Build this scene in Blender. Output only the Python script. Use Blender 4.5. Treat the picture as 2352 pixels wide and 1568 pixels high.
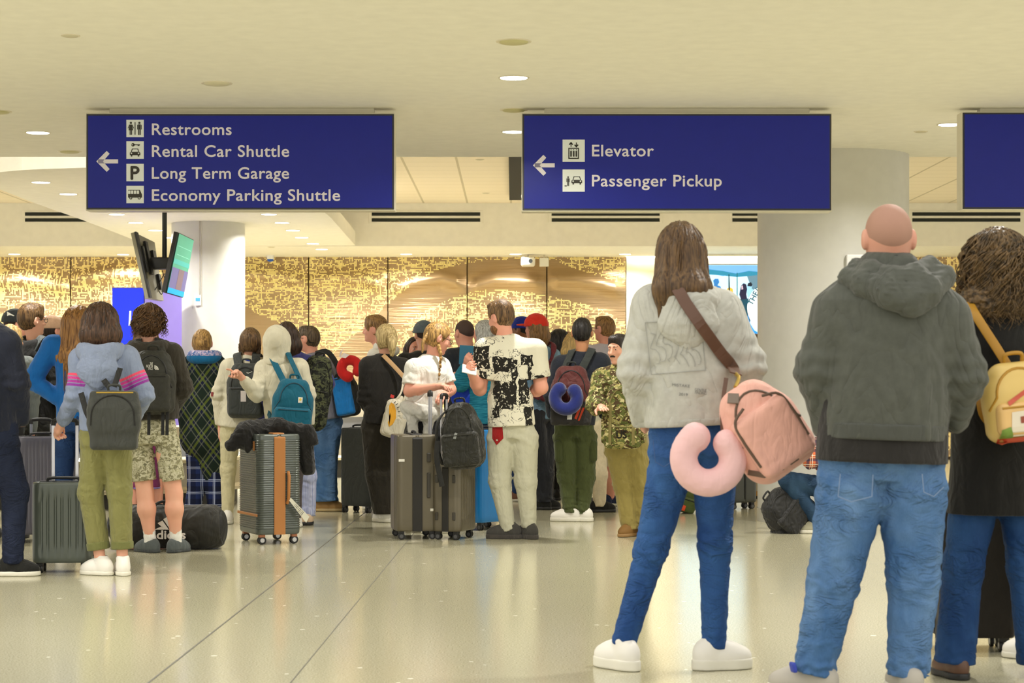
import bpy, math, random
import numpy as np
from mathutils import Vector, Matrix
random.seed(7)
for _o in list(bpy.data.objects): bpy.data.objects.remove(_o)
SC = bpy.context.scene
COL = SC.collection
# ------------------------------------------------------------------ camera, world, exposure
F_PX, CX, HY, CAMZ = 4573.0, 1176.0, 880.0, 1.18        # focal length (px), centre column, horizon row, eye height
cd = bpy.data.cameras.new('camera'); cam = bpy.data.objects.new('camera', cd); COL.objects.link(cam)
cam.location = (0, 0, CAMZ); cam.rotation_euler = (math.pi/2, 0, 0)
cd.sensor_width = 36; cd.lens = F_PX*36/2352; cd.shift_y = (HY-784)/2352; cd.clip_end = 200
cd.dof.use_dof = True; cd.dof.focus_distance = 14.5; cd.dof.aperture_fstop = 6.3
SC.camera = cam
wd = bpy.data.worlds.new('world'); SC.world = wd; wd.use_nodes = True
bg = wd.node_tree.nodes['Background']; bg.inputs[0].default_value = (1.0, 0.97, 0.90, 1); bg.inputs[1].default_value = 1.5
SC.view_settings.view_transform = 'Standard'; SC.view_settings.look = 'None'
SC.view_settings.gamma = 1; SC.view_settings.use_curve_mapping = False
SC.view_settings.exposure = -0.08
LAMP_W = 51.0            # each ceiling downlight
LAMP_COL = (1.0, 0.965, 0.91)

# ------------------------------------------------------------------ basic helpers
def W(px, py, s): return Vector(((px-CX)/s, F_PX/s, CAMZ+(HY-py)/s))
def WY(px, py, Y): return W(px, py, F_PX/Y)
def srgb(r, g, b):
    f = lambda c: (c/255/12.92) if c/255 <= 0.04045 else ((c/255+0.055)/1.055)**2.4
    return (f(r), f(g), f(b), 1)
def link(o, parent=None):
    COL.objects.link(o)
    if parent is not None: o.parent = parent
    return o
def tag(o, label=None, cat=None, group=None, kind=None):
    if label: o['label'] = label
    if cat: o['category'] = cat
    if group: o['group'] = group
    if kind: o['kind'] = kind
    return o
def empty(name, loc, label=None, cat=None, group=None, rotz=0):
    o = bpy.data.objects.new(name, None); o.location = loc; o.rotation_euler = (0, 0, rotz); o.empty_display_size = .1
    link(o); return tag(o, label, cat, group)
def mesh_obj(name, verts, faces, mat, parent=None, smooth=True, loc=None):
    me = bpy.data.meshes.new(name)
    if isinstance(verts, np.ndarray) and isinstance(faces, np.ndarray) and faces.ndim == 2:
        nv, nf, k = len(verts), len(faces), faces.shape[1]
        me.vertices.add(nv); me.vertices.foreach_set('co', verts.astype(np.float32).ravel())
        me.loops.add(nf*k); me.loops.foreach_set('vertex_index', faces.astype(np.int32).ravel())
        me.polygons.add(nf); me.polygons.foreach_set('loop_start', np.arange(0, nf*k, k, dtype=np.int32))
        me.update(calc_edges=True)
    else:
        me.from_pydata([tuple(v) for v in verts], [], [tuple(f) for f in faces])
        me.update()
    me.polygons.foreach_set('use_smooth', [smooth]*len(me.polygons))
    if mat is not None: me.materials.append(mat)
    o = bpy.data.objects.new(name, me)
    if loc is not None: o.location = loc
    return link(o, parent)
class MB:
    """collects simple shapes into one mesh"""
    def __init__(s): s.v = []; s.f = []
    def add(s, vs, fs):
        n = len(s.v); s.v += [tuple(v) for v in vs]; s.f += [tuple(i+n for i in f) for f in fs]; return s
    def box(s, c, h, bev=0.0, R=None):
        cx, cy, cz = c; hx, hy, hz = h
        if bev <= 0:
            vs = [Vector((x*hx, y*hy, z*hz)) for x in (-1,1) for y in (-1,1) for z in (-1,1)]
            fs = [(0,1,3,2),(4,6,7,5),(0,4,5,1),(2,3,7,6),(0,2,6,4),(1,5,7,3)]
        else:
            vs = []; fs = []
            b = min(bev, hx*.99, hy*.99, hz*.99)
            out = []
            for (sx, sy, a0) in ((1,1,0),(-1,1,90),(-1,-1,180),(1,-1,270)):
                for k in range(4):
                    a = math.radians(a0+k*30); out.append((sx*(hx-b), sy*(hy-b), math.cos(a), math.sin(a)))
            rings = []
            for t in (-90,-60,-30,0): rings.append((-(hz-b)+b*math.sin(math.radians(t)), math.cos(math.radians(t))))
            for t in (0,30,60,90): rings.append(((hz-b)+b*math.sin(math.radians(t)), math.cos(math.radians(t))))
            n = len(out)
            for z, q in rings:
                for (ox, oy, ca, sa) in out: vs.append(Vector((ox+b*q*ca, oy+b*q*sa, z)))
            for r in range(len(rings)-1):
                for i in range(n):
                    j = (i+1) % n; fs.append((r*n+i, r*n+j, (r+1)*n+j, (r+1)*n+i))
            fs.append(tuple(reversed(range(n)))); fs.append(tuple((len(rings)-1)*n+i for i in range(n)))
        if R is not None: vs = [R @ v for v in vs]
        return s.add([v+Vector(c) for v in vs], fs)
    def tube(s, pts, r, n=8, cap=True, flat=None):
        pts = [Vector(p) for p in pts]; rr = r if isinstance(r, (list, tuple)) else [r]*len(pts)
        vs = []; fs = []; prev = None
        for i, p in enumerate(pts):
            t = (pts[min(i+1, len(pts)-1)]-pts[max(i-1, 0)])
            if t.length < 1e-9: t = Vector((0,0,1))
            t.normalize()
            if prev is None:
                a = Vector((0,0,1)) if abs(t.z) < .9 else Vector((1,0,0)); u = t.cross(a).normalized()
            else:
                u = (prev-t*prev.dot(t)); u = u.normalized() if u.length > 1e-6 else t.orthogonal().normalized()
            prev = u; w = t.cross(u)
            for k in range(n):
                a = 2*math.pi*k/n; vs.append(p+rr[i]*(math.cos(a)*u+math.sin(a)*w))
        for i in range(len(pts)-1):
            for k in range(n):
                j = (k+1) % n; fs.append((i*n+k, i*n+j, (i+1)*n+j, (i+1)*n+k))
        if cap: fs.append(tuple(reversed(range(n)))); fs.append(tuple((len(pts)-1)*n+k for k in range(n)))
        return s.add(vs, fs)
    def cyl(s, c, axis, r, half, n=24, bev=0.0):
        a = Vector(axis).normalized(); c = Vector(c)
        if bev > 0: return s.tube([c-a*half, c-a*(half-.0001), c-a*(half-bev), c+a*(half-bev), c+a*(half-.0001), c+a*half], [r-bev, r-bev*.6, r, r, r-bev*.6, r-bev], n)
        return s.tube([c-a*half, c+a*half], r, n)
    def ribbon(s, pts, normals, w, th=.004):
        """strap: a flat band with thickness following pts, facing normals"""
        pts = [Vector(p) for p in pts]; vs = []; fs = []
        for i, p in enumerate(pts):
            t = (pts[min(i+1, len(pts)-1)]-pts[max(i-1, 0)]).normalized()
            nn = Vector(normals[i] if isinstance(normals, list) else normals); nn = (nn-t*nn.dot(t)).normalized(); b = t.cross(nn)
            ww = w[i] if isinstance(w, (list, tuple)) else w
            for (x, y) in ((-1,-.6),(-.85,-1),(.85,-1),(1,-.6),(1,.6),(.85,1),(-.85,1),(-1,.6)): vs.append(p+b*x*ww/2+nn*y*th/2)
        for i in range(len(pts)-1):
            for k in range(8):
                j = (k+1) % 8; fs.append((i*8+k, i*8+j, (i+1)*8+j, (i+1)*8+k))
        fs.append(tuple(reversed(range(8)))); fs.append(tuple((len(pts)-1)*8+k for k in range(8)))
        return s.add(vs, fs)
    def prism(s, poly, axis_pts):
        """poly: list of 3D points (planar) extruded by vector"""
        n = len(poly); d = Vector(axis_pts); vs = [Vector(p) for p in poly]+[Vector(p)+d for p in poly]
        fs = [tuple(range(n)), tuple(reversed(range(n, 2*n)))]+[(i, i+n, (i+1) % n+n, (i+1) % n) for i in range(n)]
        return s.add(vs, fs)
    def build(s, name, mat, parent=None, smooth=False, origin=None, auto=True):
        o0 = Vector(origin) if origin is not None else None
        vs = s.v if o0 is None else [Vector(v)-o0 for v in s.v]
        o = mesh_obj(name, vs, s.f, mat, parent, smooth=smooth, loc=o0)
        import bmesh
        bm = bmesh.new(); bm.from_mesh(o.data); bmesh.ops.recalc_face_normals(bm, faces=bm.faces[:])
        if smooth:
            for e in bm.edges:
                if len(e.link_faces) == 2 and e.calc_face_angle(0) > math.radians(38): e.smooth = False
        bm.to_mesh(o.data); bm.free()
        return o
def spline(pts, n=8):
    pts = [Vector(p) for p in pts]; out = []
    P = [pts[0]*2-pts[1]]+pts+[pts[-1]*2-pts[-2]]
    for i in range(1, len(P)-2):
        for k in range(n):
            t = k/n; a, b, c, d = P[i-1], P[i], P[i+1], P[i+2]
            out.append(.5*((2*b)+(c-a)*t+(2*a-5*b+4*c-d)*t*t+(3*b-a-3*c+d)*t**3))
    out.append(pts[-1]); return out

# ------------------------------------------------------------------ materials
MATS = {}
def nmat(name):
    m = bpy.data.materials.new(name); m.use_nodes = True; nt = m.node_tree
    return m, nt, nt.nodes['Principled BSDF']
def N(nt, t, **kw):
    n = nt.nodes.new(t)
    for k, v in kw.items():
        if k.startswith('i_'): n.inputs[int(k[2:])].default_value = v
        else: setattr(n, k, v)
    return n
def L(nt, a, b): nt.links.new(a, b)
def mmath(nt, op, a, b=None, c=None):
    n = N(nt, 'ShaderNodeMath', operation=op)
    for i, x in enumerate((a, b, c)):
        if x is None: continue
        if isinstance(x, (int, float)): n.inputs[i].default_value = x
        else: L(nt, x, n.inputs[i])
    return n.outputs[0]
def plain(name, col, rough=.5, metal=0, emit=None, est=0, bump=0, bscale=200, spec=.5, coat=0):
    key = (name, tuple(col), rough, metal, est)
    if key in MATS: return MATS[key]
    m, nt, b = nmat(name)
    b.inputs['Roughness'].default_value = rough; b.inputs['Metallic'].default_value = metal
    b.inputs['Specular IOR Level'].default_value = spec
    if coat: b.inputs['Coat Weight'].default_value = coat
    tc = N(nt, 'ShaderNodeTexCoord'); ns = N(nt, 'ShaderNodeTexNoise'); ns.inputs['Scale'].default_value = 9; ns.inputs['Detail'].default_value = 4
    L(nt, tc.outputs['Object'], ns.inputs['Vector'])
    mx = N(nt, 'ShaderNodeMix', data_type='RGBA'); L(nt, ns.outputs[0], mx.inputs[0])
    c = Vector(col[:3]); mx.inputs[6].default_value = (*(c*.93), 1); mx.inputs[7].default_value = (*[min(1, x*1.07) for x in c], 1)
    L(nt, mx.outputs[2], b.inputs['Base Color'])
    if emit: b.inputs['Emission Color'].default_value = emit; b.inputs['Emission Strength'].default_value = est
    if bump:
        n2 = N(nt, 'ShaderNodeTexNoise'); n2.inputs['Scale'].default_value = bscale; L(nt, tc.outputs['Object'], n2.inputs['Vector'])
        bp = N(nt, 'ShaderNodeBump'); bp.inputs['Strength'].default_value = bump; bp.inputs['Distance'].default_value = .002
        L(nt, n2.outputs[0], bp.inputs['Height']); L(nt, bp.outputs[0], b.inputs['Normal'])
    MATS[key] = m; return m
def fabric(col, name='woven_fabric', rough=.9, mottle=.12, fold=.35, fscale=9, stretch=(1,1,.45), sheen=.15, weave=600, dark=None, msc=14):
    """cloth: mottled colour, fine weave and soft crease relief"""
    key = ('fab', name, tuple(col), rough, mottle, fold, fscale, stretch)
    if key in MATS: return MATS[key]
    m, nt, b = nmat(name)
    b.inputs['Roughness'].default_value = rough; b.inputs['Sheen Weight'].default_value = sheen; b.inputs['Sheen Roughness'].default_value = .5
    b.inputs['Specular IOR Level'].default_value = .25
    tc = N(nt, 'ShaderNodeTexCoord')
    n0 = N(nt, 'ShaderNodeTexNoise'); n0.inputs['Scale'].default_value = msc; n0.inputs['Detail'].default_value = 6; n0.inputs['Roughness'].default_value = .65
    L(nt, tc.outputs['Object'], n0.inputs['Vector'])
    mx = N(nt, 'ShaderNodeMix', data_type='RGBA'); rp = N(nt, 'ShaderNodeMapRange'); rp.inputs[1].default_value = .3; rp.inputs[2].default_value = .7
    L(nt, n0.outputs[0], rp.inputs[0]); L(nt, rp.outputs[0], mx.inputs[0])
    c = Vector(col[:3]); lo = Vector(dark[:3]) if dark is not None else c*(1-mottle)
    mx.inputs[6].default_value = (*lo, 1); mx.inputs[7].default_value = (*[min(1, x*(1+mottle)) for x in c], 1)
    L(nt, mx.outputs[2], b.inputs['Base Color'])
    mp = N(nt, 'ShaderNodeMapping'); mp.inputs['Scale'].default_value = stretch; L(nt, tc.outputs['Object'], mp.inputs[0])
    n1 = N(nt, 'ShaderNodeTexNoise'); n1.inputs['Scale'].default_value = fscale; n1.inputs['Detail'].default_value = 3; n1.inputs['Distortion'].default_value = 1.2
    L(nt, mp.outputs[0], n1.inputs['Vector'])
    r1 = mmath(nt, 'ABSOLUTE', mmath(nt, 'SUBTRACT', n1.outputs[0], .5)); r1 = mmath(nt, 'POWER', mmath(nt, 'MULTIPLY', r1, 3.0), .7)
    n2 = N(nt, 'ShaderNodeTexNoise'); n2.inputs['Scale'].default_value = weave; n2.inputs['Detail'].default_value = 1
    L(nt, tc.outputs['Object'], n2.inputs['Vector'])
    bp = N(nt, 'ShaderNodeBump'); bp.inputs['Strength'].default_value = fold; bp.inputs['Distance'].default_value = .02
    L(nt, r1, bp.inputs['Height'])
    b2 = N(nt, 'ShaderNodeBump'); b2.inputs['Strength'].default_value = .25; b2.inputs['Distance'].default_value = .0008
    L(nt, n2.outputs[0], b2.inputs['Height']); L(nt, bp.outputs[0], b2.inputs['Normal']); L(nt, b2.outputs[0], b.inputs['Normal'])
    MATS[key] = m; return m
def hairmat(col, hi=None, rough=.42, scale=(70,70,5), curly=False):
    key = ('hair', tuple(col), tuple(hi or ()), curly)
    if key in MATS: return MATS[key]
    m, nt, b = nmat('hair_strands'); b.inputs['Roughness'].default_value = rough; b.inputs['Specular IOR Level'].default_value = .35
    tc = N(nt, 'ShaderNodeTexCoord'); mp = N(nt, 'ShaderNodeMapping'); mp.inputs['Scale'].default_value = (22,22,22) if curly else scale
    L(nt, tc.outputs['Object'], mp.inputs[0])
    n1 = N(nt, 'ShaderNodeTexNoise'); n1.inputs['Scale'].default_value = 1.6; n1.inputs['Detail'].default_value = 4; n1.inputs['Distortion'].default_value = 1.5 if curly else .4
    L(nt, mp.outputs[0], n1.inputs['Vector'])
    rp = N(nt, 'ShaderNodeMapRange'); rp.inputs[1].default_value = .34; rp.inputs[2].default_value = .68; L(nt, n1.outputs[0], rp.inputs[0])
    mx = N(nt, 'ShaderNodeMix', data_type='RGBA'); L(nt, rp.outputs[0], mx.inputs[0])
    c = Vector(col[:3]); h = Vector(hi[:3]) if hi else c*1.9
    mx.inputs[6].default_value = (*(c*.5), 1); mx.inputs[7].default_value = (*h, 1); L(nt, mx.outputs[2], b.inputs['Base Color'])
    bp = N(nt, 'ShaderNodeBump'); bp.inputs['Strength'].default_value = .8; bp.inputs['Distance'].default_value = .006
    L(nt, n1.outputs[0], bp.inputs['Height']); L(nt, bp.outputs[0], b.inputs['Normal'])
    MATS[key] = m; return m
def skinmat(col):
    key = ('skin', tuple(col))
    if key in MATS: return MATS[key]
    m, nt, b = nmat('skin'); b.inputs['Roughness'].default_value = .5; b.inputs['Subsurface Weight'].default_value = .0
    tc = N(nt, 'ShaderNodeTexCoord'); n1 = N(nt, 'ShaderNodeTexNoise'); n1.inputs['Scale'].default_value = 12; n1.inputs['Detail'].default_value = 5
    L(nt, tc.outputs['Object'], n1.inputs['Vector']); mx = N(nt, 'ShaderNodeMix', data_type='RGBA'); L(nt, n1.outputs[0], mx.inputs[0])
    c = Vector(col[:3]); mx.inputs[6].default_value = (c.x, c.y*.82, c.z*.78, 1); mx.inputs[7].default_value = (min(1, c.x*1.05), min(1, c.y*1.12), min(1, c.z*1.12), 1)
    L(nt, mx.outputs[2], b.inputs['Base Color']); MATS[key] = m; return m

# ------------------------------------------------------------------ the setting
CEIL = CAMZ+1.95
def ceil_Y(py): return F_PX*1.95/(HY-py)
def CP(px, py):
    Y = ceil_Y(py); return Vector(((px-CX)*Y/F_PX, Y, CEIL))
Y_OPEN, Y_FASC, Y_WALL = ceil_Y(360), ceil_Y(565), ceil_Y(590)
XL, XR = -17.0, 17.0
Y_NEAR = 8.6            # ceiling left open from here back, out of view, to let world light in
m_ceil = plain('painted_plaster', srgb(240,237,224), .75)
m_panel = plain('painted_panel', srgb(236,224,198), .7)
m_cream = plain('painted_wall', srgb(240,232,205), .7)
def struct(o): o['kind'] = 'structure'; return o
# floor: polished terrazzo
def floor_mat():
    m, nt, b = nmat('polished_terrazzo')
    tc = N(nt, 'ShaderNodeTexCoord')
    n1 = N(nt, 'ShaderNodeTexNoise'); n1.inputs['Scale'].default_value = .7; n1.inputs['Detail'].default_value = 3
    n2 = N(nt, 'ShaderNodeTexNoise'); n2.inputs['Scale'].default_value = 130; n2.inputs['Detail'].default_value = 2
    for n in (n1, n2): L(nt, tc.outputs['Object'], n.inputs['Vector'])
    mx = N(nt, 'ShaderNodeMix', data_type='RGBA'); L(nt, n1.outputs[0], mx.inputs[0])
    mx.inputs[6].default_value = srgb(196,191,164); mx.inputs[7].default_value = srgb(210,205,180)
    r2 = N(nt, 'ShaderNodeMapRange'); r2.inputs[1].default_value = .35; r2.inputs[2].default_value = .62; L(nt, n2.outputs[0], r2.inputs[0])
    m2 = N(nt, 'ShaderNodeMix', data_type='RGBA'); L(nt, r2.outputs[0], m2.inputs[0]); m2.inputs[6].default_value = srgb(164,159,128); L(nt, mx.outputs[2], m2.inputs[7])
    v = N(nt, 'ShaderNodeTexVoronoi'); v.inputs['Scale'].default_value = 7.0; L(nt, tc.outputs['Object'], v.inputs['Vector'])
    wn = N(nt, 'ShaderNodeTexWhiteNoise'); L(nt, v.outputs['Position'], wn.inputs['Vector'])
    chip = mmath(nt, 'MULTIPLY', mmath(nt, 'LESS_THAN', v.outputs['Distance'], mmath(nt, 'MULTIPLY', wn.outputs['Value'], .11)), mmath(nt, 'GREATER_THAN', wn.outputs['Value'], .45))
    m3 = N(nt, 'ShaderNodeMix', data_type='RGBA'); L(nt, chip, m3.inputs[0]); L(nt, m2.outputs[2], m3.inputs[6]); m3.inputs[7].default_value = srgb(250,246,228)
    L(nt, m3.outputs[2], b.inputs['Base Color'])
    b.inputs['Roughness'].default_value = .15; b.inputs['IOR'].default_value = 1.5; b.inputs['Specular IOR Level'].default_value = .42
    n3 = N(nt, 'ShaderNodeTexNoise'); n3.inputs['Scale'].default_value = 2.2; L(nt, tc.outputs['Object'], n3.inputs['Vector'])
    bp = N(nt, 'ShaderNodeBump'); bp.inputs['Strength'].default_value = .03; bp.inputs['Distance'].default_value = .02; L(nt, n3.outputs[0], bp.inputs['Height']); L(nt, bp.outputs[0], b.inputs['Normal'])
    return m
struct(mesh_obj('floor', [(XL,-4,0),(XR,-4,0),(XR,Y_WALL+.5,0),(XL,Y_WALL+.5,0)], [(0,1,2,3)], floor_mat(), smooth=False))
m_joint = plain('dark_joint', srgb(110,108,100), .5)
def FP(px, py): s = (py-HY)/CAMZ; return Vector(((px-CX)/s, F_PX/s, 0))
for i, (a, bq, w) in enumerate((((342,1567),(806,1202), .009), ((668,1567),(944,1232), .005))):
    p, q = FP(*a), FP(*bq); d = (q-p).normalized(); q = q+d*3; p = p-d*3; nn = Vector((d.y,-d.x,0))*w/2
    struct(mesh_obj('trim_%d' % (i+1), [p-nn+Vector((0,0,.0012)), p+nn+Vector((0,0,.0012)), q+nn+Vector((0,0,.0012)), q-nn+Vector((0,0,.0012))], [(0,1,2,3)], m_joint, smooth=False))
# ceiling: near slab, rear soffit, floating slab with a curved edge
T = .9
cb = MB()
cb.box(((XL+XR)/2, (Y_OPEN+Y_NEAR)/2, CEIL+T/2), ((XR-XL)/2, (Y_OPEN-Y_NEAR)/2, T/2))
cb.box(((XL+XR)/2, (Y_FASC+Y_WALL+.5)/2, CEIL+T/2), ((XR-XL)/2, (Y_WALL+.5-Y_FASC)/2, T/2))
struct(cb.build('ceiling', m_ceil))
cl = MB()
near = [(-700,430),(-250,403),(-50,397),(0,395),(50,390.5),(100,388),(195,385),(330,384),(450,386),(560,398),(640,420),(700,448),(760,500),(816,563.5)]
left = [(345,566),(311,552),(250,528),(184,503),(130,484),(76,465),(0,435),(-80,412),(-250,404.5)]
poly = [CP(x, y) for x, y in near]+[CP(x, y) for x, y in left[:-1]]
cl.prism(poly, (0,0,.2))
import bmesh
o = cl.build('ceiling_floating_panel', m_ceil)
o.name = 'ceiling.001'; struct(o)
bm = bmesh.new(); bm.from_mesh(o.data); bmesh.ops.triangulate(bm, faces=[f for f in bm.faces if len(f.verts) > 4]); bm.to_mesh(o.data); bm.free()
RH = CAMZ+2.56
def raised_mat():
    m, nt, b = nmat('ceiling_boards'); b.inputs['Roughness'].default_value = .65
    tc = N(nt, 'ShaderNodeTexCoord'); sp = N(nt, 'ShaderNodeSeparateXYZ'); L(nt, tc.outputs['Object'], sp.inputs[0])
    ln = mmath(nt, 'LESS_THAN', mmath(nt, 'FRACT', mmath(nt, 'MULTIPLY', sp.outputs[1], 2.3)), .05)
    xx = mmath(nt, 'ADD', sp.outputs[0], 1.27)
    l2 = mmath(nt, 'LESS_THAN', mmath(nt, 'FRACT', mmath(nt, 'MULTIPLY', xx, 1.61)), .045)
    mx = N(nt, 'ShaderNodeMix', data_type='RGBA'); L(nt, mmath(nt, 'MAXIMUM', mmath(nt, 'MULTIPLY', ln, .5), l2), mx.inputs[0])
    mx.inputs[6].default_value = srgb(240,228,204); mx.inputs[7].default_value = srgb(196,184,154); L(nt, mx.outputs[2], b.inputs['Base Color']); return m
XH0, XH1 = (1163-CX)*Y_OPEN*1.18/F_PX, (1240-CX)*Y_OPEN*1.18/F_PX
struct(mesh_obj('ceiling.002', [(XL,Y_OPEN-.2,RH),(XR,Y_OPEN-.2,RH),(XR,Y_FASC+.2,RH),(XL,Y_FASC+.2,RH)], [(0,3,2,1)], raised_mat(), smooth=False))
# the open hatch with its dark void and strip lamps
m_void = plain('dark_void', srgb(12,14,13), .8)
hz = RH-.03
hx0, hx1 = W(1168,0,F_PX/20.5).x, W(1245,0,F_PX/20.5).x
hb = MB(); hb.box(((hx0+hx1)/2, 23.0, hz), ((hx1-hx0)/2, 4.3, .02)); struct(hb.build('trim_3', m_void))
m_lamp = plain('lamp_glow', (1,1,1,1), .5, emit=(1,.97,.9,1), est=6); m_strip = plain('strip_glow', (1,1,1,1), .5, emit=(1,.97,.9,1), est=1.2)
for k, yy in enumerate((19.6, 22.2, 26.6)):
    t = MB(); t.box(((hx0+hx1)/2+.08, yy, hz-.03), ((hx1-hx0)/2-.08, .10, .015), .01)
    ob = t.build('strip_lamp', m_strip); tag(ob, ['white strip lamp in the dark ceiling hatch, nearest of three', 'white strip lamp in the middle of the dark ceiling hatch', 'white strip lamp at the far end of the dark ceiling hatch'][k], 'ceiling light')
lp_ = MB(); lp_.box((-5.3, Y_OPEN+.03, CEIL+.22), (3.3, .02, .03), .004); tag(lp_.build('cove_light', plain('cove_strip_glow', (1,1,1,1), .5, emit=(1,.98,.94,1), est=13)), 'white cove light strip in the ceiling gap behind the left blue sign', 'ceiling light')
# walls
# vents in the fascia
m_slot = plain('vent_shadow', srgb(22,28,22), .7)
sF = F_PX/Y_FASC
for k, (x0, x1) in enumerate(((58,306),(467,715),(854,1103),(1267,1515),(1682,1930),(2095,2343))):
    c = W((x0+x1)/2, 498, sF); e = empty('air_vent', (c.x, Y_FASC, c.z),
        ['slotted air vent at far left, partly behind the curved ceiling slab','slotted air vent hidden behind the left blue sign','long double slot air vent between the two left blue signs','long double slot air vent under the middle blue sign','slotted air vent cut off by the thick white column','slotted air vent above the curly-haired woman'][k], 'air vent')
    w = (x1-x0)/sF/2
    MB().box((0,-.006,0), (w+.04,.006,.09), .004).build('frame', m_ceil, e)
    for z in (.04,-.045): MB().box((0,-.014,z), (w,.004,.024)).build('slot', m_slot, e)
# back wall with perforated metal panels
def gold_mat(wave, vert=False):
    m, nt, b = nmat('perforated_bronze_panel')
    tc = N(nt, 'ShaderNodeTexCoord'); sp = N(nt, 'ShaderNodeSeparateXYZ'); L(nt, tc.outputs['Object'], sp.inputs[0])
    p = 1/0.0198
    gx = mmath(nt, 'MULTIPLY', sp.outputs[0], p); gz = mmath(nt, 'MULTIPLY', sp.outputs[2], p)
    fx = mmath(nt, 'FLOOR', gx); fz = mmath(nt, 'FLOOR', gz)
    def wn(a, bq, seed):
        c = N(nt, 'ShaderNodeCombineXYZ'); L(nt, a, c.inputs[0]); L(nt, bq, c.inputs[1]); c.inputs[2].default_value = seed
        w = N(nt, 'ShaderNodeTexWhiteNoise'); L(nt, c.outputs[0], w.inputs['Vector']); return w.outputs['Value']
    r0 = mmath(nt, 'GREATER_THAN', wn(fx, fz, 1.5), .80)
    hx = mmath(nt, 'FLOOR', mmath(nt, 'MULTIPLY', mmath(nt, 'ADD', gx, mmath(nt, 'MULTIPLY', wn(fz, fz, 7.5), 9)), .22))
    r1 = mmath(nt, 'GREATER_THAN', wn(hx, fz, 2.5), .75 if not vert else .86)
    vz = mmath(nt, 'FLOOR', mmath(nt, 'MULTIPLY', mmath(nt, 'ADD', gz, mmath(nt, 'MULTIPLY', wn(fx, fx, 8.5), 9)), .2))
    r2 = mmath(nt, 'GREATER_THAN', wn(fx, vz, 3.5), .90 if not vert else .72)
    on = mmath(nt, 'MAXIMUM', mmath(nt, 'MAXIMUM', r0, r1), r2)
    ax = mmath(nt, 'ABSOLUTE', mmath(nt, 'SUBTRACT', mmath(nt, 'FRACT', gx), .5)); az = mmath(nt, 'ABSOLUTE', mmath(nt, 'SUBTRACT', mmath(nt, 'FRACT', gz), .5))
    dot = mmath(nt, 'LESS_THAN', mmath(nt, 'MAXIMUM', ax, az), .35 if not vert else .41)
    mask = mmath(nt, 'MULTIPLY', on, dot)
    if wave:   # plain band between two curves of x (stored per x)
        for (pts, side) in wave:
            fc = N(nt, 'ShaderNodeFloatCurve'); cv = fc.mapping.curves[0]
            x0, x1 = pts[0][0], pts[-1][0]; zs = [q[1] for q in pts]; z0, z1 = -3.0, 3.0
            for i, (x, z) in enumerate(pts):
                u = (x-x0)/(x1-x0); v = (z-z0)/(z1-z0)
                if i == 0: cv.points[0].location = (u, v)
                elif i == len(pts)-1: cv.points[-1].location = (u, v)
                else: cv.points.new(u, v)
            fc.mapping.update()
            u = mmath(nt, 'DIVIDE', mmath(nt, 'SUBTRACT', mmath(nt, 'DIVIDE', fx, p), x0), x1-x0); L(nt, u, fc.inputs[1])
            zc = mmath(nt, 'ADD', mmath(nt, 'MULTIPLY', fc.outputs[0], z1-z0), z0); zz = mmath(nt, 'DIVIDE', fz, p)
            g = mmath(nt, 'GREATER_THAN', zz, zc) if side > 0 else mmath(nt, 'LESS_THAN', zz, zc)
            wave_m = g if pts is wave[0][0] else mmath(nt, 'MAXIMUM', wave_m, g)
        mask = mmath(nt, 'MULTIPLY', mask, wave_m)
    # holes and lit diffuser behind them
    mx = N(nt, 'ShaderNodeMix', data_type='RGBA'); L(nt, mask, mx.inputs[0]); mx.inputs[6].default_value = srgb(174,148,112); mx.inputs[7].default_value = srgb(240,225,150)
    L(nt, mx.outputs[2], b.inputs['Base Color'])
    L(nt, mmath(nt, 'MULTIPLY', mmath(nt, 'SUBTRACT', 1.0, mask), .72), b.inputs['Metallic'])
    b.inputs['Roughness'].default_value = .34
    b.inputs['Emission Color'].default_value = srgb(250,222,120) if not vert else srgb(250,206,120)
    L(nt, mmath(nt, 'MULTIPLY', mask, .50 if not vert else .36), b.inputs['Emission Strength'])
    # fine horizontal ripples rolled into the metal
    nz = N(nt, 'ShaderNodeTexNoise'); nz.inputs['Scale'].default_value = 1.0; nz.inputs['Detail'].default_value = 3; nz.inputs['Distortion'].default_value = .6
    mp = N(nt, 'ShaderNodeMapping'); mp.inputs['Scale'].default_value = (1.2, 1, 34); L(nt, tc.outputs['Object'], mp.inputs[0]); L(nt, mp.outputs[0], nz.inputs['Vector'])
    bp = N(nt, 'ShaderNodeBump'); bp.inputs['Strength'].default_value = .5; bp.inputs['Distance'].default_value = .02
    L(nt, nz.outputs[0], bp.inputs['Height']); L(nt, bp.outputs[0], b.inputs['Normal'])
    return m
sW = F_PX/Y_WALL
def wx(px): return (px-CX)/sW
def wz(py): return (HY-py)/sW      # relative to camera height
def crest(px):                     # row of the bright crest on the panels
    k = (px-163) % 182.3 / 182.3
    i = int((px-163)//182.3)
    tab = {-1:((646,640,648,662)), 0:((645,634,630,632)), 1:((632,630,630,634)), 2:((630,631,634,650)), 3:((646,637,640,656)), 4:((665,648,638,655)), 5:((662,644,646,650)), 6:((640,642,652,668))}
    v = tab.get(i, (645,634,636,650)); x = k*3; j = min(2, int(x)); f = x-j
    return v[j]*(1-f)+v[j+1]*f
hi_pts = [(350,900),(520,900),(700,880),(780,798),(850,740),(891,700),(930,668),(1000,626),(1073,606),(1150,598),(1256,598),(1330,622),(1380,640),(1438,652)]
lo_pts = [(350,1000),(700,960),(850,850),(890,785),(915,755),(950,728),(1000,703),(1073,674),(1150,667),(1210,672),(1280,686),(1360,705),(1438,742)]
wl_pts = [(350,690),(520,690),(600,726),(640,745),(709,785),(891,1000)]
WZ = CEIL
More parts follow.
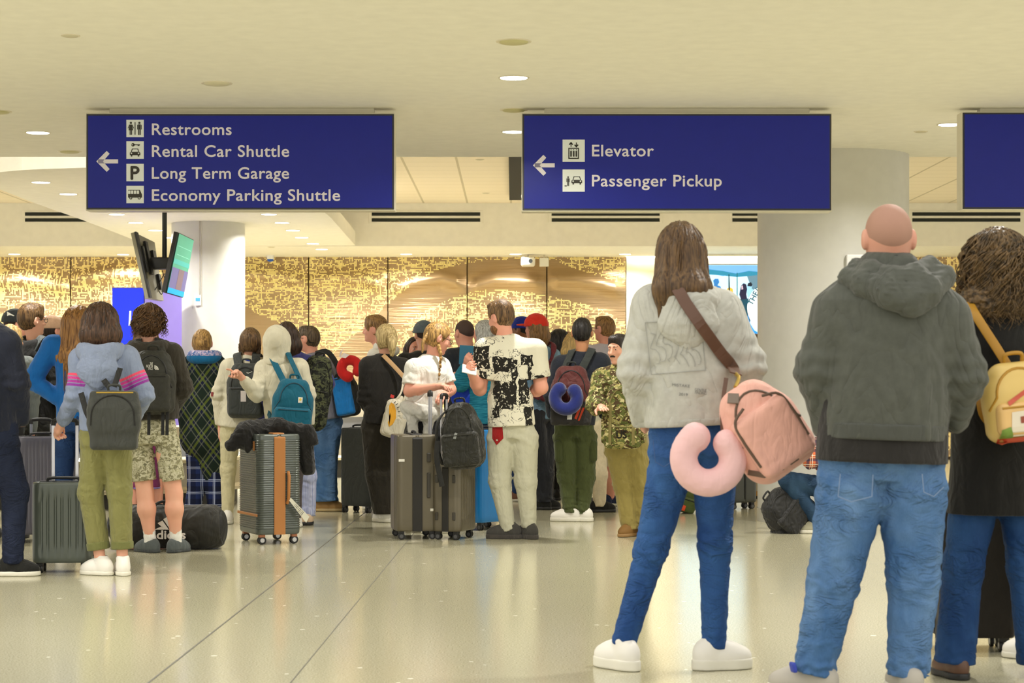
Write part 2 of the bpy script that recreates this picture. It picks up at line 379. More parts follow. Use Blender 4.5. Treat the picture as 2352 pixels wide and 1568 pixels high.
def panel(px0, px1, mat, name='panel'):
    nx, nz = 46, 90; z0, z1 = 0.05, CEIL
    vs = np.zeros((nz+1, nx+1, 3)); 
    for i in range(nx+1):
        px = px0+(px1-px0)*i/nx; zc = CAMZ+wz(crest(px)); 
        for j in range(nz+1):
            z = z0+(z1-z0)*j/nz; d = z-zc
            # a rounded ridge: faces above lean up towards the soffit lamps
            h = .15*math.exp(-(d/.12)**2) - .02*math.exp(-((d+.35)/.2)**2)
            e = min(i, nx-i)/nx; h *= min(1, e*6+.25)
            vs[j, i] = (wx(px), -h, z-CAMZ)
    idx = np.arange((nz+1)*(nx+1)).reshape(nz+1, nx+1)
    f = np.stack([idx[:-1,:-1], idx[:-1,1:], idx[1:,1:], idx[1:,:-1]], -1).reshape(-1, 4)
    o = mesh_obj(name, vs.reshape(-1, 3), f, mat, None, True, loc=(0, Y_WALL-.02, CAMZ)); return struct(o)
g_wave = gold_mat([([(wx(a), wz(b)) for a, b in hi_pts], 1), ([(wx(a), wz(b)) for a, b in lo_pts], -1)])
g_left = gold_mat(None, True)
g_mid = gold_mat([([(wx(a), wz(b)) for a, b in wl_pts], 1)])
struct(MB().box((0, Y_WALL+.3, 1.6), (17, .15, 1.7)).build('wall_back', plain('bronze_backing', srgb(120,96,62), .5)))
edges = [163-182.3*2, 163-182.3, 163, 345.3, 527.6, 709, 891, 1073, 1256, 1438]
for i in range(len(edges)-1):
    a, b2 = edges[i], edges[i+1]
    m = g_left if b2 <= 400 else (g_mid if b2 <= 720 else g_wave)
    panel(a+1.3, b2-1.3, m, 'wall_back.%03d' % (i+1))
for i, a in enumerate((2023, 2205, 2387)): panel(a+1.3, a+181, g_left, 'wall_back.%03d' % (i+20))
# cream wall stretch with a lit cove on top, holding a big display
struct(MB().box((wx(1731), Y_WALL+.02, 1.6), ((2023-1438)/sW/2, .06, 1.6)).build('trim_4', m_cream))
cv = MB().box((wx(1731), Y_WALL-.10, CEIL-.012), ((2023-1438)/sW/2, .03, .008)).build('trim_5', plain('cove_glow', (1,1,1,1), .5, emit=(1,.90,.66,1), est=14)); struct(cv)
# columns
def column(name, cx, cy, r, z1, extra=None):
    n = 72; mb = MB(); mb.tube([(cx,cy,0),(cx,cy,z1)], r, n, cap=False)
    return struct(mb.build(name, plain('white_column_paint', srgb(203,202,195), .45), smooth=True))
YR = 16.5+.64; XC = (1913-CX)*YR/F_PX
column('trim_6', XC, YR, .645, CEIL)
rb = MB(); rb.tube([(XC,YR,.0),(XC,YR,.11)], .65, 72, cap=False); struct(rb.build('baseboard_column', plain('grey_base', srgb(190,188,176), .4), smooth=True))
YL = 24.35; XLc = (478.5-CX)*YL/F_PX
column('trim_7', XLc, YL, .445, CEIL)
# conduit + thermostat on the left column
cp = MB(); yy = YL-.45
for dx in (-.04, -.018): cp.tube([(XLc+dx, yy, CEIL), (XLc+dx, yy, CAMZ+(HY-682)*yy/F_PX)], .005, 6)
tag(cp.build('wall_conduit', plain('grey_conduit', srgb(205,200,190), .5), smooth=True), 'thin pale twin conduit running down the left white column', 'conduit')
tz = CAMZ+(HY-690)*yy/F_PX
th = empty('thermostat', (XLc-.055, yy-.005, tz), 'small white thermostat with blue screen on left column', 'thermostat')
MB().box((0,0,0), (.038,.012,.062), .008).build('housing', plain('white_plastic', srgb(235,235,235), .4), th)
MB().box((0,-.014,.012), (.026,.003,.02), .002).build('screen', plain('blue_lcd', srgb(70,150,200), .3, emit=srgb(70,150,200), est=.5), th)
# alarm panel on the right column
pz = W(1968, 605, F_PX/16.45)
sg = empty('wall_plate', (pz.x, 16.47, pz.z), 'white call plate with small print on thick right column', 'wall plate')
MB().box((0,0,0), (.085,.03,.075), .01).build('plate', plain('white_plastic', srgb(235,235,235), .4), sg)
# ------------------------------------------------------------------ text
def text_mesh(body, size, mat, parent, loc, rot=(math.pi/2,0,0), ext=.002, offset=0.0, spacing=1.0, align='LEFT', name='lettering', width=None, split=True):
    c = bpy.data.curves.new(name, 'FONT'); c.body = body; c.size = size; c.extrude = ext; c.space_character = spacing; c.align_x = align
    c.resolution_u = 4
    to = bpy.data.objects.new(name, c); COL.objects.link(to)
    bpy.context.view_layer.update(); dg = bpy.context.evaluated_depsgraph_get()
    me = bpy.data.meshes.new_from_object(to.evaluated_get(dg)); COL.objects.unlink(to); bpy.data.objects.remove(to)
    if width:
        xs = [v.co.x for v in me.vertices]; w = max(xs)-min(xs); k = width/w
        for v in me.vertices: v.co.x *= k
    if offset:      # embolden: overlay copies shifted a hair sideways
        import bmesh
        bm = bmesh.new(); bm.from_mesh(me); g = bm.verts[:]+bm.edges[:]+bm.faces[:]
        for k, (dx, dy) in enumerate(((offset,0),(-offset,0),(0,offset),(0,-offset))):
            r = bmesh.ops.duplicate(bm, geom=g); 
            for v in r['geom']:
                if isinstance(v, bmesh.types.BMVert): v.co.x += dx; v.co.y += dy; v.co.z += .00003*(k+1)
        bm.to_mesh(me); bm.free()
    me.materials.clear(); me.materials.append(mat)
    if ' ' in body and split:
        import bmesh
        xs = sorted((min(me.vertices[v].co.x for v in f.vertices), max(me.vertices[v].co.x for v in f.vertices)) for f in me.polygons); cl = []
        for x0, x1 in xs:
            if cl and x0 < cl[-1][1]+size*.13: cl[-1][1] = max(cl[-1][1], x1)
            else: cl.append([x0, x1])
        for x0, x1 in cl:
            bm = bmesh.new(); bm.from_mesh(me); bmesh.ops.delete(bm, geom=[v for v in bm.verts if not (x0-1e-4 <= v.co.x <= x1+1e-4)], context='VERTS')
            m2 = bpy.data.meshes.new(name); bm.to_mesh(m2); bm.free(); m2.materials.append(mat); o = bpy.data.objects.new(name, m2); o.location = loc; o.rotation_euler = rot; link(o, parent)
        return o
    o = bpy.data.objects.new(name, me); o.location = loc; o.rotation_euler = rot; return link(o, parent)
# ------------------------------------------------------------------ signs
m_blue = plain('blue_sign_face', srgb(16,26,122), .35, emit=srgb(20,34,150), est=.12, spec=.3)
m_edge = plain('black_edge', srgb(40,38,44), .4)
m_alu = plain('pale_aluminium', srgb(214,208,186), .4)
m_txt = plain('white_vinyl', srgb(208,202,204), .4, emit=srgb(208,202,204), est=.12)
m_ico = plain('icon_white', srgb(212,216,208), .4, emit=srgb(212,216,208), est=.12)
m_dk = plain('icon_black', srgb(45,42,30), .5)
SS = 325.0; YS = F_PX/SS
def sign(x0, y0, x1, y1, label, bx0, bx1):
    c = W((x0+x1)/2, (y0+y1)/2, SS); w, h = (x1-x0)/SS/2, (y1-y0)/SS/2
    e = empty('hanging_sign', (c.x, YS, CEIL), label, 'sign'); dz = c.z-CEIL
    MB().box((0,.08,dz), (w+.006,.08,h+.008), .004).build('cabinet', m_alu, e)
    MB().box((0,-.003,dz), (w,.004,h), .002).build('frame', m_edge, e)
    MB().box((0,-.008,dz), (w-.012,.003,h-.012), .001).build('face', m_blue, e)
    b0, b1 = ((bx0+bx1)/2-CX)/SS-c.x, (bx1-bx0)/SS/2
    MB().box((b0,.10,(dz+h)/2), (b1,.05,abs(dz+h)/2), .003).build('hanger', m_alu, e)
    return e, c, dz
def at(e, px, py): p = W(px, py, SS); return (p.x-e.location.x, -.0115, p.z-e.location.z)
def arrow(e, px, py, w):
    x, y, z = at(e, px, py); u = w/SS; t = u*.21
    mb = MB()
    mb.prism([(x-u*.42,y,z-t/2*.9),(x+u*.5,y,z-t/2*.9),(x+u*.5,y,z+t/2*.9),(x-u*.42,y,z+t/2*.9)], (0,-.002,0))
    for sgn in (1,-1):
        d = Vector((1,0,sgn)).normalized(); nrm = Vector((-sgn,0,1)).normalized()*t*.62
        a = Vector((x-u*.5, y, z)); b3 = a+d*u*.68
        mb.prism([a, a+Vector((t*1.45,0,0)), Vector((b3.x+t*.62,y,b3.z-sgn*t*.62)), Vector((b3.x-t*.0,y,b3.z+sgn*0))], (0,-.002,0))
    mb.build('arrow', m_txt, e)
def disc(mb, x, y, z, r, n=20, rx=None): mb.prism([(x+(rx or r)*math.cos(2*math.pi*k/n), y, z+r*math.sin(2*math.pi*k/n)) for k in range(n)], (0,-.0015,0))
def rect(mb, x, y, z, w, h, dy=-.0015): mb.prism([(x-w/2,y,z-h/2),(x+w/2,y,z-h/2),(x+w/2,y,z+h/2),(x-w/2,y,z+h/2)], (0,dy,0))
def person_icon(mb, x, y, z, h, dress=False):
    disc(mb, x, y, z+h*.42, h*.085)
    if dress:
        mb.prism([(x-h*.09,y,z+h*.3),(x+h*.09,y,z+h*.3),(x+h*.17,y,z-h*.14),(x-h*.17,y,z-h*.14)], (0,-.0015,0))
        for s in (-1,1):
            rect(mb, x+s*h*.055, y, z-h*.3, h*.07, h*.36)
            mb.prism([(x+s*h*.08,y,z+h*.3),(x+s*h*.13,y,z+h*.28),(x+s*h*.24,y,z+h*.02),(x+s*h*.19,y,z)], (0,-.0015,0))
    else:
        rect(mb, x, y, z+h*.12, h*.2, h*.38)
        for s in (-1,1): rect(mb, x+s*h*.055, y, z-h*.27, h*.085, h*.44); rect(mb, x+s*h*.145, y, z+h*.1, h*.05, h*.36)
def car_icon(mb, wb, x, y, z, w):
    mb.prism([(x-w*.5,y,z-w*.16),(x+w*.5,y,z-w*.16),(x+w*.5,y,z+w*.08),(x+w*.36,y,z+w*.16),(x-w*.36,y,z+w*.16),(x-w*.5,y,z+w*.08)], (0,-.0015,0))
    for s in (-1,1):
        rect(mb, x+s*w*.33, y, z-w*.22, w*.14, w*.14); disc(wb, x+s*w*.34, y-.0016, z+w*.02, w*.07)
        mb.prism([(x+s*w*.40,y,z+w*.14),(x+s*w*.32,y,z+w*.14),(x+s*w*.23,y,z+w*.42),(x+s*w*.3,y,z+w*.46)], (0,-.0015,0))
    rect(mb, x, y, z+w*.44, w*.6, w*.06)
s1, c1, _ = sign(199,262,905,481, 'large blue hanging sign listing Restrooms, Rental Car Shuttle and parking', 248, 858)
for k, (txt, py, w) in enumerate((('Restrooms',312,182),('Rental Car Shuttle',362,314),('Long Term Garage',412.5,314),('Economy Parking Shuttle',463,431))):
    x, y, z = at(s1, 347, py-2); text_mesh(txt, 37.5/SS, m_txt, s1, (x, y, z), offset=.0016, spacing=1.05, width=w/SS)
for k, py in enumerate((295.5,345,396.5,447)):
    x, y, z = at(s1, 311, py); h = 40/SS
    ic = MB(); rect(ic, x, y, z, h, h, -.001); ico = ic.build('icon_tile', m_ico, s1)
    mb, wb = MB(), MB(); y2 = y-.0012; U = h
    if k == 0:
        person_icon(mb, x-U*.24, y2, z, U*.76, True); person_icon(mb, x+U*.25, y2, z, U*.76); rect(mb, x, y2, z, U*.05, U*.72)
    elif k == 1:
        car_icon(mb, wb, x, y2, z-U*.2, U*.6); disc(mb, x-U*.12, y2, z+U*.3, U*.1); rect(mb, x+U*.1, y2, z+U*.3, U*.36, U*.05); rect(mb, x+U*.2, y2, z+U*.27, U*.1, U*.06); disc(wb, x-U*.16, y2-.0016, z+U*.3, U*.03)
    elif k == 2:
        pass
    else:
        mb.prism([(x-U*.4,y2,z-U*.18),(x+U*.4,y2,z-U*.18),(x+U*.4,y2,z),(x+U*.28,y2,z+U*.26),(x-U*.4,y2,z+U*.26)], (0,-.0015,0))
        for q in range(4): rect(wb, x-U*.33+q*U*.165, y2-.0016, z+U*.13, U*.13, U*.19)
        for s in (-1,1): disc(mb, x+s*U*.24, y2-.0018, z-U*.2, U*.085); disc(wb, x+s*U*.24, y2-.0036, z-U*.2, U*.035)
    if k == 2: text_mesh('P', U*1.08, m_dk, ico, (x-U*.31, y2, z-U*.39), offset=.0035, name='symbol')
    else: mb.build('symbol', m_dk, ico)
    if wb.v: wb.build('symbol_highlight', m_ico, ico)
arrow(s1, 247, 371, 50)
s2, c2, _ = sign(1200,262,1909,483, 'large blue hanging sign listing Elevator and Passenger Pickup', 1251, 1862)
for (txt, py, w) in (('Elevator',361,141),('Passenger Pickup',430,297)):
    x, y, z = at(s2, 1357, py-2); text_mesh(txt, 37.5/SS, m_txt, s2, (x, y, z), offset=.0016, spacing=1.05, width=w/SS)
for k, py in enumerate((346.5,415)):
    x, y, z = at(s2, 1317.5, py); h = 51/SS; U = h
    ic = MB(); rect(ic, x, y, z, h, h, -.001); ico = ic.build('icon_tile', m_ico, s2); mb, wb = MB(), MB(); y2 = y-.0012
    if k == 0:
        rect(mb, x, y2, z-U*.12, U*.48, U*.5); rect(wb, x, y2-.0016, z-U*.12, U*.38, U*.4)
        for q in (-1,0,1): rect(mb, x+q*U*.12, y2-.0032, z-U*.14, U*.075, U*.26); disc(mb, x+q*U*.12, y2-.0032, z+U*.04, U*.025)
        for s in (-1,1):
            rect(mb, x+s*U*.12, y2, z+U*.27, U*.04, U*.2); zt = z+U*.27-s*U*.1
            mb.prism([(x+s*U*.12,y2,zt-s*U*.03),(x+s*U*.12-U*.1,y2,zt+s*U*.08),(x+s*U*.12-U*.06,y2,zt+s*U*.12),(x+s*U*.12,y2,zt+s*U*.05),(x+s*U*.12+U*.06,y2,zt+s*U*.12),(x+s*U*.12+U*.1,y2,zt+s*U*.08)], (0,-.0015,0))
    else:
        car_icon(mb, wb, x+U*.14, y2, z-U*.04, U*.48); person_icon(mb, x-U*.25, y2, z-U*.03, U*.44); rect(mb, x-U*.36, y2, z-U*.24, U*.1, U*.05)
    mb.build('symbol', m_dk, ico)
    if wb.v: wb.build('symbol_highlight', m_ico, ico)
arrow(s2, 1249, 380, 50)
sign(2211,259,2917,480, 'blank blue hanging sign cut off at the right edge', 2255, 2870)
# ------------------------------------------------------------------ ceiling lights and fittings
m_trim = plain('white_trim_ring', srgb(222,214,190), .4)
def make_light():
    e = empty('downlight', (0,0,CEIL))
    t = MB(); n = 32
    vs = []; fs = []
    for k in range(n):
        a = 2*math.pi*k/n
        for (r, z) in ((.100,-.001),(.097,-.006),(.088,-.004),(.086,-.0005)): vs.append((r*math.cos(a), r*math.sin(a), z))
    for k in range(n):
        j = (k+1) % n
        for q in range(3): fs.append((k*4+q, j*4+q, j*4+q+1, k*4+q+1))
    mesh_obj('trim_ring', vs, fs, m_trim, e)
    l = MB(); l.tube([(0,0,-.0055),(0,0,-.001)], .086, n); l.build('lens', m_lamp, e)
    ld = bpy.data.lights.new('downlight_glow', 'AREA'); ld.shape = 'DISK'; ld.size = .16; ld.energy = LAMP_W; ld.color = LAMP_COL; ld.spread = math.radians(150)
    lo = bpy.data.objects.new('downlight_glow', ld); lo.location = (0,0,-.012); link(lo, e)
    return e
proto = make_light(); first = True
def copy_tree(o, parent=None):
    c = o.copy(); COL.objects.link(c)
    if parent is not None: c.parent = parent
    for ch in list(o.children): copy_tree(ch, c)
    return c
def place_light(p, label, group=None):
    global first
    o = proto if first else copy_tree(proto)
    first = False; o.location = p
    tag(o, label, 'ceiling light', group); return o
for (px, py, lb) in ((1180,178,'round lit downlight above the gap between the two big signs, nearest'),(87,304,'round lit downlight left of the Restrooms sign'),(1180,302,'round lit downlight touching the left edge of the Elevator sign'),
    (94,418,'lit downlight on the curved slab at far left, under the bright cove'),(157,445,'lit downlight on the curved slab just left of the Restrooms sign'),
    (33,583,'small lit downlight on rear soffit at the far left'),(283,584,'small lit downlight on rear soffit left of the hanging screens'),(933,583,'small lit downlight on rear soffit above the blonde ponytail woman'),(1184,583,'small lit downlight on rear soffit left of the white projector'),(1436,583,'small lit downlight on rear soffit at the right end of the bronze panels')):
    place_light(CP(px, py), lb)
for (px, py) in ((268,491.5),(312,511),(357,528.5),(391,545)): place_light(CP(px, py), 'lit downlight in the diagonal row left of the left column, under the Restrooms sign', 'downlights left of the left column')
for (px, py) in ((618,491.5),(648,511),(673,528.5),(693,545),(719,559),(739,572)): place_light(CP(px, py), 'lit downlight in the diagonal row right of the left column, under the Restrooms sign', 'downlights right of the left column')
# unseen downlights: rest of the hall, plus some added to brighten the rear recess
for (x, y) in ((-6.5,9.2),(-2.2,9.2),(2.2,9.2),(6.5,9.4),(-4.4,11),(4.6,11.2),(8,13),(-8,13),(3.3,19.2-4.2),(7.5,17),(-9,20),(9,24),(5,30),(9,30),(-9.5,30),(4.5,24.5),(6.5,20.5),(1.0,25),(2.4,25),(3.6,25),(-2.4,25.6),(-12,24),(12,20),(-12,9.5),(12,9.5)):
    place_light(Vector((x, y, CEIL if not (Y_OPEN < y < Y_FASC) else RH)), 'round lit ceiling downlight out of view, beyond the frame or added behind a sign to brighten the rear', 'downlights out of view')
def fitting(px, py, r, label, dome=.012, col=(196,190,140), name='smoke_detector', z=None):
    p = CP(px, py)
    if z is not None:
        Y = F_PX*(z-CAMZ)/(HY-py); p = Vector(((px-CX)*Y/F_PX, Y, z))
    e = empty(name, p, label, 'ceiling fitting')
    MB().tube([(0,0,-.004),(0,0,0)], [r*1.18, r*1.2], 28).build('rim', m_trim, e, smooth=True)
    MB().tube([(0,0,-.004-dome),(0,0,-.004-dome*.6),(0,0,-.003)], [r*.55, r*.9, r], 28).build('cover', plain('cover_paint', srgb(*col), .5), e, smooth=True)
fitting(1180,95,.085,'large flat round ceiling cover above the middle gap, nearest')
fitting(1180,252,.083,'flat round ceiling cover at the corner of the Elevator sign')
fitting(498,191,.085,'pale round ceiling cover above the Restrooms sign', col=(212,206,176))
fitting(160,347.5,.083,'flat round ceiling cover just left of the Restrooms sign')
fitting(-5,256,.085,'flat round ceiling cover cut by the left picture edge')
for (px, py, lb, z) in ((162,81.5,'small round sprinkler plate at top left of ceiling',None),(2115,302,'small round sprinkler plate between the middle and right signs',None),(1102,366,'small plate on raised ceiling boards, near edge',RH),(1116,443,'small plate on raised ceiling boards, far edge',RH),(623,567,'small plate on rear soffit above the blue-tipped camera',None)):
    fitting(px, py, .045, lb, dome=.006, col=(205,198,170), name='sprinkler', z=z)
# small dome camera with a blue base, projector and white box on the back wall
p = CP(621, 586); e = empty('dome_camera', p, 'small white camera with blue tip under rear soffit', 'camera')
MB().tube([(0,0,0),(0,0,-.06)], [.06,.055], 20).build('housing', plain('white_plastic', srgb(235,235,235), .4), e, smooth=True)
MB().tube([(0,0,-.06),(0,0,-.085),(0,0,-.1)], [.05,.045,.02], 20).build('tip', plain('blue_plastic', srgb(30,90,190), .4), e, smooth=True)
p = W(1213, 601, sW*1.02); e = empty('projector', (p.x, Y_WALL-.55, p.z), 'white projector box with round dark lens under rear soffit', 'projector')
MB().box((0,0,0), (.105,.16,.065), .03).build('body', plain('white_plastic', srgb(235,232,222), .35), e, smooth=True)
MB().cyl((.035,-.165,.005), (0,1,0), .032, .012, 20).build('lens', plain('grey_lens', srgb(70,75,80), .15), e, smooth=True)
MB().tube([(0,0,.065),(0,0,CEIL-p.z)], .012, 8).build('bracket', m_trim, e)
p = W(1250, 601, sW*1.02); e = empty('junction_box', (p.x, Y_WALL-.5, p.z), 'plain white square box beside the projector', 'wall box')
MB().box((0,0,0), (.07,.04,.065), .008).build('box', plain('white_plastic', srgb(235,232,222), .35), e)
MB().tube([(0,0,.06),(0,0,CEIL-p.z)], .01, 8).build('bracket', m_trim, e)
# ------------------------------------------------------------------ big wall display with a music festival picture
sV = 152.0; yV = F_PX/sV
dv = empty('video_wall', W(1690, 740, sV), 'bright wall screen showing a band under a blue canopy', 'screen'); DV = dv.location.copy()
def dvp(px, py): p = W(px, py, sV); return (p.x-DV.x, 0, p.z-DV.z)
x0, _, z0 = dvp(1560, 880); x1, _, z1 = dvp(1860, 608)
MB().box(((x0+x1)/2, .06, (z0+z1)/2), ((x1-x0)/2+.012, .05, (z1-z0)/2+.012), .005).build('bezel', plain('black_bezel', srgb(15,15,18), .3), dv)
def em(name, r, g, b, k=1.0): return plain(name, srgb(r, g, b), .4, emit=srgb(r, g, b), est=k)
def flat(name, pts, mat, depth, par=dv, conv=dvp):
    P = [Vector(conv(*q)) for q in pts]; mb = MB(); mb.prism([(p.x, -depth, p.z) for p in P], (0,-.0008,0)); return mb.build(name, mat, par)
mb = MB(); mb.box(((x0+x1)/2, .004, (z0+z1)/2), ((x1-x0)/2, .006, (z1-z0)/2)); scr = mb.build('screen', em('screen_pale_blue', 196,228,250), dv)
def pic(name, pts, c, d): o = flat(name, pts, em('screen_colour', *c), d); return o
pic('picture_canopy', [(1560,609),(1860,609),(1860,628),(1790,622),(1745,630),(1700,632),(1690,628),(1660,634),(1630,628),(1560,636)], (110,170,225), .003)
pic('picture_canopy', [(1625,618),(1660,622),(1690,628),(1720,622),(1760,626),(1760,630),(1693,636),(1656,632),(1625,630)], (40,130,165), .005)
pic('picture_backdrop', [(1715,632),(1860,630),(1860,760),(1740,700)], (96,130,150), .004)
pic('picture_singer', [(1636,664),(1640,654),(1638,644),(1642,640),(1650,640),(1652,648),(1648,655),(1655,658),(1658,668),(1656,676),(1640,672)], (50,120,190), .006)
pic('picture_pole', [(1692,626),(1694,626),(1694,700),(1692,700)], (20,100,110), .006)
pic('picture_guitar', [(1668,672),(1670,662),(1677,660),(1683,663),(1684,672),(1687,682),(1680,688),(1672,687),(1667,680)], (225,180,60), .006)
pic('picture_guitar_neck', [(1673,630),(1675,630),(1677,672),(1673,672)], (25,60,60), .008)
pic('picture_woman', [(1702,656),(1708,650),(1714,653),(1716,664),(1714,676),(1716,686),(1702,688),(1698,676)], (30,30,60), .006)
pic('picture_face', [(1702,657),(1706,655),(1707,664),(1703,665)], (190,170,190), .008)
pic('picture_man', [(1716,656),(1719,650),(1725,650),(1728,656),(1726,662),(1735,668),(1728,680),(1718,684),(1716,672)], (150,200,225), .007)
pic('picture_man_hair', [(1716,657),(1718,650),(1725,648),(1728,654),(1726,658)], (25,35,50), .009)
pic('picture_keyboard', [(1680,688),(1735,684),(1730,720),(1722,740),(1712,738),(1708,706),(1690,700)], (20,70,90), .005)
cx_, cy_ = 1776, 706
pic('picture_drum', [(cx_+60*math.cos(2*math.pi*k/40), cy_+60*math.sin(2*math.pi*k/40)) for k in range(40)], (245,250,252), .010)
pic('picture_drum_rim', [(1718,722),(1722,742),(1732,758),(1742,764),(1736,770),(1722,756),(1714,738)], (40,140,220), .009)
x, y, z = dvp(1727, 702); t = text_mesh('THE', .12, em('screen_teal', 30,90,110), dv, (x, -.014, z), rot=(math.pi/2, -math.radians(62), 0), ext=.0005, offset=.003)
x, y, z = dvp(1741, 672); t = text_mesh('DE', .11, em('screen_teal', 30,90,110), dv, (x, -.014, z), rot=(math.pi/2, -math.radians(42), 0), ext=.0005, offset=.003)
# ------------------------------------------------------------------ hanging twin screens
m_blk = plain('black_metal', srgb(34,36,34), .4); m_blk2 = plain('black_plastic', srgb(26,26,26), .5)
sM = 205.0; yM = F_PX/sM
mt = empty('hanging_screen_mount', W(378, 600, sM), 'black ceiling pole carrying two angled flat screens', 'screen mount'); MO = mt.location.copy()
def mp_(px, py, dy=0): Y = yM+dy; p = WY(px, py, Y); return (p.x-MO.x, p.y-MO.y, p.z-MO.z)
a = mp_(378, 590); MB().tube([(a[0],0,a[2]-.05),(a[0],0,CEIL-MO.z)], .027, 16).build('pole', m_blk, mt, smooth=True)
MB().box(mp_(370,605), (.12,.1,.065), .015).build('mount_box', m_blk2, mt, smooth=True)
def display(name, q, dys, face_mat, back_mat, th):
    P = [Vector(mp_(*c, dy)) for c, dy in zip(q, dys)]; n = (P[1]-P[0]).cross(P[3]-P[0]).normalized()
    if n.y > 0: n = -n
    mb = MB(); mb.prism([p-n*th for p in P], n*th*.9); b = mb.build(name, back_mat, mt)
    return P, n, b
# left one shows its grey back towards us, right one its lit face
P, n, bk = display('left_screen_body', [(309,533),(356,556),(377,690),(342,684)], [-.35,.25,.25,-.35], None, plain('grey_back_shell', srgb(140,136,118), .5), .045)
def onq(P, u, v): return P[0]*(1-u)*(1-v)+P[1]*u*(1-v)+P[2]*u*v+P[3]*(1-u)*v
for (u0, u1, v0, v1) in ((.3,.42,.1,.62),(.62,.76,.2,.42),(.72,.84,.58,.84),(.1,.18,.2,.6)):
    q = [onq(P,u0,v0)+n*.008, onq(P,u1,v0)+n*.008, onq(P,u1,v1)+n*.008, onq(P,u0,v1)+n*.008]; MB().prism(q, n*.03).build('bracket_rail', m_blk2, mt)
q = [onq(P,-.02,0), onq(P,.09,0), onq(P,.09,1), onq(P,-.02,1)]; MB().prism([x+n*.002 for x in q], n*.02).build('bezel_edge', m_blk2, mt)
P2, n2, b2_ = display('right_screen_body', [(409,533),(446,551),(421,684),(380,672)], [-.3,.12,.12,-.3], None, m_blk2, .05)
def scrp(name, u0, u1, v0, v1, mat, d): q = [onq(P2,u0,v0)+n2*d, onq(P2,u1,v0)+n2*d, onq(P2,u1,v1)+n2*d, onq(P2,u0,v1)+n2*d]; return MB().prism(q, n2*.001).build(name, mat, mt)
fc_ = scrp('lit_screen', .07, .97, .012, .988, em('screen_green', 84,160,132,.9), .003)
scrp('screen_picture', .07, .97, .56, .9, em('screen_violet', 110,104,150,.9), .006)
scrp('screen_picture', .45, .75, .56, .9, em('screen_brown', 124,104,112,.9), .008)
scrp('screen_banner', .07, .97, .9, .988, em('screen_cyan', 30,160,225,.9), .006)
scrp('screen_stripe', .07, .97, .42, .5, em('screen_teal2', 78,170,160,.9), .006)
for v in (.2,.34): scrp('screen_line', .15, .9, v, v+.008, em('screen_line', 140,200,180,.9), .006)
cb_ = MB()
for k, (a1, b1) in enumerate((((352,655),(378,628)),((365,668),(384,622)),((385,655),(372,620)))):
    A, B = Vector(mp_(*a1)), Vector(mp_(*b1)); cb_.tube(spline([A, (A+B)/2+Vector((.05*(k-1),-.05,-.14)), B], 6), .005, 6)
cb_.build('cable', m_blk2, mt, smooth=True)
# ------------------------------------------------------------------ blue kiosk
kp = W(300, 1100, 200.0); sK = 200.0
kz = CAMZ+(HY-660)/sK
kk = empty('kiosk', (W(258,0,sK).x, F_PX/sK, 0), 'tall glowing blue kiosk with lavender side panel', 'kiosk'); KX = kk.location.x
w1 = (331-258)/sK
MB().prism([(0,0,0),(w1,0,0),(w1+.28,.9,0),(.28,.9,0)], (0,0,kz)).build('cabinet', plain('kiosk_body', srgb(80,70,150), .4), kk)
MB().prism([(.005,-.012,.02),(w1-.005,-.012,.02),(w1-.005,-.012,kz-.012),(.005,-.012,kz-.012)], (0,.008,0)).build('front_panel', em('kiosk_blue', 4,44,240,.85), kk)
d = Vector((.28,.9,0)).normalized(); nn = Vector((d.y,-d.x,0))
A = Vector((w1,0,.02))+nn*.006; B = A+d*.93
MB().prism([A, B, B+Vector((0,0,kz-.035)), A+Vector((0,0,kz-.035))], nn*.004).build('side_panel', em('kiosk_lavender', 118,102,176,.4), kk)
MB().prism([(.19,-.018,kz-.44),(.215,-.018,kz-.44),(.22,-.018,kz-.27),(.2,-.018,kz-.27)], (0,.004,0)).build('light_mark', em('white_glow', 235,240,255,1), kk)
# ------------------------------------------------------------------ baggage carousels
m_steel = plain('brushed_steel', srgb(205,196,170), .35, metal=.6); m_kick = plain('dark_kick_plate', srgb(52,50,42), .5); m_belt = plain('black_rubber_belt', srgb(38,38,36), .6)
def carousel(cx, cy, hx, hy, label, hs=(.17,.42,.5,.75)):
    e = empty('baggage_carousel', (cx, cy, 0), label, 'baggage carousel')
    def ring(hx, hy, z, n=14):
        out = []; r = min(hy, hx)*.98
        for (sx, sy, a0) in ((1,1,0),(-1,1,90),(-1,-1,180),(1,-1,270)):
            for k in range(n): a = math.radians(a0+90*k/(n-1)); out.append((sx*(hx-r)+r*math.cos(a), sy*(hy-r)+r*math.sin(a), z))
        return out
    def loft(name, rings, mat):
        mb = MB(); n = len(rings[0]); fs = []; vs = [v for r in rings for v in r]
        for i in range(len(rings)-1):
            for k in range(n): j = (k+1) % n; fs.append((i*n+k, i*n+j, (i+1)*n+j, (i+1)*n+k))
        fs.append(tuple((len(rings)-1)*n+k for k in range(n))); mb.add(vs, fs); return mb.build(name, mat, e, smooth=True)
    a, b, c, d = hs
    loft('kick_plate', [ring(hx-.06, hy-.06, 0), ring(hx-.06, hy-.06, a)], m_kick)
    loft('bumper_rim', [ring(hx+.02, hy+.02, a-.03), ring(hx+.03, hy+.03, a), ring(hx, hy, a+.03)], m_steel)
    loft('skirt', [ring(hx-.02, hy-.02, a+.02), ring(hx-.04, hy-.04, c-.08)], m_steel)
    loft('top_rim', [ring(hx, hy, c-.08), ring(hx+.015, hy+.015, c-.05), ring(hx-.03, hy-.03, c-.02)], m_steel)
    loft('belt', [ring(hx-.05, hy-.05, c-.03), ring(hx-.55, hy-.55, d-.08)], m_belt)
    loft('inner_deck', [ring(hx-.5, hy-.5, d-.1), ring(hx-.52, hy-.52, d)], m_steel)
    return e
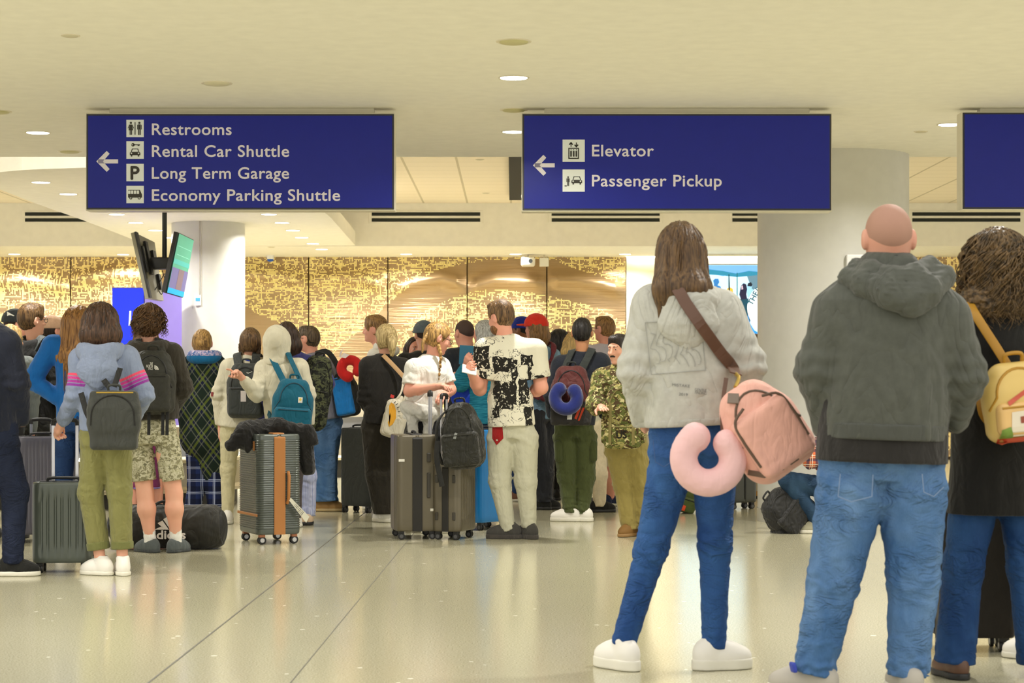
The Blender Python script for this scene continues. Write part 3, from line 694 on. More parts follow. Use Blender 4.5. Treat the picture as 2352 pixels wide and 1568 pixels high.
carousel(-6.2, 19.9, 3.5, 1.35, 'steel baggage carousel behind the left part of the crowd')
carousel(-.2, 26.3, 3.6, 1.4, 'steel baggage carousel far behind the middle of the crowd', hs=(.25,.5,.62,.85))
# ------------------------------------------------------------------ smooth solids (signed distance -> quads)
def A3(v): return np.array(v, dtype=np.float32)
def rc(a, b, ra, rb, u=None, sq=1.0):
    """round cone from a to b; optionally stretched along unit vector u by sq (>1 = wider)"""
    a, b = A3(a), A3(b); m = max(ra, rb)*max(1, sq)
    def f(P):
        ab = b-a; L2 = float(ab@ab)+1e-9
        t = np.clip(((P-a)@ab)/L2, 0, 1); q = P-a-t[...,None]*ab; r = ra+(rb-ra)*t
        if u is not None:
            uu = A3(u); w = (q@uu); q = q+(w*(1/sq-1))[...,None]*uu
        return np.sqrt((q*q).sum(-1))-r
    return f, np.minimum(a, b)-m, np.maximum(a, b)+m
def ell(c, r, R=None):
    """ellipsoid, r = (along X-axis, Y, Z) of frame R (rows = axes)"""
    c = A3(c); r = A3(r); M = np.eye(3, dtype=np.float32) if R is None else A3(R)
    def f(P):
        q = (P-c)@M.T; k0 = np.sqrt(((q/r)**2).sum(-1)); k1 = np.sqrt(((q/(r*r))**2).sum(-1))+1e-9
        return k0*(k0-1)/k1
    m = float(r.max()); return f, c-m, c+m
def rbox(c, h, R=None, rad=.02):
    c = A3(c); h = A3(h)-rad; M = np.eye(3, dtype=np.float32) if R is None else A3(R)
    def f(P):
        q = np.abs((P-c)@M.T)-h; return np.sqrt((np.maximum(q, 0)**2).sum(-1))+np.minimum(q.max(-1), 0)-rad
    m = float(np.sqrt(((h+rad)**2).sum())); return f, c-m, c+m
def sweep(p0, p1, U, V, tab):
    """elliptical body between p0 and p1; U, V lateral unit vectors; tab rows (t, rx, ry[, dv])"""
    p0, p1, U, V = A3(p0), A3(p1), A3(U), A3(V); T = np.array(tab, dtype=np.float32); m = float(T[:,1:3].max())
    def f(P):
        ab = p1-p0; Ln = float(np.sqrt(ab@ab)); t = ((P-p0)@ab)/(Ln*Ln); tc = np.clip(t, T[0,0], T[-1,0])
        rx = np.interp(tc, T[:,0], T[:,1]); ry = np.interp(tc, T[:,0], T[:,2])
        q = P-p0-t[...,None]*ab; x = q@U; y = q@V
        if T.shape[1] > 3: y = y-np.interp(tc, T[:,0], T[:,3])
        k = np.sqrt((x/rx)**2+(y/ry)**2)+1e-6; d = (k-1)*np.sqrt(x*x+y*y)/k
        e = np.maximum((T[0,0]-t)*Ln, (t-T[-1,0])*Ln)
        d = np.where(e > 0, np.sqrt(np.maximum(d, 0)**2+e*e), d); return d
    return f, np.minimum(p0, p1)-m-.05, np.maximum(p0, p1)+m+.05
def torus(c, Rm, R0, r, arc=None):
    """ring around axis row 2 of frame Rm; arc=(a0,a1) opens it (radians)"""
    c = A3(c); M = A3(Rm)
    def f(P):
        q = (P-c)@M.T; a = np.arctan2(q[...,1], q[...,0])
        if arc is not None:
            mid = (arc[0]+arc[1])/2; hw = (arc[1]-arc[0])/2; da = (a-mid+np.pi) % (2*np.pi)-np.pi; a = mid+np.clip(da, -hw, hw)
        px, py = R0*np.cos(a), R0*np.sin(a); return np.sqrt((q[...,0]-px)**2+(q[...,1]-py)**2+q[...,2]**2)-r
    return f, c-R0-r, c+R0+r
def plane(p, n):
    p, n = A3(p), A3(n)/np.linalg.norm(A3(n)); return lambda P: (P-p)@n
rngf = np.random.RandomState(3)
KV = rngf.randn(8, 3); KV /= np.linalg.norm(KV, axis=1)[:,None]; KP = rngf.rand(8)*6.28
def folds(P, amp, wl, aniso=(1,1,.5), seed=0):
    q = P*np.array(aniso, dtype=np.float32)*(6.28/wl)+seed*1.7; o = 0
    w = q+.9*np.stack([np.sin(q[...,1]*.7+seed), np.sin(q[...,2]*.8+1), np.sin(q[...,0]*.6+2)], -1)
    for i in range(5): o = o+np.abs(np.sin(w@(KV[(i+seed) % 8]*(1+.35*i)).astype(np.float32)+KP[i]))*(1/(1+.5*i))
    return (o/2.2-.75)*amp
class SDF:
    def __init__(s, res=.012): s.res = res; s.pr = []; s.cuts = []; s.disp = None
    def add(s, p, k=.02, op='u'): s.pr.append((p, k, op)); return s
    def cut(s, f): s.cuts.append(f); return s       # keeps f < 0
    def mesh(s):
        res = s.res
        lo = np.min([p[1] for p, k, op in s.pr if op == 'u'], 0)-3*res-.01; hi = np.max([p[2] for p, k, op in s.pr if op == 'u'], 0)+3*res+.01
        n = np.ceil((hi-lo)/res).astype(int)+1
        D = np.full(n, .1, np.float32); ax = [lo[i]+res*np.arange(n[i], dtype=np.float32) for i in range(3)]
        for (f, l, h), k, op in s.pr:
            m = k+3*res
            i0 = np.maximum(0, np.floor((l-m-lo)/res).astype(int)); i1 = np.minimum(n, np.ceil((h+m-lo)/res).astype(int)+1)
            if (i1 <= i0).any(): continue
            sl = tuple(slice(a, b) for a, b in zip(i0, i1))
            P = np.stack(np.meshgrid(*[ax[j][sl[j]] for j in range(3)], indexing='ij'), -1)
            d = f(P).astype(np.float32); cur = D[sl]
            if op == 'u': hh = np.maximum(k-np.abs(cur-d), 0)/max(k, 1e-6); D[sl] = np.minimum(cur, d)-hh*hh*k*.25
            elif op == 's': d = -d; hh = np.maximum(k-np.abs(cur-d), 0)/max(k, 1e-6); D[sl] = np.maximum(cur, d)+hh*hh*k*.25
        if s.disp or s.cuts:
            msk = np.abs(D) < .045 if not s.cuts else D < .045
            ii = np.nonzero(msk); P = np.stack([ax[j][ii[j]] for j in range(3)], -1)
            v = D[ii]
            if s.disp: v = v+s.disp(P)
            for c in s.cuts: v = np.maximum(v, c(P))
            D[ii] = v
        return surface_nets(D, lo, res)
    def eval(s, P):
        P = np.asarray(P, dtype=np.float32); D = np.full(P.shape[0], 9., np.float32)
        for (f, l, h), k, op in s.pr:
            d = f(P).astype(np.float32)
            if op == 'u': hh = np.maximum(k-np.abs(D-d), 0)/max(k, 1e-6); D = np.minimum(D, d)-hh*hh*k*.25
            else: D = np.maximum(D, -d)
        return D
    def project(s, pts, direc, off=.003, start=.35):
        d = A3(direc); d = d/np.linalg.norm(d); P = np.array([list(p) for p in pts], dtype=np.float32)-d*start; ok = np.zeros(len(P), bool); P0 = P.copy()
        for _ in range(60):
            v = s.eval(P)-off; P = P+d*np.clip(v*.85, -.02, .08)[:,None]
        bad = np.abs(s.eval(P)-off) > .01
        if bad.any(): P[bad] = P0[bad]+d*start
        return [Vector(map(float, q)) for q in P]
    def wrap(s, o, root, direc, off=.002):
        """lays a flat mesh (object o, already placed) onto the surface"""
        bpy.context.view_layer.update(); M = Matrix.LocRotScale(o.location, o.rotation_euler, None); me = o.data; rt = Vector(root)
        W_ = [M @ v.co+rt for v in me.vertices]; Q = s.project(W_, direc, off)
        me.vertices.foreach_set('co', [c for q in Q for c in (q-rt)]); o.location = (0,0,0); o.rotation_euler = (0,0,0); me.update()
    def build(s, name, mat, parent, root):
        v, f = s.mesh(); return mesh_obj(name, v-A3(root), f, mat, parent, True)
CORN = np.array([(i, j, k) for i in (0,1) for j in (0,1) for k in (0,1)])
EDG = [(a, b) for a in range(8) for b in range(a+1, 8) if np.abs(CORN[a]-CORN[b]).sum() == 1]
def surface_nets(D, lo, res):
    S = D < 0; n = np.array(D.shape)
    cnt = np.zeros(n-1, np.int8)
    for c in CORN: cnt += S[c[0]:n[0]-1+c[0], c[1]:n[1]-1+c[1], c[2]:n[2]-1+c[2]]
    cells = np.argwhere((cnt > 0) & (cnt < 8))
    if len(cells) == 0: return np.zeros((0,3)), np.zeros((0,4), int)
    vals = np.stack([D[cells[:,0]+c[0], cells[:,1]+c[1], cells[:,2]+c[2]] for c in CORN], 1)
    acc = np.zeros((len(cells), 3)); w = np.zeros(len(cells))
    for a, b in EDG:
        va, vb = vals[:,a], vals[:,b]; m = (va < 0) != (vb < 0); t = np.where(m, va/np.where(m, va-vb, 1), 0)
        acc += np.where(m[:,None], CORN[a]+t[:,None]*(CORN[b]-CORN[a]), 0); w += m
    V = lo+res*(cells+acc/w[:,None])
    idx = np.full(n-1, -1, np.int64); idx[cells[:,0], cells[:,1], cells[:,2]] = np.arange(len(cells)); F = []
    for axn in range(3):
        o = [0,0,0]; o[axn] = 1
        A = S[tuple(slice(1 if j != axn else 0, n[j]-1) for j in range(3))]
        B = S[tuple(slice(1, n[j]-1) if j != axn else slice(1, n[j]) for j in range(3))]
        for sgn in (0, 1):
            m = np.argwhere((A & ~B) if sgn == 0 else (~A & B))
            if len(m) == 0: continue
            c = m.copy()
            for j in range(3):
                if j != axn: c[:,j] += 1
            u, v = [(1,2),(2,0),(0,1)][axn]
            def g(du, dv): q = c.copy(); q[:,u] += du; q[:,v] += dv; return idx[q[:,0], q[:,1], q[:,2]]
            q = np.stack([g(-1,-1), g(0,-1), g(0,0), g(-1,0)], 1)
            if sgn: q = q[:, ::-1]
            F.append(q[(q >= 0).all(1)])
    return V, np.concatenate(F).astype(np.int64)
def join(ms):
    V, F, o = [], [], 0
    for v, f in ms: V.append(v); F.append(f+o); o += len(v)
    return np.concatenate(V), np.concatenate(F)

# ------------------------------------------------------------------ people
SK = dict(fair=srgb(226,172,146), pink=srgb(226,164,142), tan=srgb(196,140,100), brown=srgb(140,92,62), dark=srgb(92,60,44))
Z3 = Vector((0,0,1))
class Person:
    def __init__(s, label, px, foot, h, yaw=0, skin='fair', dy=0.0, wide=1.0, lean=0.0, legs=.05, stance=.055, ov={}, headyaw=None, headtilt=0, res=.012, scale_s=None, name='person', arms=None, feetyaw=None, headx=0):
        s.s = scale_s or (foot-HY)/CAMZ; s.Y = F_PX/s.s; base = W(px, HY+CAMZ*s.s, s.s); base.z = 0
        s.root = base; s.h = h; s.e = empty(name, base, label, 'person'); s.yaw = yaw; s.res = res; s.wide = wide; s.headtilt = headtilt
        s.skin = skinmat(SK[skin] if isinstance(skin, str) else skin)
        a = math.radians(yaw); s.F = Vector((math.sin(a), math.cos(a), 0)); s.R = Vector((math.cos(a), -math.sin(a), 0))
        ha = math.radians(yaw if headyaw is None else headyaw); s.HF = Vector((math.sin(ha), math.cos(ha), 0)); s.HR = Vector((math.cos(ha), -math.sin(ha), 0))
        fa = math.radians(yaw if feetyaw is None else feetyaw); s.FF = Vector((math.sin(fa), math.cos(fa), 0)); s.FR = Vector((math.cos(fa), -math.sin(fa), 0))
        B = lambda r, f, z: base+s.R*r+s.F*f+Z3*z
        J = s.J = {}; ln = lean
        J['hip'] = B(0, 0, .515*h); J['neck'] = B(0, -.01+ln, .835*h); J['head'] = B(headx, .01+ln*1.25, h-.118)
        for k, g in (('l',-1),('r',1)):
            J['sh'+k] = B(g*.105*h*wide, ln, .805*h); J['el'+k] = B(g*.135*h*wide, -.02+ln*.6, .625*h); J['ha'+k] = B(g*.135*h*wide, .06, .49*h)
            J['hp'+k] = B(g*.052*h, 0, .50*h); J['kn'+k] = base+s.FR*(g*(stance+.01)*h)+s.FF*.01+Z3*.275*h; J['an'+k] = base+s.FR*(g*stance*h*1.15)-s.FF*.02+Z3*.048*h
        for k, v in ov.items():
            if len(v) == 2: v = (v[0], v[1], 0)
            p = WY(v[0], v[1], s.Y+v[2]); J[k] = p
            if k[:2] == 'an': J[k].z = max(J[k].z, .06)
    def grp(s, o): return o
    # ---- torso garment
    def top(s, mat, name='shirt', hem=.47, rx=.165, belly=0.0, sleeve='long', sr=(.062,.05,.038), thick=0, ar=.11, collar=.075, fold=.006, wl=.11, hemr=None, res=None, band=None, open_hem=True, seed=0, shoulder=1.0, ry=1.0):
        J = s.J; h = s.h; S = SDF(res or s.res); W_ = s.wide; U = (J['shr']-J['shl']).normalized(); base = s.root
        hz = hem*h; neck = J['neck']; p0 = Vector((J['hip'].x, J['hip'].y, hz)); p0 = J['hip']+(neck-J['hip'])*((hz-J['hip'].z)/(neck.z-J['hip'].z))
        top_ = neck+Z3*.015; Vv = (top_-p0).normalized().cross(U).normalized(); hr = hemr or rx*1.0
        q = 1+thick; shw = (J['shr']-J['shl']).length/2
        tab = [(0, hr*W_*q, ar*1.02*q*ry+belly*.6), (.22, rx*.99*W_*q, ar*q*ry+belly), (.5, rx*.98*W_*q, ar*1.0*q*ry+belly*.8), (.76, rx*1.04*W_*q, ar*1.02*q*ry), (.86, shw*1.0*shoulder, ar*.86*q), (.93, shw*.72, ar*.68), (.975, collar+.012, collar+.004), (1.0, collar, collar*.96)]
        S.add(sweep(p0, top_, U, Vv, tab), .03)
        for k in 'lr':
            sh, el, ha = J['sh'+k], J['el'+k], J['ha'+k]
            shp = sh-Z3*.012
            S.add(rc(J['neck']-Z3*.035, shp, sr[0]*.78, sr[0]*1.02), .05)
            if sleeve == 'long':
                wr = ha+(el-ha).normalized()*.045
                S.add(rc(shp, el, sr[0]*1.03, sr[1]*1.03), .035); S.add(rc(el, wr, sr[1], sr[2]), .025)
                if band is not False: S.add(rc(wr+(el-wr).normalized()*.05, wr, sr[2]*.98, sr[2]*.86), .008)
            elif sleeve == 'short':
                e2 = shp+(el-shp)*.74; S.add(rc(shp, e2, sr[0]*1.05, sr[1]*1.22), .035)
                n = (el-shp).normalized(); f = plane(e2, n); c0 = A3(e2); s_ = sr[1]
                S.cuts.append(lambda P, f=f, c0=c0: np.where(((P-c0)**2).sum(-1) < .13**2, f(P), -1))
            elif sleeve == 'half':
                e2 = el+(ha-el)*.15; S.add(rc(shp, el, sr[0]*1.03, sr[1]*1.05), .035); S.add(rc(el, e2, sr[1]*1.05, sr[1]*1.0), .02)
        if fold:
            hzc = hz; ells = [A3(J['el'+k]) for k in 'lr']; am = s.root.z
            def dp(P):
                low = np.clip(1.4-(P[:,2]-hzc)/.45, .35, 1.2); d = folds(P, fold, wl, (1,1,.42), seed)*low
                for e in ells:
                    r = np.exp(-((P-e)**2).sum(-1)/.012); d = d+r*fold*.9*np.sin((P[:,2]-e[2])*95+folds(P, 2.5, .2))
                return d.astype(np.float32)
            S.disp = dp
        if open_hem: S.cut(plane(p0, (p0-top_).normalized()))
        s.T = S; return S.build(name, mat, s.e, s.root)
    def hem_band(s, mat, hem=.47, rx=.165, ar=.11, w=.05, thick=.0, belly=0, name='hem_band'):
        J = s.J; neck = J['neck']; hz = hem*s.h; U = (J['shr']-J['shl']).normalized(); p0 = J['hip']+(neck-J['hip'])*((hz-J['hip'].z)/(neck.z-J['hip'].z)); ax = (neck-p0).normalized(); Vv = ax.cross(U).normalized()
        S = SDF(s.res*.8); S.add(sweep(p0, p0+ax*w, U, Vv, [(0, rx*s.wide*.985, ar+belly*.6), (1, rx*s.wide*1.0, ar+belly*.8)]), .01); S.cut(plane(p0, -ax)); S.cut(plane(p0+ax*w, ax)); return S.build(name, mat, s.e, s.root)
    def hood(s, mat, size=1.0, name='hood', drop=.0, seed=2, low=.028, out=0.0):
        J = s.J; nk = J['neck']-Z3*low-s.F*out; B = -s.F; z = Z3; S = SDF(s.res*.8); k = size
        pts = [nk+s.F*.05+s.R*.075*k-z*.015, nk+s.R*.105*k+z*.012, nk+s.R*.075*k+B*.085*k+z*.01, nk+B*.12*k-z*.005, nk-s.R*.075*k+B*.085*k+z*.01, nk-s.R*.105*k+z*.012, nk+s.F*.05-s.R*.075*k-z*.015]
        pts = spline(pts, 3)
        for a, b in zip(pts[:-1], pts[1:]): S.add(rc(a, b, .034*k, .034*k, z, 1.35), .02)
        S.add(ell(nk+B*.115*k-z*(.085*k+drop), (.120*k, .034*k, .080*k+drop*.5), [tuple(s.R), tuple(s.F), (0,0,1)]), .04)
        S.add(rc(nk+B*.12*k-z*(.09*k), nk+B*.115*k-z*(.185*k+drop), .045*k, .012*k, s.R, 1.4), .06)
        S.disp = lambda P: folds(P, .005, .07, (1,1,1.6), seed).astype(np.float32)
        s.H = S; return S.build(name, mat, s.e, s.root)
    # ---- legs
    def pants(s, mat, name='trousers', r=(.088,.064,.05), length=1.0, hip=.155, waist=None, fold=.006, stack=.006, wl=.09, seat=1.0, res=None, flare=None, seed=1, kneefold=1.0, cuff=None):
        J = s.J; h = s.h; S = SDF(res or s.res); U = (J['hpr']-J['hpl']).normalized(); V_ = s.F
        hc = J['hip']; top_ = hc+Z3*.07*h/1.7
        S.add(sweep(hc-Z3*.10, top_, U, U.cross(Z3), [(0, hip*.97, .1*seat), (.45, hip, .112*seat), (1, hip*.92, .10*seat)]), .05)
        for k in 'lr':
            a, kn, an = J['hp'+k], J['kn'+k], J['an'+k]
            thigh0 = a-Z3*.03
            if length >= .62:
                end = kn+(an-kn)*((length-.55)/.45) if length < 1 else an-Z3*.012
                S.add(rc(thigh0, kn, r[0], r[1]), .03); S.add(rc(kn, end, r[1], flare or r[2]), .03)
            else:
                end = thigh0+(kn-thigh0)*(length/.55); S.add(rc(thigh0, end, r[0]*1.04, r[1]), .03)
            n = (end-(kn if length >= .62 else thigh0)).normalized(); f = plane(end, n); c0 = A3(end)
            S.cuts.append(lambda P, f=f, c0=c0: np.where(((P-c0)**2).sum(-1) < .15**2, f(P), -1))
        kz = [(A3(J['kn'+k]), A3(J['an'+k])) for k in 'lr']; cz = J['hip'].z
        def dp(P):
            d = folds(P, fold, wl, (1,1,.7), seed)
            for kn, an in kz:
                rk = np.exp(-((P[:,2]-kn[2])/.11)**2)*np.exp(-((P[:,:2]-kn[:2])**2).sum(-1)/.02)
                d = d+rk*fold*.62*kneefold*np.sin(P[:,2]*88+folds(P, 9.0, .22, (1,1,1), 3)+14*(P[:,0]-kn[0]))
                ra = np.exp(-np.maximum(P[:,2]-an[2], 0)/.10)*np.exp(-((P[:,:2]-an[:2])**2).sum(-1)/.03)
                d = d+ra*stack*.8*np.sin(P[:,2]*85+folds(P, 8.0, .2, (1,1,1), 5)+12*(P[:,0]-an[0]))
            g = np.exp(-((P[:,2]-(cz-.10*h/1.7))/.07)**2); d = d+g*fold*.6*np.sin(P[:,2]*70+P[:,0]*30+folds(P, 3.0, .3))
            return d.astype(np.float32)
        S.disp = dp
        return S.build(name, mat, s.e, s.root)
    def cuffs(s, mat, r, at=1.0, w=.05):
        for k in 'lr':
            kn, an = s.J['kn'+k], s.J['an'+k]; d = (an-kn).normalized(); e = kn+(an-kn)*((at-.55)/.45); S = SDF(s.res*.7)
            S.add(rc(e-d*w, e+d*.003, r, r), .01); S.cut(plane(e+d*.004, d)); S.cut(plane(e-d*w, -d)); S.build('cuff', mat, s.e, s.root)
    def shoes(s, mat, sole, kind='sneaker', size=1.0, yaws=None, laces=None, thick=.028, sock=None, heel=False, res=None):
        for i, k in enumerate('lr'):
            an = s.J['an'+k]; f = s.FF.copy()
            if yaws is not None:
                a = math.radians(yaws[i]); f = Vector((math.sin(a), math.cos(a), 0))
            else:
                a = math.radians(10 if k == 'r' else -10); f = Matrix.Rotation(-a, 3, 'Z') @ f
            r = Vector((f.y, -f.x, 0)); M = [tuple(r), tuple(f), (0,0,1)]; z0 = 0.0 if an.z < .2 else an.z-.09
            g = Vector((an.x, an.y, z0))+f*.0; L_ = .135*size; rs = res or min(s.res*.65, .008)
            S = SDF(rs); t = thick; z_ = size
            S.add(ell(g+f*.075*z_+Z3*(t+.008), (.046*z_,.082*z_,.050), M), .02)
            S.add(ell(g+f*.02*z_+Z3*(t+.022), (.040*z_,.085*z_,.058), M), .03)
            S.add(ell(g-f*.042*z_+Z3*(t+.020), (.037*z_,.046*z_,.062), M), .03)
            S.add(rc(g-f*.022+Z3*(t+.03), g-f*.008+Z3*((t+.072 if kind != 'boot' else t+.16) if kind != 'slip' else t+.035), .034*z_, .041*z_), .02)
            if kind != 'boot': S.add(ell(g-f*.005+Z3*(t+(.125 if kind != 'slip' else .085)), (.034,.045,.045), M), .01, 's')
            S.cut(plane(g+Z3*(t*.75), (0,0,-1)))
            up = S.build('shoe', mat, s.e, s.root)
            O = SDF(min(rs, .007)); O.add(ell(g+f*.082*z_+Z3*t*.5, (.049*z_,.078*z_,t*3), M), .02); O.add(ell(g-f*.035*z_+Z3*t*.5, (.041*z_,.058*z_,t*3), M), .05)
            O.add(rbox(g+f*.02*z_+Z3*t*.5, (.036*z_,.07*z_,t*1.5), M, .02), .03); O.cut(plane(g+Z3*.001, (0,0,-1))); O.cut(plane(g+Z3*t, (0,0,1)))
            v, fc = O.mesh(); mesh_obj('sole', v-A3(s.root), fc, sole, up, True)
            if laces is not None:
                mb = MB()
                for q in range(4):
                    c = g+f*(.035+.022*q)+Z3*(t+.080-.011*q); mb.tube([c-r*.022+Z3*-.004, c+Z3*.004, c+r*.022+Z3*-.004], .0035, 6)
                mb.build('laces', laces, up, smooth=True).location = -s.root
    def socks(s, mat, up=.10, r=.042):
        for k in 'lr':
            an, kn = s.J['an'+k], s.J['kn'+k]; d = (kn-an).normalized(); S = SDF(.007); S.add(rc(an-Z3*.01, an+d*up, r, r*1.02), .01); S.cut(plane(an+d*up, d))
            S.disp = lambda P: (np.sin(P[:,2]*160)*.0012).astype(np.float32); S.build('sock', mat, s.e, s.root)
    # ---- body: head, hands and everything between as one mesh
    def hand_prims(s, S, wr, el, mode='relax', side=1, inward=None):
        d = (wr-el).normalized(); n = Vector(inward).normalized() if inward is not None else (-s.R*side)   # palm normal
        n = (n-d*n.dot(d)).normalized(); t = d.cross(n).normalized()         # across the knuckles, towards/away thumb
        fwd = s.F if abs(s.F.dot(t)) > .2 else Z3
        if t.dot(fwd) < 0: t = -t                                            # t points to the thumb side
        pc = wr+d*.045
        S.add(rc(wr-d*.01, pc, .023, .027, t, 1.25), .015); S.add(rc(pc, wr+d*.078, .020, .019, t, 1.75), .012)
        cu = dict(relax=(.35,.45,.5), fist=(1.35,1.5,1.1), point=(.25,.3,.2), flat=(.08,.1,.1), grip=(1.0,1.3,1.0))[mode]
        for i, (off, ln, rr) in enumerate(((.030,.072,.0088),(.011,.080,.009),(-.009,.075,.0088),(-.028,.060,.008))):
            p = wr+d*.085+t*off; dd = (d+t*off*1.2).normalized(); c = list(cu)
            if mode == 'point' and i > 0: c = [.9+.1*i, 1.2, .9]
            for q, fr in enumerate((.44,.32,.24)):
                ax = dd.cross(n); dd = (Matrix.Rotation(c[q]*(1+.08*i), 3, ax) @ dd).normalized()
                e = p+dd*ln*fr; S.add(rc(p, e, rr*(1-.08*q), rr*(.94-.1*q)), .004); p = e
        a = wr+d*.025+t*.022+n*.006; b = a+(d*.5+t*.62+n*.35).normalized()*.036; c = b+(d*.85+t*.15+n*.5).normalized()*.028; e = c+(d*.8-t*.1+n*.55).normalized()*.022
        S.add(rc(a, b, .014, .0115), .01); S.add(rc(b, c, .011, .0095), .006); S.add(rc(c, e, .0095, .008), .004)
    def body(s, hands='lr', modes=('relax','relax'), arms=False, legs=False, face=True, hres=.0065, inward=(None,None), armr=(.047,.040,.026), legr=(.078,.052,.036), hsc=1.0, neckr=.055, beard=False, ears=True, jaw=1.0):
        J = s.J; ms = []
        C = SDF(.022)
        C.add(rc(J['hip'], J['neck']-Z3*.06, .085, .08, s.R, 1.2), .03); C.add(rc(J['neck']-Z3*.06, J['head'], .05, .05), .02)
        for k in 'lr':
            C.add(rc(J['neck']-Z3*.05, J['sh'+k], .03, .036), .02); C.add(rc(J['sh'+k], J['el'+k], .036, .03), .02); C.add(rc(J['el'+k], J['ha'+k], .029, .024), .02)
            C.add(rc(J['hip'], J['hp'+k], .07, .06), .02); C.add(rc(J['hp'+k], J['kn'+k], .055, .042), .02); C.add(rc(J['kn'+k], J['an'+k], .04, .028), .02)
        ms.append(C.mesh())
        H = SDF(hres); c = J['head']; F, R = s.HF, s.HR; U = Z3
        if s.headtilt: 
            Rm = Matrix.Rotation(-math.radians(s.headtilt), 3, R); F = Rm @ F; U = Rm @ U
        s.HU = U; s.HFt = F; s.hsc = hsc; M = [tuple(R), tuple(F), tuple(U)]; k = hsc; X = lambda r, f, u: c+R*r*k+F*f*k+U*u*k
        H.add(ell(X(0,-.008,.022), (.076*k,.097*k,.092*k), M), .02)
        H.add(ell(X(0,.028,-.045), (.060*k*jaw,.066*k,.072*k*jaw), M), .035)
        H.add(rc(J['neck']-Z3*.07, c-U*.02-F*.012, neckr, neckr*.97), .03)
        H.add(rc(J['neck']-Z3*.08+s.R*.0, J['neck']-Z3*.075, .07, .07, s.R, 1.5), .03)
        if face:
            H.add(rc(X(0,.088,.018), X(0,.108,-.022), .009, .0135), .012); H.add(rc(X(-.013,.094,-.026), X(.013,.094,-.026), .009, .009), .008)
            H.add(rc(X(-.032,.080,.030), X(.032,.080,.030), .012, .012), .015)
            for g in (-1,1):
                H.add(ell(X(g*.031,.094,.010), (.017,.012,.011), M), .012, 's'); H.add(ell(X(g*.031,.079,.009), (.0135,.012,.0115), M), .004); H.add(ell(X(g*.038,.068,-.022), (.018,.016,.016), M), .02)
            H.add(rc(X(-.020,.086,-.052), X(.020,.086,-.052), .007, .007), .006); H.add(rc(X(-.018,.085,-.064), X(.018,.085,-.064), .008, .008), .006); H.add(ell(X(0,.080,-.092), (.02,.016,.016), M), .02)
        if ears:
            for g in (-1,1):
                H.add(ell(X(g*.081,-.012,-.004), (.014*k,.022*k,.036*k), M), .005); H.add(ell(X(g*.090,-.002,.002), (.006,.009,.018), M), .004, 's')
        ms.append(H.mesh())
        for i, k in enumerate('lr'):
            if k in hands or arms:
                S = SDF(.0055 if s.s < 500 else .0045); el, wr = J['el'+k], J['ha'+k]
                if arms: S.add(rc(J['sh'+k], el, armr[0], armr[1]), .02); S.add(rc(el, el+(wr-el)*.35, armr[1]*.96, armr[1]*.98), .02); S.add(rc(el+(wr-el)*.35, wr, armr[1]*.95, armr[2]), .02)
                else: S.add(rc(wr+(el-wr).normalized()*.07, wr, .029, .025), .01)
                if k in hands: s.hand_prims(S, wr, el, modes[i], 1 if k == 'r' else -1, inward[i])
                ms.append(S.mesh())
            if legs:
                S = SDF(.010); kn, an = J['kn'+k], J['an'+k]; bk = -s.FF
                S.add(rc(J['hp'+k]-Z3*.1, kn, legr[0], legr[1]), .03); S.add(rc(kn, kn+(an-kn)*.32+bk*.014, legr[1], legr[1]*1.10), .03); S.add(rc(kn+(an-kn)*.32+bk*.014, an, legr[1]*1.06, legr[2]), .03)
                S.add(rc(an, an+s.FF*.10-Z3*.03, .034, .026), .02); ms.append(S.mesh())
        v, f = join(ms); b = mesh_obj('body', v-A3(s.root), f, s.skin, s.e, True); s.b = b
        return b
    def eyes(s, col=srgb(60,40,30), brow=None):
        c = s.J['head']; F, R, U = s.HFt, s.HR, s.HU; mb = MB(); wb = MB()
        for g in (-1,1):
            p = c+R*g*.031+F*.0885+U*.009; wb.tube([p-F*.004, p], [.010,.0075], 10); mb.tube([p-F*.002, p+F*.0016], [.005,.0045], 10)
        o = wb.build('eye', plain('eye_white', srgb(225,218,210), .3), s.e, smooth=True); o.location = -s.root
        o = mb.build('iris', plain('iris', col, .2), s.e, smooth=True); o.location = -s.root
        if brow is not None:
            S = SDF(.004); M = [tuple(R), tuple(F), tuple(U)]
            for g in (-1,1): S.add(rc(c+R*g*.016+F*.094+U*.030, c+R*g*.047+F*.080+U*.032, .0045, .003), .002)
            S.build('eyebrows', hairmat(brow), s.e, s.root)
    def beard(s, col, full=True):
        c = s.J['head']; F, R, U = s.HFt, s.HR, s.HU; M = [tuple(R), tuple(F), tuple(U)]; S = SDF(.006)
        if full:
            S.add(ell(c+F*.03-U*.066, (.066,.072,.062), M), .01); S.cut(plane(c-U*.035+F*.02, (U*.9+F*.25))); S.cut(plane(c-F*.01, -F))
            S.disp = lambda P: folds(P, .004, .02, (1,1,1)).astype(np.float32)
            S.build('beard', hairmat(col), s.e, s.root)
        else:
            S.add(rc(c+R*-.022+F*.095-U*.046, c+F*.103-U*.040, .0055, .007), .004); S.add(rc(c+R*.022+F*.095-U*.046, c+F*.103-U*.040, .0055, .007), .004); S.build('moustache', hairmat(col), s.e, s.root)
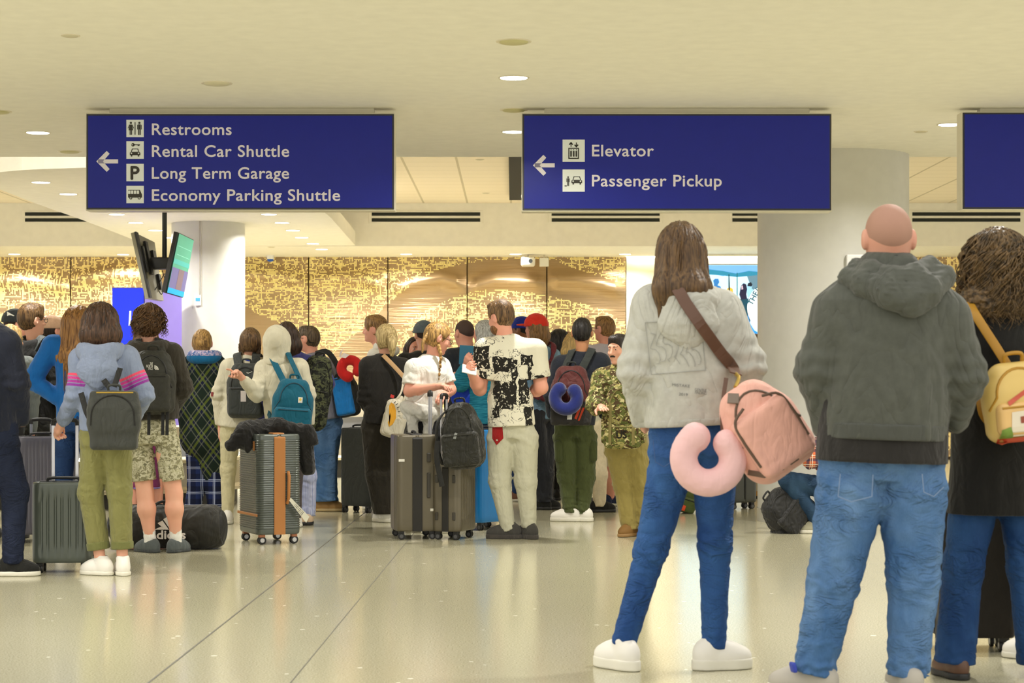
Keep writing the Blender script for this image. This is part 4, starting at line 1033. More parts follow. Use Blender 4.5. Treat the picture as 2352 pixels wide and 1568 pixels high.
    # ---- hair
    def hair(s, style, col, hi=None, length=.25, vol=1.0, curly=False, cut_f=.030, back=0.0, strands=0, seed=0, lift=.0, tie=None, nape=-.075, res=None, width=1.0, sway=(0,0)):
        c = s.J['head']; F, R, U = getattr(s, 'HFt', s.HF), s.HR, getattr(s, 'HU', Z3); M = [tuple(R), tuple(F), tuple(U)]; S = SDF(res or .0075); X = lambda r, f, u: c+R*r+F*f+U*u
        v = vol; mat = hairmat(col, hi, curly=curly) if style != 'buzz' else plain('stubble', col, .7, bump=.4, bscale=500); B_ = -F
        if style == 'buzz':
            k_ = getattr(s, 'hsc', 1.0); S.add(ell(c+F*-.009*k_+U*.023*k_, (.0785*k_,.0998*k_,.0945*k_), M), .01); S.cut(plane(X(0,.05,.03), F*.8-U*.45)); S.cut(plane(X(0,-.05,nape+.02), -U))
        else:
            S.add(ell(X(0,-.012,.030+lift), (.084*v*width,.104*v,.098*v), M), .02)
            if style != 'short' and style != 'bald': S.add(ell(X(0,-.035,-.01), (.080*v*width,.078*v,.095*v), M), .03)
            if style == 'short': S.add(ell(X(0,-.035,-.005), (.073*v,.072*v,.078), M), .03)
        if style in ('short', 'crew'):
            S.add(ell(X(0,.045,.095+lift), (.055*v,.045,.028), M), .03)
            for g in (-1,1): S.add(ell(X(g*.085,.015,-.01), (.02,.035,.05), M), .015, 's')
            S.cut(plane(X(0,cut_f+.045,.045), F*.86-U*.5)); S.cut(plane(X(0,-.06,nape), -U))
        if style in ('long', 'bob'):
            ln = length; sw = Vector((sway[0], 0, 0))
            for g, w in ((-1,1),(1,1),(0,1.1)):
                a = X(g*.045*width, -.04-(.02 if g == 0 else 0), 0); b = X(g*.062*width, -.055-back-(.015 if g == 0 else 0), -ln*.5); e = X(g*.045*width, -.05-back*1.3, -ln)+sw
                S.add(rc(a, b, .055*v, .052*v), .04); S.add(rc(b, e, .052*v, .028*v if style == 'long' else .045*v), .04)
            S.cut(plane(X(0,cut_f+.02,.05), F*.95-U*.3))
            if style == 'bob': S.cut(plane(X(0,0,-ln-.01), -U))
        if style in ('bun', 'pony', 'braid'):
            S.cut(plane(X(0,cut_f+.03,.05), F*.9-U*.42)); S.cut(plane(X(0,-.03,-.085), -U*.9-F*.2))
            for g in (-1,1): S.add(ell(X(g*.088,.005,-.012), (.018,.026,.036), M), .012, 's')
        if style == 'curly':
            S.add(ell(X(0,-.03,-.02), (.10*v*width,.085*v,.10*v), M), .03)
            if length > .15:
                S.add(ell(X(0,-.04,-length*.6), (.125*v*width,.085*v,length*.42), M), .05)
            S.cut(plane(X(0,cut_f+.03,.05), F*.95-U*.3))
        cA = A3(c); RA, FA, UA = A3(R), A3(F), A3(U)
        if curly:
            S.disp = lambda P: (folds(P, .016*v, .045, (1,1,1), seed)+folds(P, .008, .02, (1,1,1), seed+2)).astype(np.float32)
        elif style != 'buzz':
            def dp(P):
                q = P-cA; a = np.arctan2(q@RA, -(q@FA)+.02); z = q@UA
                am = .0035 if style in ('long','bob') else .0022
                return (am*np.sin(a*17+1.5*np.sin(z*14+seed)+2*np.sin(a*5+seed))+am*.6*np.sin(a*41+3*np.sin(z*9))+ (folds(P, .004, .035, (1,1,.6), seed) if style == 'short' else 0)).astype(np.float32)
            S.disp = dp
        o = S.build('hair', mat, s.e, s.root)
        def tail(name, pts, rad, br=False):
            pts = spline(pts, 6); T = SDF(.006)
            n = len(pts)
            for i in range(n-1):
                t = i/(n-1); r0 = rad*(.55+1.1*math.sin(math.pi*min(1, t*.8+.15)))*(1-.35*t)
                if br:
                    g = (-1)**i; T.add(ell((pts[i]+pts[i+1])/2+R*g*.008, (rad*.95*(1-.4*t), rad*.9*(1-.4*t), rad*1.1)), .004)
                else: T.add(rc(pts[i], pts[i+1], r0, r0*.98), .012)
            pa = A3(pts[0])
            T.disp = lambda P: (.003*np.sin((P@RA)*260+np.sin(P[:,2]*20)*2)).astype(np.float32) if not br else 0*P[:,0]
            T.build(name, mat, s.e, s.root)
        if style == 'bun':
            bp = X(*(tie or (0,-.105,.03))); T = SDF(.006); T.add(ell(bp, (.05,.038,.042), M), .01); T.disp = lambda P: folds(P, .006, .04, (1,1,1), 1).astype(np.float32); T.build('bun', mat, s.e, s.root)
        if style == 'pony':
            a = X(*(tie or (0,-.108,.01))); tail('ponytail', [a, a+B_*.03+U*.005, a+B_*.045-U*.06, a+B_*.035-U*(length)], .026)
        if style == 'braid':
            for (a, b, e) in tie: tail('braid', [X(*a), X(*b), X(*e)], .017, True)
        if strands:
            rs = random.Random(seed+5); mb = MB(); e0 = 0
            for i in range(strands):
                ph_ = rs.uniform(-1, 1)*math.pi*.60; pts = []; ln = length*rs.uniform(.72, 1.12); e0 = rs.uniform(.15, 1.2)
                wv = rs.uniform(.003, .012)*(3.2 if curly else 1); ph = rs.uniform(0, 6); fq = 15 if curly else 5
                rx_, ry_, rz_ = .086*v*width, .104*v, .096*v; K = 12
                if style == 'curly': rx_ *= 1.12
                for q in range(K):
                    t = q/(K-1)
                    if t < .35: el_ = e0*(1-t/.35); dz = 0
                    else: el_ = 0; dz = (t-.35)/.65
                    tap = 1-(.55*dz*dz if style == 'long' else (-.10*dz if style == 'curly' else 0))
                    X_ = math.sin(ph_)*rx_*math.cos(el_)*tap; Y_ = -math.cos(ph_)*ry_*math.cos(el_)-.014
                    w_ = wv*min(1, t*2.2)
                    pts.append(c+R*(X_+w_*math.sin(ph+t*fq))+F*(Y_-back*dz+w_*.7*math.cos(ph+t*fq*1.1))+U*(.028+rz_*math.sin(el_)-(ln+.02)*dz)+Vector((sway[0]*dz*dz, 0, 0)))
                r1 = rs.uniform(.003, .0065)*(.8 if curly else 1); n_ = 2*K-1; mb.tube(spline(pts, 2), [r1*min(1, .25+q/6)*(1-.85*(q/(n_-1))**2) for q in range(n_)], 5)
            mb.build('hair_locks', mat, s.e, smooth=True).location = -s.root
        return o
    def cap(s, mat, brim=None, back=False, name='cap', brimyaw=0, bm=None):
        c = s.J['head']; a = math.radians(brimyaw); F0, R0, U = getattr(s, 'HFt', s.HF), s.HR, getattr(s, 'HU', Z3); F = F0*math.cos(a)+R0*math.sin(a); R = R0*math.cos(a)-F0*math.sin(a)
        M = [tuple(R), tuple(F), tuple(U)]; S = SDF(.006); S.add(ell(c+U*.035-F0*.008, (.100,.120,.108), M), .01); S.cut(plane(c+U*.018, -U)); 
        o = S.build(name, mat, s.e, s.root); 
        B = SDF(.005); B.add(ell(c+F*.11+U*.034, (.078,.088,.012), M), .01); B.cut(plane(c+F*.085, -F)); v, f = B.mesh(); mesh_obj('brim', v-A3(s.root), f, bm or mat, o, True); return o
    def glasses(s, col=srgb(40,35,32)):
        c = s.J['head']; F, R, U = s.HFt, s.HR, s.HU; mb = MB()
        for g in (-1,1):
            o = c+R*g*.033+F*.105+U*.006; mb.tube([o+R*.025*math.cos(t)*1+U*.019*math.sin(t) for t in [k*math.pi/9 for k in range(19)]], .0022, 6, cap=False)
            mb.tube([o+R*g*.025+U*.008, c+R*g*.078+F*.06+U*.012, c+R*g*.081-F*.01+U*.008], .0022, 6)
        mb.tube([c-R*.009+F*.107+U*.008, c+R*.009+F*.107+U*.008], .002, 6); mb.build('glasses', plain('glasses_frame', col, .3), s.e, smooth=True).location = -s.root
    # a point on the back (or chest) surface
    def on(s, r, z, depth=.13, side=-1): return Vector((s.J['neck'].x, s.J['neck'].y, 0))*((z*s.h-s.J['hip'].z)/(s.J['neck'].z-s.J['hip'].z))+Vector((s.J['hip'].x, s.J['hip'].y, 0))*(1-(z*s.h-s.J['hip'].z)/(s.J['neck'].z-s.J['hip'].z))+s.R*r+s.F*depth*side+Z3*z*s.h

# ------------------------------------------------------------------ bags
def frame(yaw, roll=0, pitch=0):
    """right, outward-facing, up for a bag whose front looks along -F of yaw"""
    M = Matrix.Rotation(-math.radians(yaw), 3, 'Z') @ Matrix.Rotation(math.radians(pitch), 3, 'X') @ Matrix.Rotation(math.radians(roll), 3, 'Y')
    return M @ Vector((1,0,0)), M @ Vector((0,1,0)), M @ Vector((0,0,1))
def backpack(label, c, w, h, d, mat, yaw=0, roll=0, pitch=0, pocket=None, pmat=None, zipm=None, top=.8, wearer=None, strapm=None, straps=True, name='backpack', res=.009, handle=True, fold=.004, group=None, rad=.06, pk=(.84,.40,.035,-.27), side_pockets=False, strap_w=.055, spts=None, pz=True):
    R, F, U = frame(yaw, roll, pitch); M = [tuple(R), tuple(F), tuple(U)]; c = Vector(c); e = empty(name, c-U*h/2, label, 'backpack', group); root = c-U*h/2
    S = SDF(res); r = min(rad, d*.45, w*.4)
    S.add(rbox(c-U*h*.12, (w/2, d/2, h*.38), M, r), .04); S.add(rbox(c+U*h*.18, (w/2*top, d/2*.86, h*.32), M, r*.98), .07)
    S.disp = lambda P: folds(P, fold, .10, (1,1,.8), int(w*1000) % 7).astype(np.float32)
    S.build('main_compartment', mat, e, root); ALL = SDF(res); ALL.pr = list(S.pr)
    pm = pmat or mat
    if pocket is not False:
        K = SDF(res); K.add(rbox(c-F*(d/2-.01)+U*h*pk[3], (w/2*pk[0], pk[2]+.012, h/2*pk[1]), M, .03), .02); K.disp = lambda P: folds(P, fold, .08, (1,1,1), 3).astype(np.float32); K.build('front_pocket', pm, e, root); ALL.pr += K.pr
    if side_pockets:
        for g in (-1,1):
            K = SDF(res); K.add(rbox(c+R*g*(w/2-.005)-U*h*.22, (.025, d*.36, h*.2), M, .022), .02); K.build('side_pocket', pm, e, root)
    zm = zipm or plain('zip_black', srgb(22,22,22), .5)
    z = MB(); yo = -(d/2)-.002
    arc = [c+R*(w*.44*top*math.cos(t))+U*(h*.08+h*.34*math.sin(t))-F*(d/2*.80) for t in [math.pi*k/14 for k in range(15)]]
    arc = [c+R*w*.46-U*h*.08-F*d*.38]+arc+[c-R*w*.46-U*h*.08-F*d*.38]
    arc = S.project(arc, F, .0); z.tube(arc, .0055, 6); z.build('zip', zm, e, smooth=True).location = -root
    if pocket is not False and pz:
        z = MB(); zz = h*pk[3]+h/2*pk[1]-.02; z.tube(ALL.project([c-R*w*pk[0]*.40+R*w*pk[0]*.8*q/8+U*zz for q in range(9)], F, .001), .0045, 6); z.build('pocket_zip', zm, e, smooth=True).location = -root
    if handle:
        hb = MB(); a = c+U*h*.485; hb.tube(spline([a-R*.035+F*d*.1, a-R*.03+U*.035, a+R*.03+U*.035, a+R*.035+F*d*.1], 5), .008, 8); hb.build('handle', strapm or mat, e, smooth=True).location = -root
    if straps and wearer is not None:
        P = wearer; sm = strapm or mat
        for k, g in (('l',-1),('r',1)):
            sh = P.J['sh'+k]; nk = P.J['neck']; topS = nk+(sh-nk)*.52+Z3*.05; b0 = c+U*h*.40+R*g*w*.22+F*d*.35; low = c-U*h*.38+R*g*w*.42+F*d*.3
            pts = spline([b0, topS-P.F*.075+Z3*.012, topS+Z3*.022+P.F*.01, topS+P.F*.10-Z3*.05+P.R*g*.02, sh+P.F*.11-Z3*.2-P.R*g*.02, P.on(g*.15*P.wide, .62, .06, 1), low], 4)
            mb = MB(); nrm = []
            for i, p in enumerate(pts): 
                ax = P.on(0, max(.5, min(.83, p.z/P.h)), 0); v = (p-ax); v.z = 0 if p.z < P.J['neck'].z-.02 else .08; v = v+Z3*(.25 if p.z > P.J['neck'].z-.06 else 0); nrm.append(v.normalized() if v.length > 0 else Z3)
            mb.ribbon(pts, nrm, strap_w, .012); mb.build('shoulder_strap', sm, e, smooth=True).location = -root
    LASTBAG[0] = ALL; return e, (c, R, F, U, root)
LASTBAG = [None]
def decal(fr, name, mat, pts, d, e, off=.004, lift=.002):
    """small raised patch on a bag front: pts in (r,u) metres around the centre"""
    c, R, F, U, root = fr; n = len(pts); me = bpy.data.meshes.new(name)
    import bmesh
    bm = bmesh.new(); bm.faces.new([bm.verts.new(c+R*x+U*y-F*(d+.05)-root) for x, y in pts]); bmesh.ops.triangulate(bm, faces=bm.faces[:]); bmesh.ops.subdivide_edges(bm, edges=bm.edges[:], cuts=4, use_grid_fill=True); bm.to_mesh(me); bm.free()
    me.materials.append(mat); o = link(bpy.data.objects.new(name, me), e); LASTBAG[0].wrap(o, root, F, lift); return o
def btext(fr, body, size, mat, e, x, y, d, width=None, off=.006, roll=0, offset=.0):
    c, R, F, U, root = fr; M = Matrix((R, U, -F)).transposed() @ Matrix.Rotation(math.radians(roll), 3, 'Z')
    o = text_mesh(body, size, mat, e, c+R*x+U*y-F*(d+off)-root, ext=.0008, offset=offset, width=width); o.rotation_euler = M.to_euler(); LASTBAG[0].wrap(o, root, F, .0045); return o
def neck_pillow(label, c, R0, r, mat, nrm, up, gap=1.45, group=None, name='neck_pillow', res=.008, sq=1.0, tabs=None):
    n = Vector(nrm).normalized(); u = Vector(up); u = (u-n*u.dot(n)).normalized(); x = u.cross(n); M = [tuple(x), tuple(u), tuple(n)]; c = Vector(c)
    e = empty(name, c, label, 'neck pillow', group); S = SDF(res)
    f, l, h = torus(c, M, R0, r, arc=(math.pi/2+gap/2, math.pi/2+2*math.pi-gap/2)); S.add((f, l, h), .01)
    for g in (-1,1):
        a = math.pi/2+g*gap/2; S.add(ell(c+x*R0*math.cos(a)*1.0+u*R0*math.sin(a), (r*.99,)*3), .02)
    S.disp = lambda P: folds(P, .003, .06, (1,1,1), 4).astype(np.float32)
    S.build('cushion', mat, e, c); return e
def suitcase(label, px, foot, w, h, d, mat, yaw=0, groove='v', ng=9, trim=None, wheelm=None, handle_up=0, band=None, tilt=0, group=None, name='suitcase', wheels=4, soft=False, hx=None, big_wheel=.026, hubm=None, scale_s=None, rad=.045, dep=.006, zipw=.006, shellgap=True, rods=.14):
    s = scale_s or (foot-HY)/CAMZ; c = W(px, foot, s); c.z = 0; e = empty(name, c, label, 'suitcase', group, rotz=-math.radians(yaw)); tr = trim or plain('black_trim', srgb(30,30,30), .5)
    wr = big_wheel; z0 = wr*2+.012; nP = 0; out = []; n_side = 40
    def section(z, k):
        pts = []; hw, hd = w/2*k[0], d/2*k[1]; r = min(rad, hw*.9, hd*.9)
        per = []
        for (sx, sy, a0) in ((1,1,0),(-1,1,90),(-1,-1,180),(1,-1,270)):
            for q in range(7): a = math.radians(a0+15*q); per.append((sx*(hw-r)+r*math.cos(a), sy*(hd-r)+r*math.sin(a), math.cos(a), math.sin(a)))
        m = len(per)
        for i in range(m):
            x, y, cx, cy = per[i]; x2, y2, cx2, cy2 = per[(i+1) % m]; L_ = math.hypot(x2-x, y2-y); nn = 1 if L_ < .05 else 40
            for q in range(nn):
                t = q/nn; X, Y = x+(x2-x)*t, y+(y2-y)*t; nx, ny = cx+(cx2-cx)*t, cy+(cy2-cy)*t; o = 0
                if groove == 'v' and k[2]:
                    if abs(ny) > .8: u = X/(w*.84)*ng; o = -dep*(1 if (u % 1) < .28 else 0) if abs(X) < w*.42 else 0
                    elif abs(nx) > .8 and d > .3: u = Y/(d*.84)*ng*.6; o = -dep*(1 if (u % 1) < .28 else 0) if abs(Y) < d*.38 and abs(Y) > .03 else 0
                elif groove == 'h' and k[2]:
                    o = dep*.5*math.sin(z*2*math.pi*ng/h)
                elif groove == 'facet' and abs(ny) > .8: o = -dep*(1 if abs(X) > w*.27 else 0)
                if shellgap and abs(Y) < zipw and abs(nx) > .7: o = -.004
                pts.append((X+nx*o, Y+ny*o, z))
        return pts
    rows = []; nz = 9 if groove != 'h' else int(ng*8)
    b = rad*.8
    prof = [(z0, .80), (z0+.004, .90), (z0+b*.35, .965), (z0+b, 1.0)]
    zt = z0+h; zs = [(z, k, False) for z, k in prof]+[(z0+b+(h-2*b)*i/nz, 1.0, True) for i in range(1, nz)]+[(zt-b, 1, False), (zt-b*.35, .965, False), (zt-.004, .90, False), (zt, .80, False)]
    for z, k, g in zs:
        kk = 1-(1-k)*.35/ max(w, .3) * .35
        rows.append(section(z, (1-(1-k)*b*2/w, 1-(1-k)*b*2/d, g)))
    n = len(rows[0]); vs = [v for r_ in rows for v in r_]; fs = []
    for i in range(len(rows)-1):
        for q in range(n): j = (q+1) % n; fs.append((i*n+q, i*n+j, (i+1)*n+j, (i+1)*n+q))
    fs.append(tuple(reversed(range(n)))); fs.append(tuple((len(rows)-1)*n+q for q in range(n)))
    mb = MB(); mb.add(vs, fs); mb.build('shell', mat, e, smooth=True)
    # zip line
    zb = MB()
    ringp = [(-w/2-.001, 0, z0+.03), (-w/2-.001, 0, zt-.04), (-w/2+.04, 0, zt+.001), (w/2-.04, 0, zt+.001), (w/2+.001, 0, zt-.04), (w/2+.001, 0, z0+.03)]
    zb.tube(ringp, zipw*.8, 8); zb.build('zip_band' if band is None else 'zip', tr, e, smooth=True)
    if band is not None:
        mb = MB(); bw = band[1]; pr = [(-w/2-.004, z0+.0), (-w/2-.004, zt-.03), (-w/2+.03, zt+.004), (w/2-.03, zt+.004), (w/2+.004, zt-.03), (w/2+.004, z0)]
        mb.ribbon([(x, 0, z) for x, z in pr], [Vector((-1,0,0)), Vector((-1,0,.3)), Vector((-.3,0,1)), Vector((.3,0,1)), Vector((1,0,.3)), Vector((1,0,0))], bw, .012); mb.build('zip_band', band[0], e)
    hub = hubm or plain('wheel_hub', srgb(80,80,80), .4); tire = plain('wheel_rubber', srgb(24,24,24), .5)
    pos = [(sx*(w/2-.045), sy*(d/2-.045)) for sx in (-1,1) for sy in (-1,1)] if wheels == 4 else [(sx*(w/2-.05), sy*(d/2-.05)) for sx in (-1,1) for sy in (1,)]
    for (x, y) in pos:
        mb = MB(); mb.box((x, y, wr*2+.004), (.022,.022,.014), .006); wm = mb.build('wheel_housing', wheelm or tr, e)
        for g in (-1,1):
            w_ = MB(); w_.cyl((x+g*.013, y, wr), (1,0,0), wr, .008, 20, .003); wo = w_.build('wheel', tire, e, smooth=True)
            w2 = MB(); w2.cyl((x+g*.013, y, wr), (1,0,0), wr*.55, .0088, 14); w2.build('hub', hub, wo, smooth=True)
    if wheels != 4:
        mb = MB(); mb.box((0, -(d/2-.06), .02), (w*.35,.012,.02), .006); mb.build('foot', tr, e)
    # carry handles
    hh = MB(); hh.tube(spline([(-.10, 0, zt+.002), (-.08, 0, zt+.022), (.08, 0, zt+.022), (.10, 0, zt+.002)], 5), .009, 8); hh.build('top_handle', tr, e, smooth=True)
    if handle_up:
        rm = plain('brushed_aluminium', srgb(200,200,205), .3, metal=.8); yb = d/2-.035
        for g in (-1,1): t = MB(); t.box((g*rods/2, yb, zt+handle_up/2-.1), (.010,.006,handle_up/2+.1), .002); t.build('handle_rod', rm, e)
        t = MB(); t.tube(spline([(-rods/2, yb, zt+handle_up-.01), (-rods/2+.012, yb, zt+handle_up+.022), (rods/2-.012, yb, zt+handle_up+.022), (rods/2, yb, zt+handle_up-.01)], 4), .014, 10); t.build('pull_handle', tr, e, smooth=True)
    return e
# ------------------------------------------------------------------ patterned cloth
def base_nodes(name, rough=.9):
    m, nt, b = nmat(name); b.inputs['Roughness'].default_value = rough; b.inputs['Specular IOR Level'].default_value = .25
    tc = N(nt, 'ShaderNodeTexCoord'); return m, nt, b, tc.outputs['Object']
def noise(nt, vec, sc, det=3, dist=0, scale=None):
    if scale is not None: mp = N(nt, 'ShaderNodeMapping'); mp.inputs['Scale'].default_value = scale; L(nt, vec, mp.inputs[0]); vec = mp.outputs[0]
    n = N(nt, 'ShaderNodeTexNoise'); n.inputs['Scale'].default_value = sc; n.inputs['Detail'].default_value = det; n.inputs['Distortion'].default_value = dist; L(nt, vec, n.inputs['Vector']); return n.outputs[0]
def mixc(nt, f, a, b):
    mx = N(nt, 'ShaderNodeMix', data_type='RGBA')
    if isinstance(f, (int, float)): mx.inputs[0].default_value = f
    else: L(nt, f, mx.inputs[0])
    for i, x in ((6, a), (7, b)):
        if isinstance(x, tuple): mx.inputs[i].default_value = x
        else: L(nt, x, mx.inputs[i])
    return mx.outputs[2]
def cloth_bump(nt, b, vec, st=.35):
    f = mmath(nt, 'ABSOLUTE', mmath(nt, 'SUBTRACT', noise(nt, vec, 9, 3, 1.2, (1,1,.5)), .5)); bp = N(nt, 'ShaderNodeBump'); bp.inputs['Strength'].default_value = st; bp.inputs['Distance'].default_value = .03
    L(nt, f, bp.inputs['Height']); L(nt, bp.outputs[0], b.inputs['Normal'])
def camo(name, cols, sc=16, th=(.45,.53,.6)):
    m, nt, b, v = base_nodes(name); c = cols[0]
    for i, t in enumerate(th): c = mixc(nt, mmath(nt, 'GREATER_THAN', noise(nt, v, sc*(1+.2*i), 2, .8, (1+.3*i,1,1.4+i*.3)), t), c, cols[i+1])
    L(nt, c, b.inputs['Base Color']); cloth_bump(nt, b, v); return m
def stripes(nt, co, freq, width, off=0.0): return mmath(nt, 'LESS_THAN', mmath(nt, 'FRACT', mmath(nt, 'ADD', mmath(nt, 'MULTIPLY', co, freq), off)), width)
def plaid(name, base, lines, diag=True):
    m, nt, b, v = base_nodes(name); sp = N(nt, 'ShaderNodeSeparateXYZ'); L(nt, v, sp.inputs[0]); x, z = sp.outputs[0], sp.outputs[2]
    if diag: u, w = mmath(nt, 'ADD', x, mmath(nt, 'MULTIPLY', z, .75)), mmath(nt, 'SUBTRACT', mmath(nt, 'MULTIPLY', z, .75), x)
    else: u, w = x, z
    c = base
    for (col, f, wd, off, k) in lines:
        c = mixc(nt, mmath(nt, 'MULTIPLY', stripes(nt, u, f, wd, off), k), c, col); c = mixc(nt, mmath(nt, 'MULTIPLY', stripes(nt, w, f, wd, off), k), c, col)
    L(nt, c, b.inputs['Base Color']); cloth_bump(nt, b, v); return m
m_blanket = plaid('plaid_fleece', srgb(22,28,58), [(srgb(26,40,30), 5.2, .42, 0, .8), (srgb(104,118,42), 5.2, .13, .30, .6), (srgb(120,126,100), 5.2, .06, .06, .5), (srgb(120,126,100), 5.2, .06, .52, .45)])
m_pjs = plaid('blue_plaid_cotton', srgb(30,44,92), [(srgb(16,20,36), 9, .4, 0, .6), (srgb(190,200,225), 9, .05, .1, .8), (srgb(190,200,225), 9, .05, .22, .6)], False)
m_oplaid = plaid('orange_plaid_flannel', srgb(206,110,70), [(srgb(40,54,84), 14, .3, 0, .75), (srgb(235,228,210), 14, .08, .4, .9), (srgb(235,228,210), 14, .06, .62, .7)], False)
m_camo = camo('camouflage_cloth', [srgb(150,142,84), srgb(92,98,50), srgb(74,58,36), srgb(196,186,136)], 15)
m_camobag = camo('dark_camouflage', [srgb(62,66,50), srgb(34,36,30), srgb(82,86,60), srgb(24,24,22)], 18)
m_camoshort = camo('pale_camouflage', [srgb(176,172,140), srgb(134,130,100), srgb(196,192,164), srgb(110,108,84)], 26, (.5,.52,.62))
def heather(name, a, b2, st=(8,8,90)):
    m, nt, b, v = base_nodes(name); n = noise(nt, v, 1.5, 3, .3, st); r = N(nt, 'ShaderNodeMapRange'); r.inputs[1].default_value = .35; r.inputs[2].default_value = .65; L(nt, n, r.inputs[0]); L(nt, mixc(nt, r.outputs[0], a, b2), b.inputs['Base Color']); cloth_bump(nt, b, v); return m
m_teal = heather('teal_heather', srgb(14,96,124), srgb(50,142,168))
def painted_shirt():
    m, nt, b, v = base_nodes('brush_print_shirt'); sp = N(nt, 'ShaderNodeSeparateXYZ'); L(nt, v, sp.inputs[0])
    nx = mmath(nt, 'ADD', sp.outputs[0], mmath(nt, 'MULTIPLY', mmath(nt, 'SUBTRACT', noise(nt, v, 12, 5), .5), .055)); nz = mmath(nt, 'ADD', sp.outputs[2], mmath(nt, 'MULTIPLY', mmath(nt, 'SUBTRACT', noise(nt, v, 13, 5), .5), .06))
    def blk(x0, x1, z0, z1):
        a = mmath(nt, 'MULTIPLY', mmath(nt, 'GREATER_THAN', nx, x0), mmath(nt, 'LESS_THAN', nx, x1)); c = mmath(nt, 'MULTIPLY', mmath(nt, 'GREATER_THAN', nz, z0), mmath(nt, 'LESS_THAN', nz, z1)); return mmath(nt, 'MULTIPLY', a, c)
    mk = None
    for q in ((-.15,-.01,1.26,1.38),(.06,.15,1.31,1.39),(-.14,.0,1.05,1.20),(.045,.12,1.02,1.21),(-.09,.0,.98,1.05),(-.01,.03,1.02,1.36),(-.30,-.175,1.29,1.46),(-.26,-.20,1.20,1.27),(.16,.24,1.19,1.24),(.11,.135,1.15,1.38),(.09,.15,.86,1.0),(-.15,-.10,.92,1.0),(-.13,-.06,.99,1.1)):
        k = blk(*q); mk = k if mk is None else mmath(nt, 'MAXIMUM', mk, k)
    hole = mmath(nt, 'GREATER_THAN', noise(nt, v, 42, 6, .8), .40); mk = mmath(nt, 'MULTIPLY', mk, hole)
    ln = mmath(nt, 'LESS_THAN', mmath(nt, 'ABSOLUTE', mmath(nt, 'SUBTRACT', noise(nt, v, 9, 4, 2.5), .5)), .014); ln = mmath(nt, 'MULTIPLY', ln, mmath(nt, 'GREATER_THAN', noise(nt, v, 5, 2), .5))
    mk = mmath(nt, 'MAXIMUM', mk, ln)
    L(nt, mixc(nt, mk, srgb(226,222,202), srgb(38,36,32)), b.inputs['Base Color']); cloth_bump(nt, b, v, .3); return m
m_print = painted_shirt()
def denim(col, fade, name='denim'):
    m, nt, b, v = base_nodes(name, .8); n1 = noise(nt, v, 5, 4, .5, (1,1,.5)); r = N(nt, 'ShaderNodeMapRange'); r.inputs[1].default_value = .38; r.inputs[2].default_value = .66; L(nt, n1, r.inputs[0])
    c = mixc(nt, r.outputs[0], col, fade); n2 = noise(nt, v, 240, 2, 0, (1,1,.35)); c2 = mixc(nt, mmath(nt, 'MULTIPLY', n2, .35), c, srgb(20,30,60)); L(nt, c2, b.inputs['Base Color'])
    f = mmath(nt, 'ABSOLUTE', mmath(nt, 'SUBTRACT', noise(nt, v, 7, 3, 2.2, (1,1,2.0)), .5)); mk_ = N(nt, 'ShaderNodeMapRange'); mk_.inputs[1].default_value = .42; mk_.inputs[2].default_value = .62; L(nt, noise(nt, v, 4.5, 2, .5), mk_.inputs[0]); f = mmath(nt, 'MULTIPLY', f, mk_.outputs[0]); bp = N(nt, 'ShaderNodeBump'); bp.inputs['Strength'].default_value = .9; bp.inputs['Distance'].default_value = .055
    L(nt, f, bp.inputs['Height']); L(nt, bp.outputs[0], b.inputs['Normal']); return m
den_mid = denim(srgb(34,72,130), srgb(58,102,160)); den_lite = denim(srgb(72,112,160), srgb(112,148,190)); den_dark = denim(srgb(22,28,44), srgb(36,44,66)); den_pale = denim(srgb(96,130,174), srgb(140,166,200)); den_nav = denim(srgb(22,48,92), srgb(34,66,112))
FB = fabric
blk = FB(srgb(30,30,27), mottle=.2); blk2 = FB(srgb(44,44,42), mottle=.15); nylon = FB(srgb(50,50,44), 'black_nylon', rough=.62, mottle=.2, sheen=.05); nylon2 = FB(srgb(34,34,32), 'black_nylon', rough=.55, sheen=.05)
white = FB(srgb(232,230,222), mottle=.04); cream = FB(srgb(214,208,184), 'fleece', mottle=.06); offw = FB(srgb(224,220,202), 'fleece', mottle=.05)
navy = FB(srgb(34,38,52), mottle=.15); leather_br = plain('brown_leather', srgb(96,66,48), .45, bump=.2); rub_w = plain('white_rubber', srgb(226,222,206), .5); rub_b = plain('black_rubber', srgb(34,34,34), .5); brass = plain('brass', srgb(190,160,80), .3, metal=.8)
whitel = plain('white_leather', srgb(236,232,222), .45); m_print_w = plain('white_print', srgb(228,226,216), .5)
H_dk = srgb(52,36,26); H_br = srgb(84,60,38); H_lb = srgb(140,104,62); H_bl = srgb(196,166,106); H_gr = srgb(170,168,160); H_bk = srgb(26,24,24); H_au = srgb(126,82,46)

# ================================================================== foreground trio
p = Person('person in light grey hoodie and blue jeans with a pink bag, long brown hair', 1590, 1537, 1.845, 0, ov=dict(hip=(1592,985), neck=(1575,668), head=(1562,581), shl=(1505,700), shr=(1652,712), ell=(1463,850,-.02), hal=(1482,985,.12), elr=(1716,838,-.02), har=(1690,968,.2), hpl=(1548,1030), hpr=(1640,1030), knl=(1496,1262), knr=(1642,1250), anl=(1430,1478), anr=(1640,1482)), res=.0085, feetyaw=0)
WOM = p
hood_m = FB(srgb(188,187,176), 'grey_fleece', mottle=.09, fold=.7, fscale=5, msc=30)
p.body(hands='')
p.top(hood_m, 'hoodie', hem=.545, rx=.200, hemr=.195, sleeve='long', sr=(.092,.078,.055), ar=.15, fold=.010, wl=.2, collar=.08, belly=.02, seed=4, shoulder=1.25)
p.hood(hood_m, 1.05, low=.05, out=.02)
p.hem_band(FB(srgb(180,179,168), 'ribbed_cuff', mottle=.08), hem=.545, rx=.198, ar=.155, w=.03, belly=.02)
